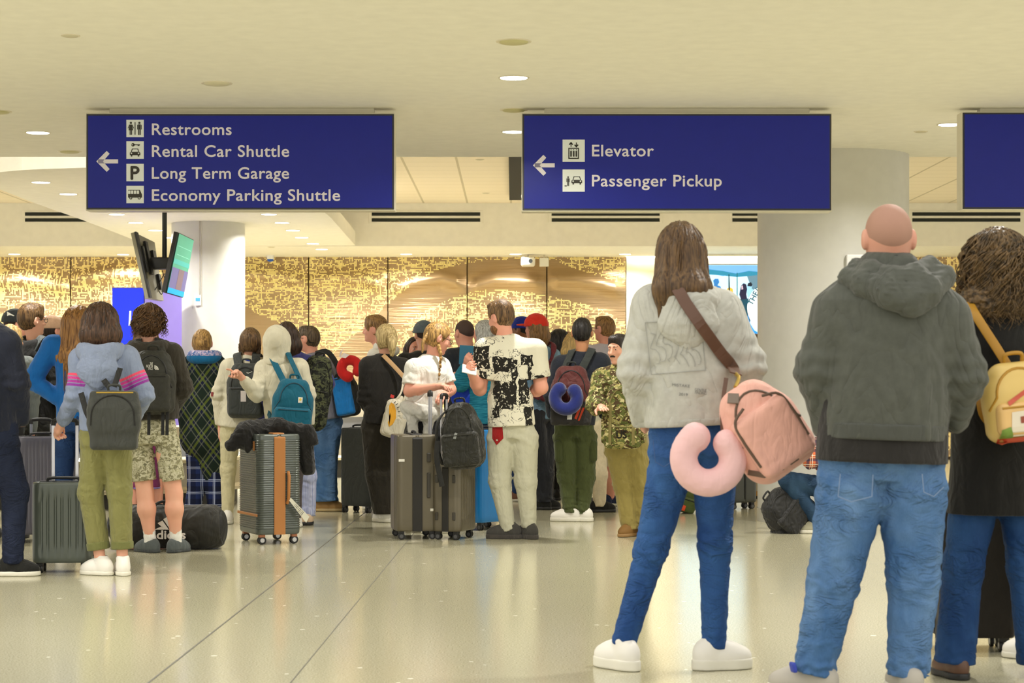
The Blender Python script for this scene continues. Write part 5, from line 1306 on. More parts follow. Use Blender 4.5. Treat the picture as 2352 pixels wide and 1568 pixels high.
p.pants(den_mid, 'jeans', r=(.100,.066,.050), hip=.185, fold=.007, stack=.004, wl=.08, seat=1.15, kneefold=1.5, seed=2)
p.shoes(whitel, rub_w, yaws=(-38, 75), laces=rub_w, thick=.045, size=1.05)
p.hair('long', H_br, srgb(116,88,54), length=.31, vol=1.04, strands=260, seed=2, cut_f=.04, sway=(-.015,0), res=.006, back=.045)
# tab of tattered hem and back pocket stitching
mb = MB(); 
for (a, b) in (((1500,1010),(1505,1060)),((1505,1060),(1525,1072)),((1525,1072),(1545,1058)),((1545,1058),(1548,1005))):
    A, B = WY(a[0],a[1],p.Y-.150), WY(b[0],b[1],p.Y-.152); mb.tube([A-p.root, B-p.root], .0018, 5)
mb.build('pocket_stitching', plain('jean_thread', srgb(60,90,140), .7), p.e)
m_faint = plain('faded_print', srgb(158,158,152), .8)
def wrap_line(P, pts, r, mat, nm, S=None):
    S = S or P.T; q = S.project([WY(a, b, P.Y) for a, b in pts], (0,1,0), .004); mb = MB(); mb.tube([v-P.root for v in q], r, 5); return mb.build(nm, mat, P.e, smooth=True)
def seg(pts, n=14):
    out = []
    for a, b in zip(pts[:-1], pts[1:]): out += [(a[0]+(b[0]-a[0])*k/n, a[1]+(b[1]-a[1])*k/n) for k in range(n)]
    return out+[pts[-1]]
wrap_line(p, seg([(1478,742),(1600,738),(1612,850),(1492,860),(1478,742)]), .0015, m_faint, 'back_print_frame')
for k in range(7):
    rs = random.Random(k); wrap_line(p, [(1490+k*15+8*math.sin(q*.9+k)+q*1.5, 760+q*7+6*math.cos(q*1.3+k)) for q in range(12)], .0013, m_faint, 'back_print_scribble')
for k, (tx, w) in enumerate((('MISTAKE', .07), ('THE YOUNG GENTLE', .13), ('MORE THAN FINDING', .12), ('2019', .035))):
    q = WY(1536+k*5, 886+k*7, p.Y)-p.root; o = text_mesh(tx, .016, plain('grey_print', srgb(96,98,98), .8), p.e, (q.x, q.y, q.z), rot=(math.pi/2, math.radians(5), 0), ext=0, width=w, name='back_lettering'); p.T.wrap(o, p.root, (0,1,0), .006)
# pink duffel backpack slung behind the right hip on a brown strap
pink = FB(srgb(232,176,158), 'pink_canvas', mottle=.04, rough=.7, fold=.25); pinkd = plain('taupe_webbing', srgb(96,76,60), .6)
bc = WY(1752, 985, p.Y-.30)
e, fr = backpack('pink canvas backpack hanging on a wide brown strap from the grey-hoodie person', bc, .31, .40, .20, pink, yaw=-8, roll=-34, pocket=True, zipm=pinkd, straps=False, handle=False, res=.008, rad=.085, pk=(.80,.66,.03,-.08), top=.74, pz=False)
cc, R_, F_, U_, rt = fr
mb = MB(); mb.ribbon([cc-R_*.155-U_*.10-F_*.05, cc-R_*.12-U_*.135-F_*.108, cc-R_*.04-U_*.15-F_*.118], -F_, .022, .005); mb.build('webbing_tab', pinkd, e).location = -rt
mb = MB(); mb.ribbon([cc-R_*.01-U_*.152-F_*.118, cc+R_*.03-U_*.152-F_*.118], -F_, .018, .005); mb.build('webbing_tab', pinkd, e).location = -rt
mb = MB(); mb.ribbon([cc-R_*.06+U_*.165-F_*.08, cc-R_*.03+U_*.19-F_*.05], -F_+U_*.5, .045, .006); mb.build('leather_tab', plain('grey_leather', srgb(120,104,90), .5), e).location = -rt
for sg in (-1,1):
    mb = MB(); pts = [cc+R_*(sg*.045)+U_*.13-F_*.118, cc+R_*(sg*.105)+U_*.10-F_*.118, cc+R_*(sg*.118)+U_*.02-F_*.122, cc+R_*(sg*.115)-U_*.10-F_*.122]; mb.tube(spline(pts, 5), [.006]*16, 6); mb.build('zip', pinkd, e, smooth=True).location = -rt
# wide brown shoulder strap: own thing part of the bag
yk = p.Y
CB = SDF(); CB.pr = list(WOM.T.pr)+list(WOM.H.pr)
pts = CB.project([WY(a, b, yk) for a, b in seg([(1548,668),(1565,700),(1600,752),(1650,815),(1676,842)], 5)], (0,1,0), .012)+[WY(1690,858,yk-.25)]
mb = MB(); mb.ribbon([q-rt for q in pts], Vector((.1,-1,.25)), .050, .006); mb.build('shoulder_strap', leather_br, e)
mb = MB(); mb.tube([q-rt for q in spline([WY(1690,858,yk-.24), WY(1697,868,yk-.27), cc+U_*.2-F_*.0], 4)], .008, 8); mb.build('clip', brass, e, smooth=True)
pts = spline([WY(1668,868,yk-.26), WY(1662,910,yk-.30), WY(1659,960,yk-.33), WY(1661,1004,yk-.33)], 4)
mb = MB(); mb.ribbon([q-rt for q in pts], Vector((0,-1,0)), .017, .004); mb.build('hanging_strap', leather_br, e)
neck_pillow('large pale pink neck pillow hanging beside the pink backpack', WY(1627,1052,p.Y-.36), .097, .055, FB(srgb(236,192,190), 'pink_velour', mottle=.03, fold=.15), (0,-1,.05), (.20,0,1), gap=1.5, res=.007)

p = Person('person in dark grey hooded jacket and faded jeans, shaved head, seen from behind', 2035, 1590, 1.853, 0, skin=srgb(214,158,134), ov=dict(hip=(2025,1040), neck=(2040,606), head=(2040,548), shl=(1942,728), shr=(2152,735), ell=(1888,850,0), hal=(1905,1005,.06), elr=(2205,860,0), har=(2190,985,.08), hpl=(1955,1110), hpr=(2095,1110), knl=(1915,1330), knr=(2098,1330), anl=(1868,1540), anr=(2085,1545)), res=.0085, wide=1.0)
MAN = p
jk = FB(srgb(84,86,78), 'grey_jacket_fleece', mottle=.13, fold=.8, fscale=4.2, msc=22)
p.body(hands='', hsc=1.12, neckr=.078, jaw=1.08, hres=.0055)
p.top(FB(srgb(44,42,40), mottle=.1), 'undershirt', hem=.475, rx=.250, hemr=.250, sleeve='none', ar=.19, fold=.003, belly=.015, shoulder=.9)
p.top(jk, 'hooded_jacket', hem=.522, rx=.252, hemr=.242, sleeve='long', sr=(.125,.100,.062), ar=.195, fold=.012, wl=.22, collar=.09, belly=.03, seed=6, shoulder=1.12)
p.hem_band(FB(srgb(78,80,74), 'ribbed_cuff', mottle=.06), hem=.522, rx=.245, ar=.203, w=.06, belly=.03)
S = SDF(.009); Y_ = p.Y; q = lambda a, b, dy: WY(a, b, Y_+dy)
ch = [q(1948,640,-.06), q(1985,655,-.15), q(2040,676,-.215), q(2092,694,-.225), q(2135,672,-.19), q(2172,636,-.09)]
for a_, b_ in zip(ch[:-1], ch[1:]): S.add(rc(a_, b_, .040, .040, Z3, 1.2), .03)
ch = [q(1968,618,-.02), q(2000,626,-.11), q(2050,640,-.17), q(2100,634,-.16), q(2135,612,-.06)]
for a_, b_ in zip(ch[:-1], ch[1:]): S.add(rc(a_, b_, .040, .040, Z3, 1.1), .03)
S.add(ell(q(2078,660,-.20), (.115,.035,.06)), .04); S.add(rc(q(2095,690,-.215), q(2102,708,-.215), .05, .02, (1,0,0), 1.6), .04)
S.disp = lambda P: (folds(P, .009, .07, (.6,1,2.0), 5)).astype(np.float32); S.build('hood', jk, p.e, p.root)
S = SDF(.008); S.add(rc(p.J['neck']-Z3*.07, p.J['neck']+Z3*.028+p.F*-.01, .15, .090), .02); S.cut(plane(p.J['neck']+Z3*.03, Z3)); S.build('tee_collar', FB(srgb(40,42,46), mottle=.1), p.e, p.root)
p.pants(den_lite, 'jeans', r=(.135,.098,.080), hip=.245, fold=.010, stack=.012, wl=.13, seat=1.3, kneefold=1.0, seed=5, flare=.078)
p.shoes(plain('grey_suede', srgb(178,172,160), .7), rub_w, yaws=(-62, -8), laces=rub_w, thick=.03, size=1.15)
S = SDF(.006); q0 = WY(1822,1532,p.Y-.055); S.add(rbox(q0, (.008,.022,.022), [(.9,.2,.2),(0,1,0),(-.2,0,1)], .008), .005); S.build('shoe_patch', plain('blue_patch', srgb(44,64,170), .5), p.e, p.root)
p.hair('buzz', srgb(174,132,112), res=.006)
for pk_ in (((1930,1088,1925,1140),(1925,1140,1955,1152),(1955,1152,2003,1140),(2003,1140,2005,1090)), ((2118,1088,2122,1130),(2122,1130,2145,1140),(2145,1140,2168,1118))):
    mb = MB()
    for (x0, y0, x1, y1) in pk_: A, B = WY(x0,y0,p.Y-.235), WY(x1,y1,p.Y-.235); mb.tube([A-p.root, B-p.root], .0018, 5)
    mb.build('pocket_stitching', plain('jean_thread_pale', srgb(120,140,170), .7), p.e)

p = Person('person with curly brown shoulder-length hair, long black cardigan and flared jeans', 2290, 1556, 1.80, 0, ov=dict(hip=(2290,1040), neck=(2290,690), head=(2290,602), shl=(2228,720), shr=(2372,720), ell=(2218,870,.02), hal=(2215,1020,.1), elr=(2415,880), har=(2410,1030,.1), hpl=(2245,1090), hpr=(2345,1090), knl=(2213,1300), knr=(2360,1300), anl=(2192,1515), anr=(2385,1515)), res=.009)
CUR = p
p.body(hands='', hres=.007)
p.top(FB(srgb(28,27,24), 'black_knit', mottle=.15, fold=.35), 'cardigan', hem=.365, rx=.185, hemr=.205, sleeve='long', sr=(.085,.07,.05), ar=.15, fold=.008, wl=.2, belly=.02)
p.pants(denim(srgb(28,64,112), srgb(52,92,142)), 'jeans', r=(.105,.078,.07), hip=.17, fold=.006, stack=.006, wl=.1, seat=1.1, flare=.082, kneefold=1.3)
p.shoes(leather_br, rub_b, yaws=(-15,20), kind='sneaker')
p.hair('curly', srgb(72,58,36), srgb(128,102,66), length=.26, vol=1.16, curly=True, strands=320, seed=4, res=.007, width=1.12, cut_f=.05)
mb = MB(); c = p.J['head']; mb.tube([c+Vector((math.cos(a)*.085, .05, .075+math.sin(a)*.06)) for a in [math.pi*k/12 for k in range(13)]], .006, 6); mb.build('hair_band', plain('amber_band', srgb(196,140,50), .3), p.e, smooth=True).location = -p.root
yel = plain('yellow_vinyl', srgb(222,190,110), .4); yel2 = plain('mustard_vinyl', srgb(178,130,30), .45)
e, fr = backpack('small yellow vinyl backpack with picture panels on the curly-haired person', WY(2338,922,p.Y-.26), .27, .31, .12, yel, yaw=0, roll=-6, pmat=plain('peach_vinyl', srgb(232,190,120), .4), strapm=yel2, zipm=yel2, straps=False, res=.007, fold=.001, pk=(.78,.42,.03,-.2), name='mini_backpack')
cc, R_, F_, U_, rt = fr
for nm, col, pts in (('red_trim', (196,80,50), [(-.105,-.155),(.1,-.155),(.1,-.135),(-.105,-.135)]), ('green_patch', (120,150,60), [(-.10,-.135),(-.05,-.135),(-.06,-.09),(-.095,-.10)]), ('white_panel', (232,220,196), [(-.06,-.13),(.08,-.13),(.08,-.03),(-.05,-.035)]), ('red_stripe', (200,84,56), [(-.055,-.01),(.06,.055),(.06,.075),(-.06,.005)]), ('brown_patch', (150,70,44), [(-.02,-.08),(.06,-.08),(.06,-.05),(-.02,-.055)])):
    decal(fr, nm, plain(nm, srgb(*col), .4), pts, .06, e, lift=.0045 if nm in ('brown_patch', 'green_patch') else .002)
yk = p.Y
mb = MB(); mb.ribbon([q-rt for q in spline([WY(2222,690,yk-.07), WY(2245,730,yk-.175), WY(2290,800,yk-.19), WY(2322,852,yk-.20)], 5)], Vector((-.1,-1,.2)), .036, .007); mb.build('shoulder_strap', yel2, e, smooth=True)
mb = MB(); mb.ribbon([q-rt for q in spline([WY(2248,905,yk-.16), WY(2256,950,yk-.2), WY(2275,975,yk-.22)], 4)], Vector((-.1,-1,0)), .028, .006); mb.build('lower_strap', yel2, e, smooth=True)
suitcase('tall black fabric suitcase standing behind the curly-haired person', 2232, 1490, .33, .60, .26, FB(srgb(40,36,30), 'black_canvas', mottle=.1), yaw=0, groove='n', big_wheel=.026, hubm=plain('chrome_hub', srgb(170,170,175), .3, metal=.6), rad=.03)
p = Person('person standing mostly outside the right edge, white trainers', 2440, 1512, 1.70, 0, res=.016, ov={})
p.body(hands=''); p.top(blk2, 'top'); p.pants(den_dark, 'trousers'); p.shoes(whitel, rub_w, yaws=(-60, 10)); p.hair('short', H_br)

# ================================================================== left group
p = Person('person in navy jacket cut by the left edge, dark jeans and black slip-on shoe', -28, 1322, 1.80, 25, res=.010, ov=dict(neck=(-42,735), head=(-48,690), shl=(-100,770,.05), shr=(15,790,-.05), elr=(42,880,-.05), har=(50,975,.08), knr=(35,1130), anr=(28,1290), hpr=(5,1020), hip=(-30,985), knl=(-60,1140), anl=(-70,1290)))
p.body(hands=''); p.top(navy, 'jacket', hem=.49, rx=.19, sr=(.085,.07,.055), ar=.15, fold=.008, shoulder=1.15); p.pants(den_dark, 'jeans', r=(.11,.082,.062), hip=.18, seat=1.1, stack=.008)
p.shoes(blk, rub_w, yaws=(40,85), thick=.03, size=1.08); p.hair('short', H_br)
backpack('dark olive backpack worn by the person cut off at the left edge', p.on(-.02, .62, .24)+Vector((.05,0,0)), .33, .46, .16, nylon, yaw=25, wearer=p, straps=False)
p = Person('person with blonde hair and grey top behind the navy jacket at far left', 8, 1236, 1.59, 20, res=.014, headx=0, ov=dict(shr=(62,835,0), elr=(78,900), head=(26,783), neck=(28,825)))
p.body(hands=''); p.top(FB(srgb(112,118,116), mottle=.1), 'top', rx=.16); p.pants(blk, 'trousers'); p.shoes(blk, rub_b); p.hair('long', H_bl, srgb(220,180,110), length=.16, vol=1.0)
q = p.on(.05, .58, .2); backpack('black shoulder bag with metal clips behind the grey top at far left', q+Vector((.08,-.05,-.10)), .28, .40, .12, nylon2, yaw=10, straps=False, name='shoulder_bag')
p = Person('person in black cap with a white triangle emblem at far left', 42, 1185, 1.80, 55, res=.015, skin='pink', ov=dict(head=(36,745)))
p.body(hands=''); p.top(FB(srgb(60,62,66)), 'top'); p.pants(den_dark, 'jeans'); p.shoes(blk, rub_b); p.hair('buzz', H_dk); p.cap(FB(srgb(44,48,50), 'cap_cotton'), brimyaw=0)
hc = p.J['head']; mb = MB(); q = hc+Vector((-.02,-.098,.075)); mb.prism([q+Vector((-.03,0,-.03))-p.root, q+Vector((.035,0,0))-p.root, q+Vector((-.03,0,.035))-p.root], (0,-.004,0)); mb.build('cap_emblem', m_print_w, p.e)
p = Person('person with tousled brown hair, glasses and earbud in a black hoodie', 84, 1222, 1.79, 28, res=.012, headyaw=48, ov=dict(head=(74,737)))
p.body(hands='', hres=.006); p.top(FB(srgb(38,38,38), mottle=.15), 'hoodie', rx=.175, sr=(.075,.06,.045), ar=.13); p.hood(FB(srgb(36,36,36), mottle=.15), .95); p.pants(blk2, 'trousers'); p.shoes(blk, rub_b)
p.hair('short', H_br, srgb(126,96,60), vol=1.08, lift=.012); p.glasses()
e, fr = backpack('grey backpack with buckles on the black-hoodie person at left', p.on(-.02, .66, .2), .28, .42, .13, FB(srgb(74,80,80), 'grey_nylon', rough=.6), yaw=28, wearer=p, res=.011)
p = Person('person in tan flat cap seen from behind at left', 118, 1176, 1.78, 40, res=.015, skin='pink')
p.body(hands=''); p.top(blk, 'top'); p.pants(blk, 'trousers'); p.shoes(blk, rub_b); p.hair('short', H_bk, H_dk); p.cap(FB(srgb(190,156,128), 'cap_wool'), name='flat_cap')
p = Person('person with long auburn hair and blue long-sleeved top, hand on hip', 178, 1262, 1.70, 8, res=.011, headyaw=30, ov=dict(ell=(74,872,.0), hal=(142,922,-.03), shl=(122,790), neck=(175,775), head=(183,744), shr=(215,790), hip=(178,960)))
p.body(hands='l', modes=('flat','relax')); p.top(FB(srgb(18,94,168), 'blue_jersey', mottle=.06, fold=.25), 'long_sleeve_top', hem=.53, rx=.15, sr=(.072,.066,.052), band=False); p.pants(den_nav, 'jeans'); p.shoes(whitel, rub_w)
p.hair('long', H_au, srgb(176,128,70), length=.46, vol=1.06, strands=90, seed=8, back=.02, width=1.15)
p = Person('person in blue-grey hoodie with pink sleeve stripes and olive trousers', 240, 1320, 1.665, -2, res=.009, ov=dict(hip=(243,985), neck=(234,808), head=(231,744), shl=(188,822), shr=(290,818), ell=(176,905,-.03), hal=(140,975,.1), elr=(330,905,0), har=(300,975,.2), knl=(208,1130), knr=(275,1125), anl=(232,1300), anr=(282,1297), hpl=(222,1020), hpr=(268,1020)), headyaw=-12)
HG = p
hg = FB(srgb(134,146,172), 'blue_grey_fleece', mottle=.06, fold=.35, msc=30)
def arm_stripes(m, P, at, cols, w=.017, gap=.023):
    m = m.copy(); nt = m.node_tree; b = nt.nodes['Principled BSDF']; cur = b.inputs['Base Color'].links[0].from_socket; tc = N(nt, 'ShaderNodeTexCoord')
    for k in 'lr':
        sh, el = P.J['sh'+k]-P.root, P.J['el'+k]-P.root; dr = (el-sh).normalized(); c0 = sh+(el-sh)*at
        sb = N(nt, 'ShaderNodeVectorMath', operation='SUBTRACT'); L(nt, tc.outputs['Object'], sb.inputs[0]); sb.inputs[1].default_value = c0
        dt = N(nt, 'ShaderNodeVectorMath', operation='DOT_PRODUCT'); L(nt, sb.outputs[0], dt.inputs[0]); dt.inputs[1].default_value = dr
        ln = N(nt, 'ShaderNodeVectorMath', operation='LENGTH'); L(nt, sb.outputs[0], ln.inputs[0]); near = mmath(nt, 'LESS_THAN', ln.outputs['Value'], .125)
        for q, col in enumerate(cols):
            on = mmath(nt, 'MULTIPLY', near, mmath(nt, 'LESS_THAN', mmath(nt, 'ABSOLUTE', mmath(nt, 'SUBTRACT', dt.outputs['Value'], q*gap)), w/2)); cur = mixc(nt, on, cur, srgb(*col))
    L(nt, cur, b.inputs['Base Color']); return m
hg_plain = hg; hg = arm_stripes(hg, p, .50, ((232,84,112),(214,70,150),(176,62,158),(140,56,150)), .016, .021)
p.body(hands='l', modes=('grip','relax'), legs=True, legr=(.045,.036,.034)); p.top(hg, 'hoodie', hem=.535, rx=.160, sr=(.074,.064,.046), ar=.135, fold=.007, seed=3, shoulder=1.08); p.hood(hg_plain, 1.08, drop=.01, low=.01, out=.03)
olv = FB(srgb(128,126,76), 'olive_twill', mottle=.07, fold=.45)
p.pants(olv, 'trousers', r=(.098,.074,.066), length=.90, hip=.165, seat=1.15, fold=.007, stack=.003); p.cuffs(FB(srgb(112,114,66), 'olive_twill', mottle=.07), .071, at=.90, w=.045)
p.shoes(whitel, rub_w, yaws=(-62,-18), laces=rub_w, thick=.026); p.socks(white, .05, .039)
p.hair('bob', H_dk, srgb(92,64,44), length=.14, vol=1.12, strands=60, seed=3, width=1.08, back=.01)
e, fr = backpack('flat charcoal rolltop backpack with gold zip on the blue-grey hoodie', WY(262,965,p.Y-.235), .285, .36, .11, FB(srgb(60,62,58), 'charcoal_canvas', rough=.7, mottle=.1), yaw=-4, pocket=False, top=1.02, straps=False, zipm=nylon2, res=.008, rad=.03)
mb = MB(); mb.tube([q-fr[4] for q in LASTBAG[0].project([fr[0]+fr[1]*(-.10+.02*k)+fr[3]*.168 for k in range(12)], fr[2], .001)], .0045, 6); mb.build('zip', brass, e, smooth=True)
cc, R_, F_, U_, rt = fr
mb = MB(); mb.tube([cc-R_*.055-F_*.059+U_*.0-rt, cc+R_*.12-F_*.059-rt], .0035, 6); mb.build('pocket_zip', brass, e, smooth=True)
yk = p.Y
for pts in ([(196,806,-.10),(215,840,-.165),(250,888,-.20)], [(276,845,-.16),(270,865,-.18),(262,888,-.20)], [(186,902,-.13),(198,945,-.18),(218,985,-.2)]):
    mb = MB(); mb.ribbon([WY(a, b, yk+c)-rt for a, b, c in pts], Vector((0,-1,.2)), .034, .006); mb.build('shoulder_strap', nylon2, e, smooth=True)
suitcase('small green-grey ribbed cabin suitcase beside the olive trousers', 146, 1312, .365, .50, .24, plain('green_grey_shell', srgb(84,90,82), .32, metal=.2), yaw=-6, groove='v', ng=7, handle_up=.36, rods=.148, rad=.05, dep=.007)
suitcase('large grey-violet ribbed suitcase between the left legs', 100, 1243, .44, .72, .30, plain('violet_grey_shell', srgb(92,90,100), .38, metal=.2), yaw=-22, groove='v', ng=13, handle_up=.10, rods=.15, rad=.05, dep=.006)
p = Person('person with curly brown hair, black hoodie, camouflage shorts and white socks', 352, 1268, 1.745, 0, res=.010, ov=dict(hip=(352,985), neck=(343,795), head=(343,736), shl=(300,815), shr=(392,812), ell=(296,890), hal=(308,960,.12), elr=(420,890,.02), har=(390,950,.25), knl=(334,1135), knr=(400,1135), anl=(345,1240), anr=(404,1238), hpl=(322,1010), hpr=(385,1010)))
CG = p
bh = FB(srgb(54,50,42), 'black_fleece', mottle=.12, fold=.4)
p.body(hands='', legs=True, legr=(.082,.056,.034)); p.top(bh, 'hoodie', hem=.53, rx=.185, sr=(.085,.07,.05), ar=.14, fold=.008, shoulder=1.1); p.hood(bh, 1.12, seed=1)
p.pants(m_camoshort, 'shorts', r=(.083,.087,.1), length=.40, hip=.165, seat=1.15, fold=.006)
p.socks(white, .13, .042); p.shoes(FB(srgb(84,90,90), 'grey_knit', mottle=.1), FB(srgb(66,70,70), 'grey_sole'), yaws=(-50,25), thick=.02, kind='slip')
p.hair('curly', srgb(62,42,28), srgb(120,88,56), length=.12, vol=1.02, curly=True, strands=110, seed=9, width=1.0)
e, fr = backpack('large charcoal hiking backpack with a small white dome emblem on curly-haired person', WY(352,878,p.Y-.24), .30, .44, .16, nylon, yaw=0, wearer=p, res=.008, rad=.07, pk=(.86,.60,.03,-.16), top=.82, fold=.006)
for k, tx in enumerate(('THE','NORTH','FACE')): btext(fr, tx, .028, m_print_w, e, -.028+(.024 if k == 0 else (.0 if k == 1 else .016))-.005, .118-.016*k, .075, width=(.020,.044,.028)[k], off=.012, offset=.0006)
for q, r in enumerate((.030,.022,.014)): decal(fr, 'logo_arc', m_print_w, [(.022+r*math.cos(a), .086+r*math.sin(a)) for a in [math.pi/2*k/8 for k in range(9)]]+[(.022+(r-.005)*math.cos(a), .086+(r-.005)*math.sin(a)) for a in [math.pi/2*(8-k)/8 for k in range(9)]], .078, e, off=.013)
for x in (-.02,.075,.105): mb = MB(); c = fr[0]; mb.ribbon([c+Vector((x,-.05,-.20))-fr[4], c+Vector((x,-.06,-.36))-fr[4]], Vector((0,-1,0)), .022, .004); mb.build('hanging_strap', nylon2, e)
# sports duffel
dc = WY(382, 1206, p.Y+.38*0+.30); dc.z = .155
e = empty('duffel_bag', (dc.x, dc.y, 0), 'big black sports duffel with white slanted-stripe emblem lying on the floor', 'duffel bag'); rt = Vector((dc.x, dc.y, 0))
S = SDF(.009); S.add(rc(dc-Vector((.27,0,0)), dc+Vector((.31,0,0)), .155, .160, Vector((0,1,0)), 1.05), .05); S.cut(plane((0,0,.004), (0,0,-1))); S.cut(plane(dc+Vector((.40,0,0)), (1,0,.1))); S.disp = lambda P: folds(P, .014, .22, (1,1,1), 2).astype(np.float32)
S.build('bag_body', FB(srgb(40,39,34), 'black_nylon', rough=.6, mottle=.12, fold=.5, fscale=6), e, rt)
S = SDF(.009); S.add(ell(dc+Vector((.385,0,-.005)), (.05,.14,.13)), .02); S.build('end_panel', nylon2, e, rt)
lx = WY(375, 1195, dc.y-.17); 
def lp(px, py): q = WY(px, py, dc.y-.178); return q-rt
for q in (((354,1216),(372,1208),(378,1216)),((362,1201),(373,1195),(388,1216),(379,1216)),((375,1192),(385,1186),(401,1216),(391,1216))):
    mb = MB(); mb.prism([lp(*c) for c in q], (0,-.003,0)); mb.build('logo_stripe', m_print_w, e)
q = lp(345, 1237); text_mesh('adidas', .085, m_print_w, e, (q.x, q.y, q.z), width=.245, offset=.0025, ext=.001)
mb = MB(); mb.tube([Vector(v)-rt for v in spline([dc+Vector((-.1,-.14,.08)), dc+Vector((-.05,-.05,.175)), dc+Vector((.1,-.05,.175)), dc+Vector((.16,-.14,.06))], 5)], .010, 8); mb.build('handle', nylon2, e, smooth=True)
p = Person('person in long purple dress hidden behind the curly-haired one', 334, 1188, 1.72, -20, res=.016, skin='pink')
p.body(hands='', legs=True); p.top(FB(srgb(122,44,96), 'purple_jersey', mottle=.08), 'dress', hem=.15, rx=.14, hemr=.142, sleeve='long', ar=.14, fold=.004); p.shoes(blk, rub_b); p.hair('bob', H_br, length=.12)
p.hem_band(FB(srgb(140,130,200)), hem=.148, rx=.145, ar=.148, w=.02)
# plaid blanket person
p = Person('person wrapped in a green and navy plaid blanket with blue plaid trousers', 470, 1184, 1.645, 0, res=.013, ov=dict(head=(465,788), knl=(452,1110), knr=(492,1110), shl=(438,838), shr=(500,838), ell=(432,900), elr=(512,900), hal=(450,940,.15), har=(500,940,.15)))
p.body(hands=''); p.pants(m_pjs, 'pyjama_trousers', r=(.10,.08,.075), hip=.16); p.shoes(blk, rub_b); p.hair('bun', H_lb, srgb(206,164,96), tie=(.012,-.10,.0))
S = SDF(.012); c0 = p.J['neck']
S.add(rc(p.J['shl']+Z3*.0, p.J['shr'], .085, .085), .05); S.add(rc(c0-Z3*.03, WY(468,1000,p.Y-.02), .13, .22, Vector((0,1,0)), .75), .08); S.add(rc(WY(472,950,p.Y-.02), WY(485,1060,p.Y-.03), .24, .11, Vector((0,1,0)), .6), .08); S.add(rc(WY(485,1060,p.Y-.03), WY(484,1118,p.Y-.05), .10, .03, Vector((0,1,0)), .6), .08)
S.add(rc(WY(500,990,p.Y-.02), WY(534,1040,p.Y-.02), .13, .06, Vector((0,1,0)), .6), .06); S.add(rc(c0-Z3*.04, c0+Z3*.0, .10, .075), .05); S.disp = lambda P: folds(P, .012, .18, (1,1,.4), 3).astype(np.float32)
o = S.build('blanket', m_blanket, None, p.root); o.location = p.root; tag(o, 'green and navy plaid fleece blanket wrapped round the person by the left column', 'blanket')
nc = p.J['neck']+Z3*.035
e = neck_pillow('flower-print and teal neck pillow worn above the plaid blanket', nc, .105, .055, FB(srgb(20,104,156), 'teal_velour', mottle=.05), (0,-.05,1), (0,1,0), gap=.9, res=.009)
S = SDF(.009); f_, l_, h_ = torus(nc+Z3*.014, [(1,0,0),(0,1,0),(0,0,1)], .105, .0515, arc=(math.pi/2+.45, math.pi/2+2*math.pi-.45)); S.add((f_, l_, h_), .01); S.cut(plane(nc+Z3*.008, -Z3))
S.build('printed_cover', camo('flower_print', [srgb(140,150,196), srgb(196,176,206), srgb(84,110,170), srgb(226,214,226)], 22, (.5,.52,.6)), e, nc)
# ================================================================== centre left group
p = Person('person with two braids and cream hoodie wearing a dark grey backpack', 552, 1202, 1.635, 4, res=.011, ov=dict(head=(576,787), neck=(572,822), shl=(527,842), shr=(612,842), ell=(502,905), hal=(508,990,.02), elr=(628,905)))
p.body(hands='l', modes=('relax','relax')); p.top(cream, 'hoodie', hem=.49, rx=.175, sr=(.075,.062,.045), ar=.13, fold=.007, seed=2); p.pants(FB(srgb(206,198,160), 'beige_cotton'), 'trousers'); p.shoes(whitel, rub_w)
p.hair('braid', H_br, srgb(128,98,62), tie=[((-.07,-.05,0),(-.075,-.04,-.07),(-.04,-.055,-.15)),((.07,-.05,0),(.075,-.04,-.07),(.05,-.06,-.18))], vol=1.02)
mb = MB(); mb.ribbon(spline([p.J['neck']+Vector((-.09,.0,.0))-p.root, p.J['neck']+Vector((-.02,-.085,-.01))-p.root, p.J['neck']+Vector((.09,-.06,-.04))-p.root], 5), Vector((0,-.8,.6)), .022, .004); mb.build('lanyard', FB(srgb(30,60,190)), p.e, smooth=True)
mb = MB(); q = p.J['ell']+Vector((-.045,-.05,.0))-p.root; mb.box(q, (.010,.012,.018), .002); mb.build('sleeve_label', plain('red_black_label', srgb(150,60,60), .6), p.e)
e, fr = backpack('dark grey backpack with white swoosh and paper luggage tag on the braided person', WY(566,897,p.Y-.21), .32, .46, .13, FB(srgb(58,62,60), 'grey_nylon', rough=.6, mottle=.1), yaw=4, wearer=p, res=.010, strap_w=.07, pk=(.9,.55,.02,-.19))
decal(fr, 'swoosh', m_print_w, [(.015,.145),(.03,.143),(.075,.165),(.03,.149),(.012,.152),(.008,.160)], .07, e)
decal(fr, 'luggage_tag', plain('paper_tag', srgb(216,208,206), .6), [(-.03,-.09),(.015,-.09),(.015,.0),(-.03,.0)], .09, e)
p = Person('person in blue striped trousers and navy jacket behind the hooded one, dark bob', 668, 1205, 1.68, -15, res=.013, ov=dict(head=(658,774), hip=(690,960), neck=(665,812), shl=(650,842), shr=(735,838), elr=(752,880), knr=(708,1095), anr=(707,1182), knl=(690,1095), anl=(694,1184)))
p.body(hands=''); p.top(FB(srgb(52,52,110), 'navy_shell', rough=.6), 'rain_jacket', rx=.17, sr=(.075,.06,.045)); p.pants(heather('blue_stripe_cotton', srgb(150,158,196), srgb(196,200,222), (60,60,1)), 'trousers', r=(.09,.07,.065)); p.shoes(plain('tan_sandal', srgb(206,180,150), .6), rub_b); p.hair('bob', H_dk, length=.15, vol=1.03)
e, fr = backpack('dark camouflage roll-top backpack left of the grey-shirt person', WY(722,902,p.Y-.10), .27, .62, .20, m_camobag, yaw=-22, roll=9, wearer=None, straps=False, res=.011, fold=.009, zipm=nylon2, rad=.08, strapm=nylon2, pk=(.7,.4,.02,-.15))
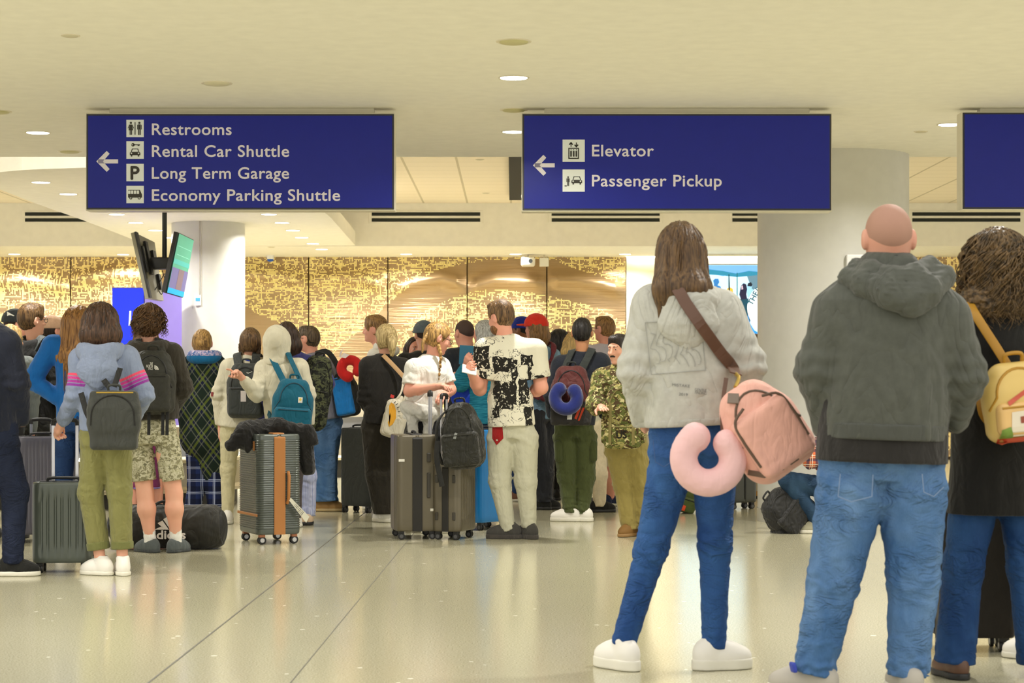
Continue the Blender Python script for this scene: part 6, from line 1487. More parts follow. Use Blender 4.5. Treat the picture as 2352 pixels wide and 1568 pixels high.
p = Person('person with cream hood pulled up, pointing left, teal backpack', 648, 1211, 1.66, -8, res=.010, ov=dict(head=(636,787), neck=(638,825), shl=(608,845), shr=(686,842), ell=(590,905,-.08), hal=(556,868,-.18), elr=(706,905), hip=(655,965)))
PH = p
p.body(hands='l', modes=('point','relax'), inward=((.2,.0,-1),None)); p.top(cream, 'hoodie', hem=.49, rx=.165, sr=(.076,.066,.048), ar=.13, fold=.007, seed=5); p.pants(FB(srgb(70,62,60)), 'trousers'); p.shoes(whitel, rub_w)
c = p.J['head']; S = SDF(.009); S.add(ell(c+Z3*.02+Vector((0,-.01,0)), (.112,.13,.128)), .03); S.add(rc(c-Z3*.02, c-Z3*.15, .10, .115), .05); S.add(ell(c+Vector((0,.12,-.02)), (.07,.06,.09)), .02, 's'); S.cut(plane(p.J['neck']-Z3*.045, -Z3)); S.disp = lambda P: folds(P, .007, .12, (1,1,.6), 2).astype(np.float32); S.build('raised_hood', cream, p.e, p.root)
e, fr = backpack('teal canvas backpack with square white logo patch on the hooded person', WY(672,932,p.Y-.235), .325, .44, .16, FB(srgb(12,92,116), 'teal_canvas', rough=.75, mottle=.08), yaw=-10, roll=4, wearer=p, res=.009, strap_w=.05, pk=(.92,.42,.035,-.24), rad=.07, top=.78, zipm=plain('teal_zip', srgb(8,60,78), .5))
decal(fr, 'logo_patch', m_print_w, [(.035,.03),(.07,.03),(.07,.075),(.035,.075)], .09, e); c0, R_, F_, U_, rt = fr
o = decal(fr, 'logo_mark', plain('gold_mark', srgb(226,190,60), .5), [(.052+.010*math.cos(2*math.pi*k/12), .057+.011*math.sin(2*math.pi*k/12)) for k in range(12)], .09, e); o.location = -F_*.0015
suitcase('large dark grey case with tan centre band and fine horizontal ribs', 619, 1244, .50, .735, .335, plain('dark_ribbed_shell', srgb(92,98,94), .26, metal=.3), yaw=66, groove='h', ng=44, band=(plain('tan_leather', srgb(176,116,58), .5), .085), wheelm=plain('copper_trim', srgb(176,112,76), .4), hubm=plain('silver_hub', srgb(190,190,190), .3, metal=.5), big_wheel=.030, dep=.006, rad=.05, trim=plain('dark_zip', srgb(140,96,36), .5))
SCc = [o for o in COL.objects if o.name.startswith('suitcase') and o.parent is None][-1]
tan = plain('tan_leather', srgb(176,116,58), .5)
mb = MB(); mb.tube([(.262, .055, .30), (.285, .058, .33), (.285, .062, .50), (.262, .062, .53)], .012, 8); mb.build('side_handle', tan, SCc, smooth=True)
mb = MB(); mb.box((-.0,-.171,.215), (.25,.004,.010), .003); mb.box((.17,-.172,.72), (.014,.004,.035), .003); mb.build('leather_stripe', tan, SCc)
mb = MB(); mb.prism([(.292,.05,.335),(.292,.075,.34),(.292,.215,.20),(.292,.19,.155)], (.001,0,0)); tg = mb.build('baggage_tag', plain('paper_tag', srgb(216,214,196), .6), SCc)
mb = MB()
for k in range(9): t = .3+k*.05; a = Vector((.294,.05,.335)).lerp(Vector((.294,.19,.155)), t); b = Vector((.294,.075,.34)).lerp(Vector((.294,.215,.20)), t); dd = (b-a)*.12; w_ = (Vector((.294,.19,.155))-Vector((.294,.05,.335))).normalized()*(.0015+.001*(k % 3)); mb.prism([a+dd, b-dd, b-dd+w_, a+dd+w_], (.0006,0,0))
mb.build('barcode', m_dk, tg)
# black coat draped over the case
cc = SCc.location; S = SDF(.010); ztop = .06+.735
def q_(px, py, dy=0): return WY(px, py, cc.y+dy)
S.add(rc(q_(575,990,-.05), q_(690,990,.05), .06, .06, Vector((0,1,0)), 1.9), .05); S.add(rc(q_(560,985,-.1), q_(640,972,.08), .055, .05), .05); S.add(rc(q_(640,975,-.05), q_(712,1000,-.02), .05, .045), .04)
S.add(rc(q_(575,990,-.10), q_(532,1022,-.18), .065, .05), .04); S.add(rc(q_(560,1000,-.15), q_(570,1030,-.20), .07, .03), .05)
S.add(rc(q_(700,1000,.0), q_(708,1075,.05), .06, .055, Vector((0,1,0)), 1.5), .04); S.add(rc(q_(708,985,-.05), q_(722,1015,-.05), .04, .03), .03)
S.disp = lambda P: folds(P, .016, .13, (1,1,1.3), 1).astype(np.float32); o = S.build('coat', FB(srgb(32,31,30), 'black_wool', mottle=.15, fold=.5), None, cc); o.location = cc; tag(o, 'black wool coat draped over the ribbed case with the tan band', 'coat')

p = Person('person with short brown hair and headset, grey shirt, blue jeans, turned left', 742, 1174, 1.72, -35, res=.012, headyaw=-68, skin='pink', ov=dict(head=(708,779), neck=(722,815), shl=(706,838,-.1), shr=(758,838,.1), elr=(762,900,.1), har=(745,950,.2), hip=(742,950), knr=(752,1070), anr=(755,1150), knl=(738,1070), anl=(740,1148)), feetyaw=-80)
p.body(hands='', hres=.006); p.top(FB(srgb(124,124,136), 'grey_cotton'), 'shirt', hem=.49, rx=.165, ar=.14); p.pants(den_lite, 'jeans', r=(.105,.088,.08), hip=.17, stack=.010, flare=.085); p.shoes(plain('brown_suede', srgb(146,112,62), .7), plain('tan_sole', srgb(180,156,110), .6), yaws=(-80,85)); p.hair('short', srgb(78,62,46), srgb(112,94,70), vol=.99); p.glasses()
mb = MB(); c = p.J['head']; mb.tube([c+Vector((.0,-.085,.02)), c+Vector((.02,-.09,-.03)), c+Vector((.06,-.075,-.035)), c+Vector((.09,-.03,-.02))], .006, 6); mb.build('headset', blk, p.e, smooth=True).location = -p.root
e, fr = backpack('black and bright blue backpack hanging from the grey-shirt person', WY(795,905,p.Y-.06), .23, .42, .14, nylon2, yaw=20, roll=-10, wearer=None, straps=False, res=.010, pmat=FB(srgb(14,120,200), 'blue_nylon', rough=.5, fold=.5), pk=(.8,.85,.03,-.04), rad=.06)
mb = MB(); mb.ribbon([q-fr[4] for q in spline([WY(725,812,p.Y-.12), WY(752,808,p.Y-.13), WY(775,840,p.Y-.14), WY(782,870,p.Y-.14)], 5)], Vector((0,-1,.3)), .05, .01); mb.build('shoulder_strap', nylon2, e, smooth=True)
neck_pillow('bright red neck pillow with white tag hanging on the blue backpack', WY(804,846,p.Y-.24), .078, .046, FB(srgb(200,36,34), 'red_velour', mottle=.05, fold=.15), (0,-1,.1), (.55,0,-1), gap=1.5, res=.008)
mb = MB(); a = WY(781,820,p.Y-.30); mb.prism([a, a+Vector((.05,-.01,-.01)), a+Vector((.085,-.005,.02)), a+Vector((.035,0,.04))], (0,.001,0)); mb.prism([a+Vector((-.01,.02,0)), a+Vector((.0,.02,0)), a+Vector((.03,.02,.08)), a+Vector((.0,.02,.05))], (0,.001,0)); o = mb.build('paper_label', plain('paper_tag', srgb(232,222,220), .6), None, origin=a); tag(o, 'white paper label sticking out of the red neck pillow', 'label')
suitcase('upright black soft suitcase behind the black-clad ponytail person', 832, 1176, .34, .71, .28, FB(srgb(44,46,42), 'black_canvas', rough=.6), yaw=28, groove='n', rad=.07, wheels=4)
p = Person('young person in profile with fringed light brown hair and white shirt', 872, 1168, 1.80, -80, res=.012, skin='pink', ov=dict(head=(861,758)))
p.body(hands='', hres=.006); p.eyes(brow=H_br); p.top(white, 'tee', sleeve='short', rx=.15); p.pants(den_nav, 'jeans'); p.shoes(FB(srgb(96,98,140), 'lilac_knit'), rub_w, yaws=(-80,-80)); p.hair('short', H_lb, srgb(180,140,86), vol=1.09, lift=.012, cut_f=.05)
neck_pillow('white and royal blue neck pillow behind the blonde ponytail', p.J['neck']+Vector((.05,-.06,.0)), .09, .045, white, (.2,0,1), (-1,0,0), res=.009)
p = Person('person with blonde ponytail in black sweater and wide black trousers', 882, 1199, 1.675, 6, res=.010, ov=dict(head=(886,779), neck=(885,820), shl=(848,838), shr=(925,842), ell=(838,915), hal=(862,968,.15), elr=(938,915), har=(925,965,.12), hip=(880,965), knl=(868,1090), anl=(884,1180), knr=(890,1090), anr=(892,1176)), headyaw=-20)
p.body(hands=''); p.top(FB(srgb(36,34,31), 'black_knit', mottle=.15), 'sweater', hem=.50, rx=.17, sr=(.08,.066,.048), ar=.14, fold=.007); p.pants(FB(srgb(46,42,34), 'black_crepe', mottle=.12), 'trousers', r=(.11,.105,.10), hip=.17, stack=.003, flare=.095, kneefold=.3); p.shoes(white, rub_w, yaws=(-40,75), thick=.035)
p.hair('pony', H_bl, srgb(226,202,146), length=.13, vol=1.06, tie=(.015,-.10,-.005))
tb = WY(908,958,p.Y-.22); e = empty('tote_bag', tb, 'cream canvas tote bag with yellow sun print on a tan strap', 'tote bag'); cot = FB(srgb(216,208,186), 'canvas', mottle=.05, fold=.4)
S = SDF(.009); R_, F_, U_ = frame(0, 14, 0); S.add(rbox(tb-U_*.02, (.10,.045,.155), [tuple(R_), tuple(F_), tuple(U_)], .04), .03); S.add(rc(tb+U_*.11-R_*.02, tb+U_*.17+R_*.01, .04, .02), .05); S.disp = lambda P: folds(P, .008, .13, (1,1,.5), 4).astype(np.float32); S.build('bag_body', cot, e, tb); TS = S
mb = MB(); 
for dx in (-.035,.03): mb.ribbon([Vector(v)-tb for v in spline([tb+U_*.13+R_*dx-F_*.03, tb+U_*.22+R_*(dx*.6+.02)-F_*.03, WY(928,862,p.Y-.19)], 5)], Vector((0,-1,.1)), .016, .004)
mb.build('handle', cot, e, smooth=True)
mb = MB(); mb.ribbon([Vector(v)-tb for v in spline([WY(880,815,p.Y-.10), WY(893,828,p.Y-.155), WY(912,848,p.Y-.175), WY(928,866,p.Y-.185)], 5)], Vector((0,-1,.2)), .036, .005); mb.build('shoulder_strap', plain('tan_webbing', srgb(188,150,104), .6), e, smooth=True)
def tote_flat(nm, pts, mat, off=.003):
    import bmesh
    me = bpy.data.meshes.new(nm); bm = bmesh.new(); bm.faces.new([bm.verts.new(WY(a, b, p.Y-.3)-tb) for a, b in pts]); bmesh.ops.triangulate(bm, faces=bm.faces[:]); bmesh.ops.subdivide_edges(bm, edges=bm.edges[:], cuts=2, use_grid_fill=True); bm.to_mesh(me); bm.free(); me.materials.append(mat); o = link(bpy.data.objects.new(nm, me), e); TS.wrap(o, tb, (0,1,0), off)
sunm = plain('sun_yellow', srgb(228,164,40), .7)
tote_flat('sun_print', [(893,932),(898,924),(905,928),(909,942),(909,960),(902,974),(893,980),(890,970),(897,955),(896,942)], sunm)
for k in range(8): a = -1.3+k*.36; tote_flat('ray_print', [(900+13*math.cos(a), 950+26*math.sin(a)), (901.5+13*math.cos(a), 951+26*math.sin(a)), (905+15*math.cos(a), 951+30*math.sin(a)), (904+15*math.cos(a), 950+30*math.sin(a))], m_dk)
tote_flat('red_label', [(898,905),(906,908),(904,915),(896,912)], plain('red_label', srgb(200,50,46), .6))
# ================================================================== centre group
p = Person('person in grey-blue cap with face half hidden behind the red-braid person', 972, 1166, 1.755, 10, res=.016, headyaw=-20)
p.body(hands=''); p.top(blk2, 'top'); p.pants(blk, 'trousers'); p.shoes(blk, rub_b); p.hair('buzz', H_dk); p.cap(FB(srgb(92,104,112), 'cap_cotton'))
p = Person('person with dark hair glancing out beside the white tee', 952, 1160, 1.62, 160, res=.015, skin='pink')
p.body(hands='', hres=.007); p.eyes(brow=H_dk); p.top(blk2, 'top'); p.pants(blk, 'trousers'); p.shoes(blk, rub_b); p.hair('long', H_dk, length=.2)
p = Person('person with long red-blond braids and glasses in a white tee leaning on luggage', 985, 1222, 1.66, 62, res=.009, headyaw=72, headtilt=22, skin='pink', ov=dict(head=(1006,777), neck=(990,822), shr=(952,842,-.14), shl=(1012,838,.12), elr=(940,898,-.18), har=(1000,888,-.34), ell=(1035,895,.1), hal=(1020,906,-.05), hip=(968,965)))
PG = p
p.body(hands='lr', modes=('relax','relax'), arms=True, hres=.005, armr=(.050,.044,.028), inward=((0,0,-1),(0,0,-1))); p.eyes(brow=H_lb); p.glasses(); p.top(white, 'tee', sleeve='short', hem=.53, rx=.165, ar=.14, sr=(.07,.062,.05), fold=.008); p.pants(FB(srgb(36,36,38)), 'leggings', r=(.095,.07,.05)); p.shoes(whitel, rub_w)
p.hair('braid', H_lb, srgb(214,170,100), vol=1.04, tie=[((.03,-.10,-.01),(.05,-.115,-.08),(.05,-.09,-.15)),((.085,.0,-.06),(.10,.05,-.14),(.11,.10,-.32))])
S = SDF(.009); hp = p.J['hip']; sh_ = [WY(935,935,p.Y-.12), WY(975,948,p.Y-.2), WY(1005,950,p.Y-.1)]
S.add(rc(sh_[0], sh_[1], .06, .055), .04); S.add(rc(sh_[1], sh_[2], .055, .05), .04); S.add(rc(WY(945,945,p.Y-.14), WY(950,1000,p.Y-.16), .05, .04), .04); S.add(rc(WY(985,955,p.Y-.15), WY(982,1000,p.Y-.17), .045, .035), .04); S.disp = lambda P: folds(P, .012, .09, (1,1,.6), 2).astype(np.float32); S.build('tied_sweatshirt', FB(srgb(196,194,186), 'grey_fleece'), p.e, p.root)
p = Person('stocky person with cropped dark hair in a navy tee behind the glasses wearer', 1070, 1175, 1.775, -25, res=.012, headyaw=-35, skin='pink', ov=dict(head=(1066,765), shl=(1038,818,-.05), shr=(1100,815), ell=(1030,880), hal=(1045,860,-.15)), wide=1.05)
p.body(hands='', hres=.006, neckr=.07, hsc=1.04, arms=True); p.top(FB(srgb(42,46,52)), 'tee', sleeve='short', rx=.18, ar=.15, sr=(.08,.07,.05)); p.pants(blk, 'trousers'); p.shoes(blk, rub_b); p.hair('buzz', srgb(70,52,46), srgb(96,74,64))
p = Person('person with silver wavy hair in a teal sweater holding a booklet', 1105, 1180, 1.735, -50, res=.011, skin='pink', ov=dict(head=(1112,768), shl=(1090,822,-.1), shr=(1135,820), ell=(1058,878,-.20), hal=(1070,838,-.34), hip=(1110,960)))
p.body(hands='l', modes=('grip','relax')); p.top(m_teal, 'sweater', rx=.165, sr=(.085,.082,.05), ar=.14, fold=.004); p.pants(den_nav, 'jeans'); p.shoes(plain('brown_suede', srgb(120,80,60), .7), rub_w); p.hair('bob', H_gr, srgb(206,206,200), length=.12, vol=1.06, strands=60, seed=3)
o = MB().box((0,0,0), (.062,.006,.085), .002, R=Matrix.Rotation(.05, 3, 'Y')).build('booklet', plain('teal_cover', srgb(22,104,134), .4), origin=None); o.location = WY(1071,815,p.Y-.33); tag(o, 'teal booklet held up beside the silver-haired person', 'booklet')
o = SDF(.010); bb = WY(1068,908,p.Y-.05); o.add(rbox(bb, (.13,.05,.10), [tuple(v) for v in frame(0,-22,0)], .04), .02); o.add(ell(bb+Vector((.03,0,-.02)), (.12,.06,.09)), .04); o.disp = lambda P: folds(P, .008, .12).astype(np.float32); ob = o.build('blue_bag', FB(srgb(20,64,200), 'blue_nylon', rough=.5), None, bb); ob.location = bb; ob.name = 'shoulder_bag'; tag(ob, 'royal blue bag below the teal sleeve', 'bag')
p = Person('bearded person in black and white brush-print shirt and pale grey joggers', 1178, 1237, 1.80, -22, res=.009, headyaw=-48, headtilt=12, skin='pink', ov=dict(head=(1150,731), neck=(1165,778), shl=(1118,800,-.02), shr=(1228,803), ell=(1102,893,-.04), hal=(1083,858,-.22), elr=(1243,890,.0), har=(1215,905,.18), hip=(1175,975), hpl=(1150,1000), hpr=(1205,1000), knl=(1148,1105), knr=(1208,1105), anl=(1168,1215), anr=(1215,1210)))
BM = p
p.body(hands='l', modes=('grip','relax'), arms=True, armr=(.056,.052,.030), neckr=.062, hres=.0055); p.eyes(); p.beard(srgb(112,76,44))
p.top(m_print, 'print_shirt', sleeve='short', hem=.475, rx=.175, hemr=.18, ar=.145, sr=(.088,.072,.05), fold=.006, shoulder=1.02)
p.pants(FB(srgb(190,188,166), 'grey_jersey', mottle=.04, fold=.3), 'joggers', r=(.108,.082,.055), hip=.175, seat=1.1, stack=.005, fold=.006)
p.shoes(FB(srgb(66,64,60), 'dark_knit', mottle=.15), FB(srgb(70,66,62), 'grey_foam'), yaws=(-80,-35), thick=.035, size=1.1); p.socks(FB(srgb(80,160,150)), .05, .04)
import bmesh
me = bpy.data.meshes.new('back_pocket'); bm = bmesh.new(); bm.faces.new([bm.verts.new(WY(a, b, p.Y-.3)-p.root) for a, b in ((1130,972),(1153,972),(1156,1008),(1140,1024),(1130,1008))]); bmesh.ops.triangulate(bm, faces=bm.faces[:]); bmesh.ops.subdivide_edges(bm, edges=bm.edges[:], cuts=5, use_grid_fill=True); bm.to_mesh(me); bm.free(); me.materials.append(FB(srgb(150,28,28), 'red_cotton')); o = link(bpy.data.objects.new('back_pocket', me), p.e)
Sx = SDF(); U = (p.J['hpr']-p.J['hpl']).normalized(); hc = p.J['hip']; Sx.add(sweep(hc-Z3*.10, hc+Z3*.07, U, U.cross(Z3), [(0,.17,.11),(.45,.175,.123),(1,.161,.11)]), .05)
for k in 'lr': Sx.add(rc(p.J['hp'+k]-Z3*.03, p.J['kn'+k], .108, .082), .03)
Sx.wrap(o, p.root, (0,1,0), .004)
p.hair('short', H_br, srgb(138,106,70), vol=1.06, lift=.014, strands=0)
t = W(1078,850,p.s); ob = MB().box((0,0,0), (.055,.085,.004), .002, R=Matrix.Rotation(.35, 3, 'X') @ Matrix.Rotation(.25, 3, 'Y')).build('phone', plain('phone_body', srgb(210,208,200), .3)); ob.location = WY(1078,849,p.Y-.30); tag(ob, 'pale tablet phone held by the person in the brush-print shirt', 'phone')
# luggage under the glasses wearer
tau = plain('taupe_shell', srgb(100,93,76), .34, metal=.25); ctr = plain('black_zip_cloth', srgb(32,30,26), .7)
suitcase('tall taupe hard suitcase with broad black zip band, left of the pair', 950, 1234, .46, .725, .325, tau, yaw=80, groove='facet', band=(ctr, .075), handle_up=.30, rods=.12, rad=.05)
sA = [o for o in COL.objects if o.name.startswith('suitcase') and o.parent is None][-1]
for (y, z, hy, hz, nm) in ((.085,.62,.014,.035,'lock'), (.085,.41,.013,.095,'side_handle')):
    MB().box((.236, y, z), (.008, hy, hz), .006).build(nm, plain('dark_grey_plastic', srgb(58,54,46), .5), sA)
for (y, z) in ((-.12,.60),(.12,.225)): MB().box((.232, y, z), (.002,.022,.010)).build('sticker', m_print_w, sA)
suitcase('short taupe hard suitcase under the black backpack', 1043, 1236, .36, .505, .235, tau, yaw=-70, groove='v', ng=9, band=(ctr, .05), handle_up=.50, rods=.11, rad=.045)
sB = [o for o in COL.objects if o.name.startswith('suitcase') and o.parent is None][-1]
for (y, z) in ((.07,.46),(-.07,.46),(.07,.18),(-.07,.18)): MB().box((-.184, y, z), (.005,.012,.03), .005).build('bumper', plain('dark_grey_plastic', srgb(58,54,46), .5), sB)
suitcase('bright blue hard suitcase behind the pale grey joggers', 1112, 1214, .42, .74, .28, plain('blue_shell', srgb(16,116,184), .3), yaw=-52, groove='n', band=(ctr, .05), rad=.05)
c0 = WY(1063,1000,F_PX/302-.22)
e, fr = backpack('full black backpack resting on the short taupe suitcase', c0, .31, .50, .26, FB(srgb(38,38,32), 'black_nylon', rough=.5, mottle=.15, fold=.6), yaw=10, roll=-6, straps=False, res=.009, fold=.013, rad=.10, pk=(.9,.5,.04,-.2), zipm=nylon, top=.72)
mb = MB(); c, R_, F_, U_, rt = fr; mb.ribbon([Vector(v)-rt for v in spline([c-R_*.03+U_*.25, c-R_*.15+U_*.14-F_*.08, c-R_*.19-U_*.02-F_*.06, c-R_*.175-U_*.2-F_*.02], 5)], -R_-F_*.5, .05, .012); mb.build('shoulder_strap', nylon2, e, smooth=True)
mb = MB(); mb.ribbon([Vector(v)-rt for v in spline([c-R_*.175-U_*.02-F_*.10, c-R_*.19-U_*.16-F_*.12, c-R_*.17-U_*.36-F_*.13], 5)], -F_, .04, .004); mb.build('hanging_strap', nylon2, e, smooth=True)
decal(fr, 'grey_tag', plain('grey_tag', srgb(130,134,130), .5), [(-.04,-.015),(-.02,-.02),(-.005,.02),(-.025,.03)], .13, e)
# ================================================================== centre right group
p = Person('person in royal blue cap with orange detail behind the brush-print shirt', 1198, 1150, 1.84, -60, res=.015, skin='brown', ov=dict(head=(1197,758)))
p.body(hands=''); p.top(FB(srgb(60,70,96)), 'top'); p.pants(den_nav, 'jeans'); p.shoes(plain('brown_suede', srgb(120,80,60), .7), rub_w, yaws=(-80,-70)); p.hair('buzz', H_bk); p.cap(FB(srgb(30,50,150), 'cap_cotton'), bm=FB(srgb(226,80,40), 'cap_peak'))
p = Person('person in red cap over long brown hair, light denim shirt and black trousers', 1242, 1170, 1.80, -50, res=.012, skin='pink', ov=dict(head=(1230,754), knr=(1252,1090), anr=(1252,1150), knl=(1246,1090), anl=(1247,1150)))
p.body(hands='', hres=.007); p.top(denim(srgb(120,156,186), srgb(150,184,208), 'light_denim'), 'denim_shirt', rx=.17); p.pants(FB(srgb(36,38,44), 'black_tracksuit', rough=.6), 'track_pants', r=(.10,.08,.07)); p.shoes(blk, rub_b, yaws=(-60,70)); p.hair('bob', H_lb, srgb(158,118,70), length=.15, vol=.96); p.cap(FB(srgb(224,58,40), 'cap_cotton'), brimyaw=-10)
e, fr = backpack('dark red strapped backpack on the red-cap person', WY(1262,880,p.Y-.18), .24, .34, .12, FB(srgb(112,44,54), 'maroon_nylon'), yaw=-50, wearer=p, res=.012)
p = Person('person with long black braids in a dark top near the blue neck pillow', 1285, 1160, 1.69, 20, res=.013, skin='brown')
p.body(hands=''); p.top(FB(srgb(52,44,60)), 'top'); p.pants(blk, 'trousers'); p.shoes(blk, rub_b); p.hair('long', H_bk, srgb(58,56,58), length=.24, vol=1.08, strands=120, seed=6, width=1.1)
p = Person('bald person far behind, only crown of head visible', 1303, 1148, 1.71, 10, res=.016, skin='brown')
p.body(hands=''); p.top(blk2, 'top'); p.pants(blk, 'trousers'); p.shoes(blk, rub_b)
p = Person('person with blond hair and cream trousers behind the olive cargo trousers', 1345, 1176, 1.60, 0, res=.014, ov=dict(head=(1318,792), knl=(1330,1090), knr=(1378,1090), anl=(1332,1160), anr=(1376,1160)))
p.body(hands=''); p.top(cream, 'top', rx=.15); p.pants(FB(srgb(222,208,176), 'cream_cotton'), 'trousers', r=(.09,.07,.06)); p.shoes(blk, rub_b, yaws=(-80,80)); p.hair('long', H_bl, srgb(214,176,110), length=.14)
p = Person('person with short black hair in navy tee and olive cargo trousers, white trainers', 1322, 1197, 1.715, 6, res=.010, skin='tan', ov=dict(head=(1337,764), neck=(1338,815), shl=(1290,836), shr=(1378,830), ell=(1268,905,-.05), hal=(1268,960,.05), elr=(1398,895), har=(1385,960,.12), hip=(1318,975), hpl=(1298,1000), hpr=(1345,1000), knl=(1302,1095), knr=(1345,1095), anl=(1310,1178), anr=(1338,1176)))
p.body(hands='', hres=.006); p.top(FB(srgb(38,42,52), 'navy_cotton'), 'tee', hem=.49, rx=.175, sr=(.082,.07,.05), ar=.14); p.pants(FB(srgb(76,84,48), 'olive_cotton', mottle=.08, fold=.45), 'cargo_trousers', r=(.105,.080,.056), hip=.17, stack=.008, fold=.009, seat=1.1)
mb = SDF(.008)
for (x, y) in ((1283,1035),(1362,1035)):
    S = SDF(.008); S.add(rbox(WY(x, y, p.Y-.03), (.035,.075,.095), None, .03), .02); S.build('cargo_pocket', FB(srgb(70,78,44), 'olive_cotton', mottle=.08), p.e, p.root)
p.shoes(whitel, rub_w, yaws=(-80,-62), thick=.035, size=1.1, laces=rub_w); p.hair('short', H_bk, srgb(52,48,46), vol=.99, curly=False, lift=.004)
e, fr = backpack('maroon and black backpack carrying the blue neck pillow', WY(1312,908,p.Y-.24), .34, .50, .19, FB(srgb(92,44,42), 'maroon_nylon', rough=.6, mottle=.15, fold=.5), yaw=4, wearer=p, res=.009, pmat=FB(srgb(46,44,42), 'black_nylon2', rough=.6), pk=(1.0,.40,.03,-.30), strapm=FB(srgb(56,60,58), 'grey_strap'), rad=.08, fold=.008, strap_w=.065)
decal(fr, 'brand_square', m_print_w, [(-.025,.04),(.0,.04),(.0,.065),(-.025,.065)], .1, e); decal(fr, 'white_label', m_print_w, [(-.03,-.20),(.01,-.20),(.015,-.14),(-.025,-.14)], .12, e)
decal(fr, 'orange_strip', FB(srgb(190,70,44), 'orange_web'), [(.03,-.19),(.05,-.20),(.09,-.10),(.07,-.10)], .12, e); decal(fr, 'orange_strip', FB(srgb(190,70,44), 'orange_web'), [(.06,-.21),(.075,-.21),(.12,-.10),(.10,-.10)], .12, e)
neck_pillow('royal blue velvet neck pillow strapped to the maroon backpack', WY(1300,914,p.Y-.40), .092, .054, FB(srgb(24,38,112), 'blue_velvet', mottle=.12, sheen=.6, fold=.15), (0,-1,.05), (.12,0,1), gap=1.5, res=.008)
p = Person('person with reddish-blond hair and glasses in lilac shirt, shorts and navy trainers', 1388, 1162, 1.83, -25, res=.011, headyaw=-48, skin='pink', ov=dict(head=(1388,756), knl=(1378,1085), knr=(1398,1085), anl=(1386,1148), anr=(1402,1142), hpl=(1375,1000), hpr=(1402,1000)))
p.body(hands='', legs=True, legr=(.09,.06,.04)); p.top(FB(srgb(196,192,206), 'lilac_cotton', mottle=.04), 'shirt', rx=.175, sr=(.08,.065,.05), ar=.14); p.pants(FB(srgb(226,212,190), 'cream_cotton'), 'shorts', r=(.11,.10,.1), length=.45, hip=.17); p.shoes(FB(srgb(40,50,80), 'navy_knit'), rub_w, yaws=(-60,70)); p.socks(FB(srgb(176,120,130)), .07, .042); p.hair('short', srgb(128,92,54), srgb(176,134,84), vol=1.02); p.glasses()
# soldier facing us with a rucksack on the chest
p = Person('person in military camouflage with moustache carrying a chest rucksack', 1432, 1231, 1.60, 200, res=.010, headyaw=218, headtilt=8, skin='fair', ov=dict(head=(1422,802), neck=(1425,845), shr=(1385,868), shl=(1472,868), elr=(1368,930,-.10), har=(1380,935,-.30), ell=(1492,940,-.05), hal=(1470,980,-.1), hip=(1438,1015), knr=(1432,1110), anr=(1448,1212), knl=(1470,1110), anl=(1492,1212), hpr=(1420,1030), hpl=(1460,1030)))
p.body(hands='r', modes=('relax','flat'), hres=.0055, inward=(None,(0,.2,-1))); p.eyes(brow=H_bk); p.beard(H_bk, False); p.top(m_camo, 'combat_jacket', hem=.50, rx=.17, sr=(.085,.074,.055), ar=.14, fold=.009); p.pants(FB(srgb(148,134,76), 'khaki_cotton', mottle=.06, fold=.4), 'combat_trousers', r=(.10,.08,.07), hip=.17, stack=.010, fold=.008); p.shoes(plain('brown_boot', srgb(128,92,40), .7), plain('tan_sole2', srgb(150,116,70), .6), kind='boot', yaws=(170,215)); p.hair('short', H_bk, srgb(60,50,44), vol=.99, cut_f=.028, lift=-.006)
p.e['label'] = 'person in military camouflage with moustache, carrying a rucksack on the chest'
e, fr = backpack('camouflage rucksack marked US worn on the soldier\'s chest', WY(1432,955,p.Y-.30), .29, .50, .20, m_camo, yaw=8, straps=False, res=.009, pk=(.95,.36,.04,-.30), fold=.008, rad=.07, zipm=plain('khaki_web', srgb(120,110,60), .7), side_pockets=True)
btext(fr, 'US', .085, plain('black_print', srgb(44,40,28), .7), e, -.045, -.165, .14, width=.075, offset=.002)
for x in (-.09,.085): mb = MB(); c, R_, F_, U_, rt = fr; mb.ribbon([q-rt for q in LASTBAG[0].project([c+R_*x+U_*(.1-.035*k) for k in range(10)], F_, .004)], -F_, .022, .005); mb.build('webbing_strap', plain('khaki_web', srgb(120,110,60), .7), e, smooth=True)
# olive bag with orange tag, dark case and boots beyond the grey-hoodie person
e, fr = backpack('olive green rucksack resting on the floor behind the blue jeans', Vector((W(1578,0,252).x, F_PX/252, .17)), .24, .34, .22, FB(srgb(84,98,52), 'olive_canvas'), yaw=0, roll=18, straps=False, res=.011, rad=.09)
decal(fr, 'orange_tag', plain('orange_tag', srgb(232,84,36), .5), [(-.04,-.15),(.01,-.15),(.01,-.10),(-.04,-.10)], .15, e)
suitcase('dark grey suitcase leaning far behind the pink bag', 1697, 1168, .20, .44, .30, plain('dark_case', srgb(72,74,66), .4), yaw=60, groove='n')
p = Person('person with tan suede boots beside the thick column, otherwise hidden', 1742, 1143, 1.68, -60, res=.016, scale_s=None)
p.body(hands=''); p.top(FB(srgb(150,140,120)), 'top', rx=.13, ar=.1); p.pants(FB(srgb(170,160,140)), 'trousers'); p.shoes(plain('tan_boot', srgb(172,126,62), .7), rub_b, kind='boot', yaws=(-80,-80)); p.hair('short', H_br)
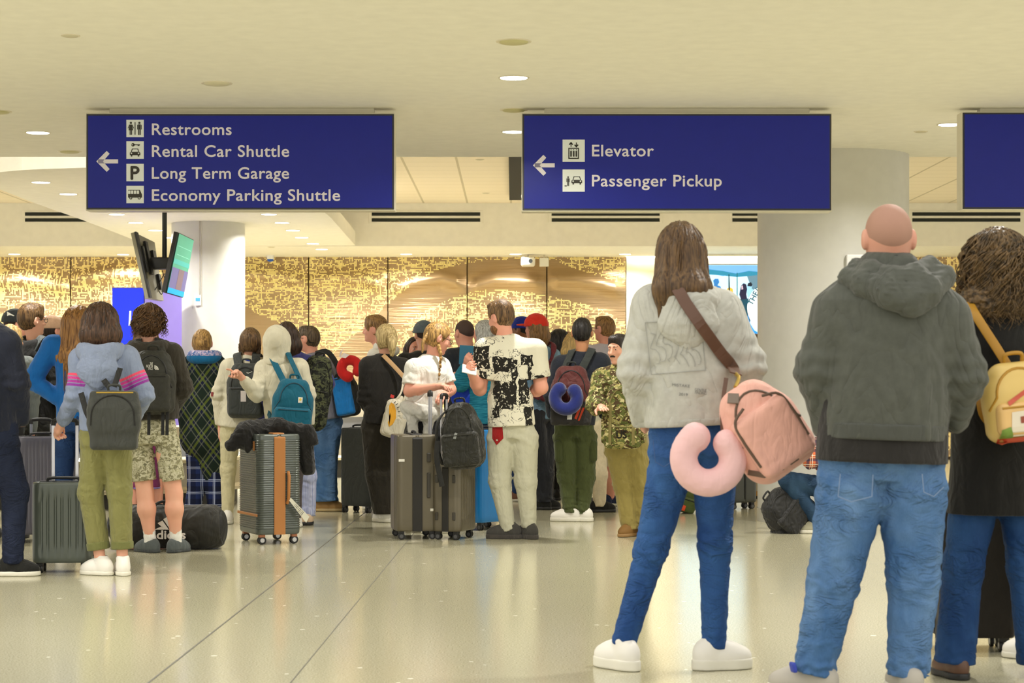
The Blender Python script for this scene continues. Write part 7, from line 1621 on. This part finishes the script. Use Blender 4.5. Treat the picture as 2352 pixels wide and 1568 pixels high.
# crouching person by the column
p = Person('crouching person in orange plaid shirt and dark jeans beside the column', 1905, 1222, 1.72, -75, res=.011, skin='brown', ov=dict(hip=(1935,1130), neck=(1920,985), head=(1915,925), shr=(1900,1000,-.12), shl=(1920,1000,.12), elr=(1862,1058,-.16), har=(1840,1028,-.22), ell=(1880,1060,.1), hal=(1850,1045,.05), hpr=(1930,1128,-.08), hpl=(1930,1128,.08), knr=(1808,1102,-.12), knl=(1870,1205,.12), anr=(1880,1198,-.12), anl=(1975,1200,.12)), feetyaw=-85)
p.body(hands='r', modes=('relax','grip')); p.top(m_oplaid, 'plaid_shirt', hem=.29, rx=.15, sr=(.075,.062,.048), ar=.13)
Sj = SDF(.011); J = p.J
for k in 'lr': Sj.add(rc(J['hp'+k], J['kn'+k], .10, .07), .03); Sj.add(rc(J['kn'+k], J['an'+k], .072, .055), .015)
Sj.add(rc(J['hpl'], J['hpr'], .12, .12), .04); Sj.disp = lambda P: folds(P, .007, .1).astype(np.float32); Sj.build('jeans', den_dark if False else denim(srgb(32,58,84), srgb(54,84,112)), p.e, p.root)
p.shoes(plain('grey_suede', srgb(168,164,140), .7), rub_w, yaws=(-85,-85)); p.hair('short', H_bk)
c = WY(1805,1172,F_PX/289-.1)
e, fr = backpack('black hiking backpack slumped on the floor by the crouching person', Vector((c.x, c.y, .165)), .36, .40, .22, FB(srgb(40,40,40), 'black_nylon', rough=.5, fold=.6), yaw=-20, roll=-52, straps=False, res=.009, fold=.014, rad=.10, pk=(.8,.5,.03,-.1), side_pockets=True)
mb = MB(); rt = fr[4]; mb.ribbon([Vector(v)-rt for v in spline([WY(1835,1190,c.y-.1), WY(1860,1205,c.y-.05), WY(1882,1195,c.y), WY(1872,1180,c.y)], 5)], Vector((0,-1,1)), .04, .01); mb.build('shoulder_strap', nylon2, e, smooth=True)
# luggage riding the carousels
for (x, y, w, d, h, col, rz, lb) in ((-2.2,25.6,.62,.40,.24,(196,176,138),.1,'cream suitcase lying on the far carousel, left end'),(-1.45,25.7,.45,.32,.26,(76,70,120),-.2,'purple case lying on the far carousel'),(-5.2,18.9,.5,.4,.22,(40,60,90),.2,'navy case lying on the near left carousel'),(.9,25.7,.6,.4,.24,(60,60,58),.1,'dark case lying on the far carousel behind the olive trousers')):
    z = .82 if y > 22 else .70
    e = empty('carousel_suitcase', (x, y, z), lb, 'suitcase', rotz=rz); MB().box((0,0,h/2), (w/2,d/2,h/2), .06).build('shell', plain('case_shell', srgb(*col), .4), e, smooth=True)
    MB().tube([(-w/2-.002,-d/2-.001,h/2),(w/2+.002,-d/2-.001,h/2)], .006, 6).build('zip', nylon2, e); MB().tube([(-.07,-d/2,h/2),(-.06,-d/2-.03,h/2),(.06,-d/2-.03,h/2),(.07,-d/2,h/2)], .01, 6).build('handle', nylon2, e, smooth=True)
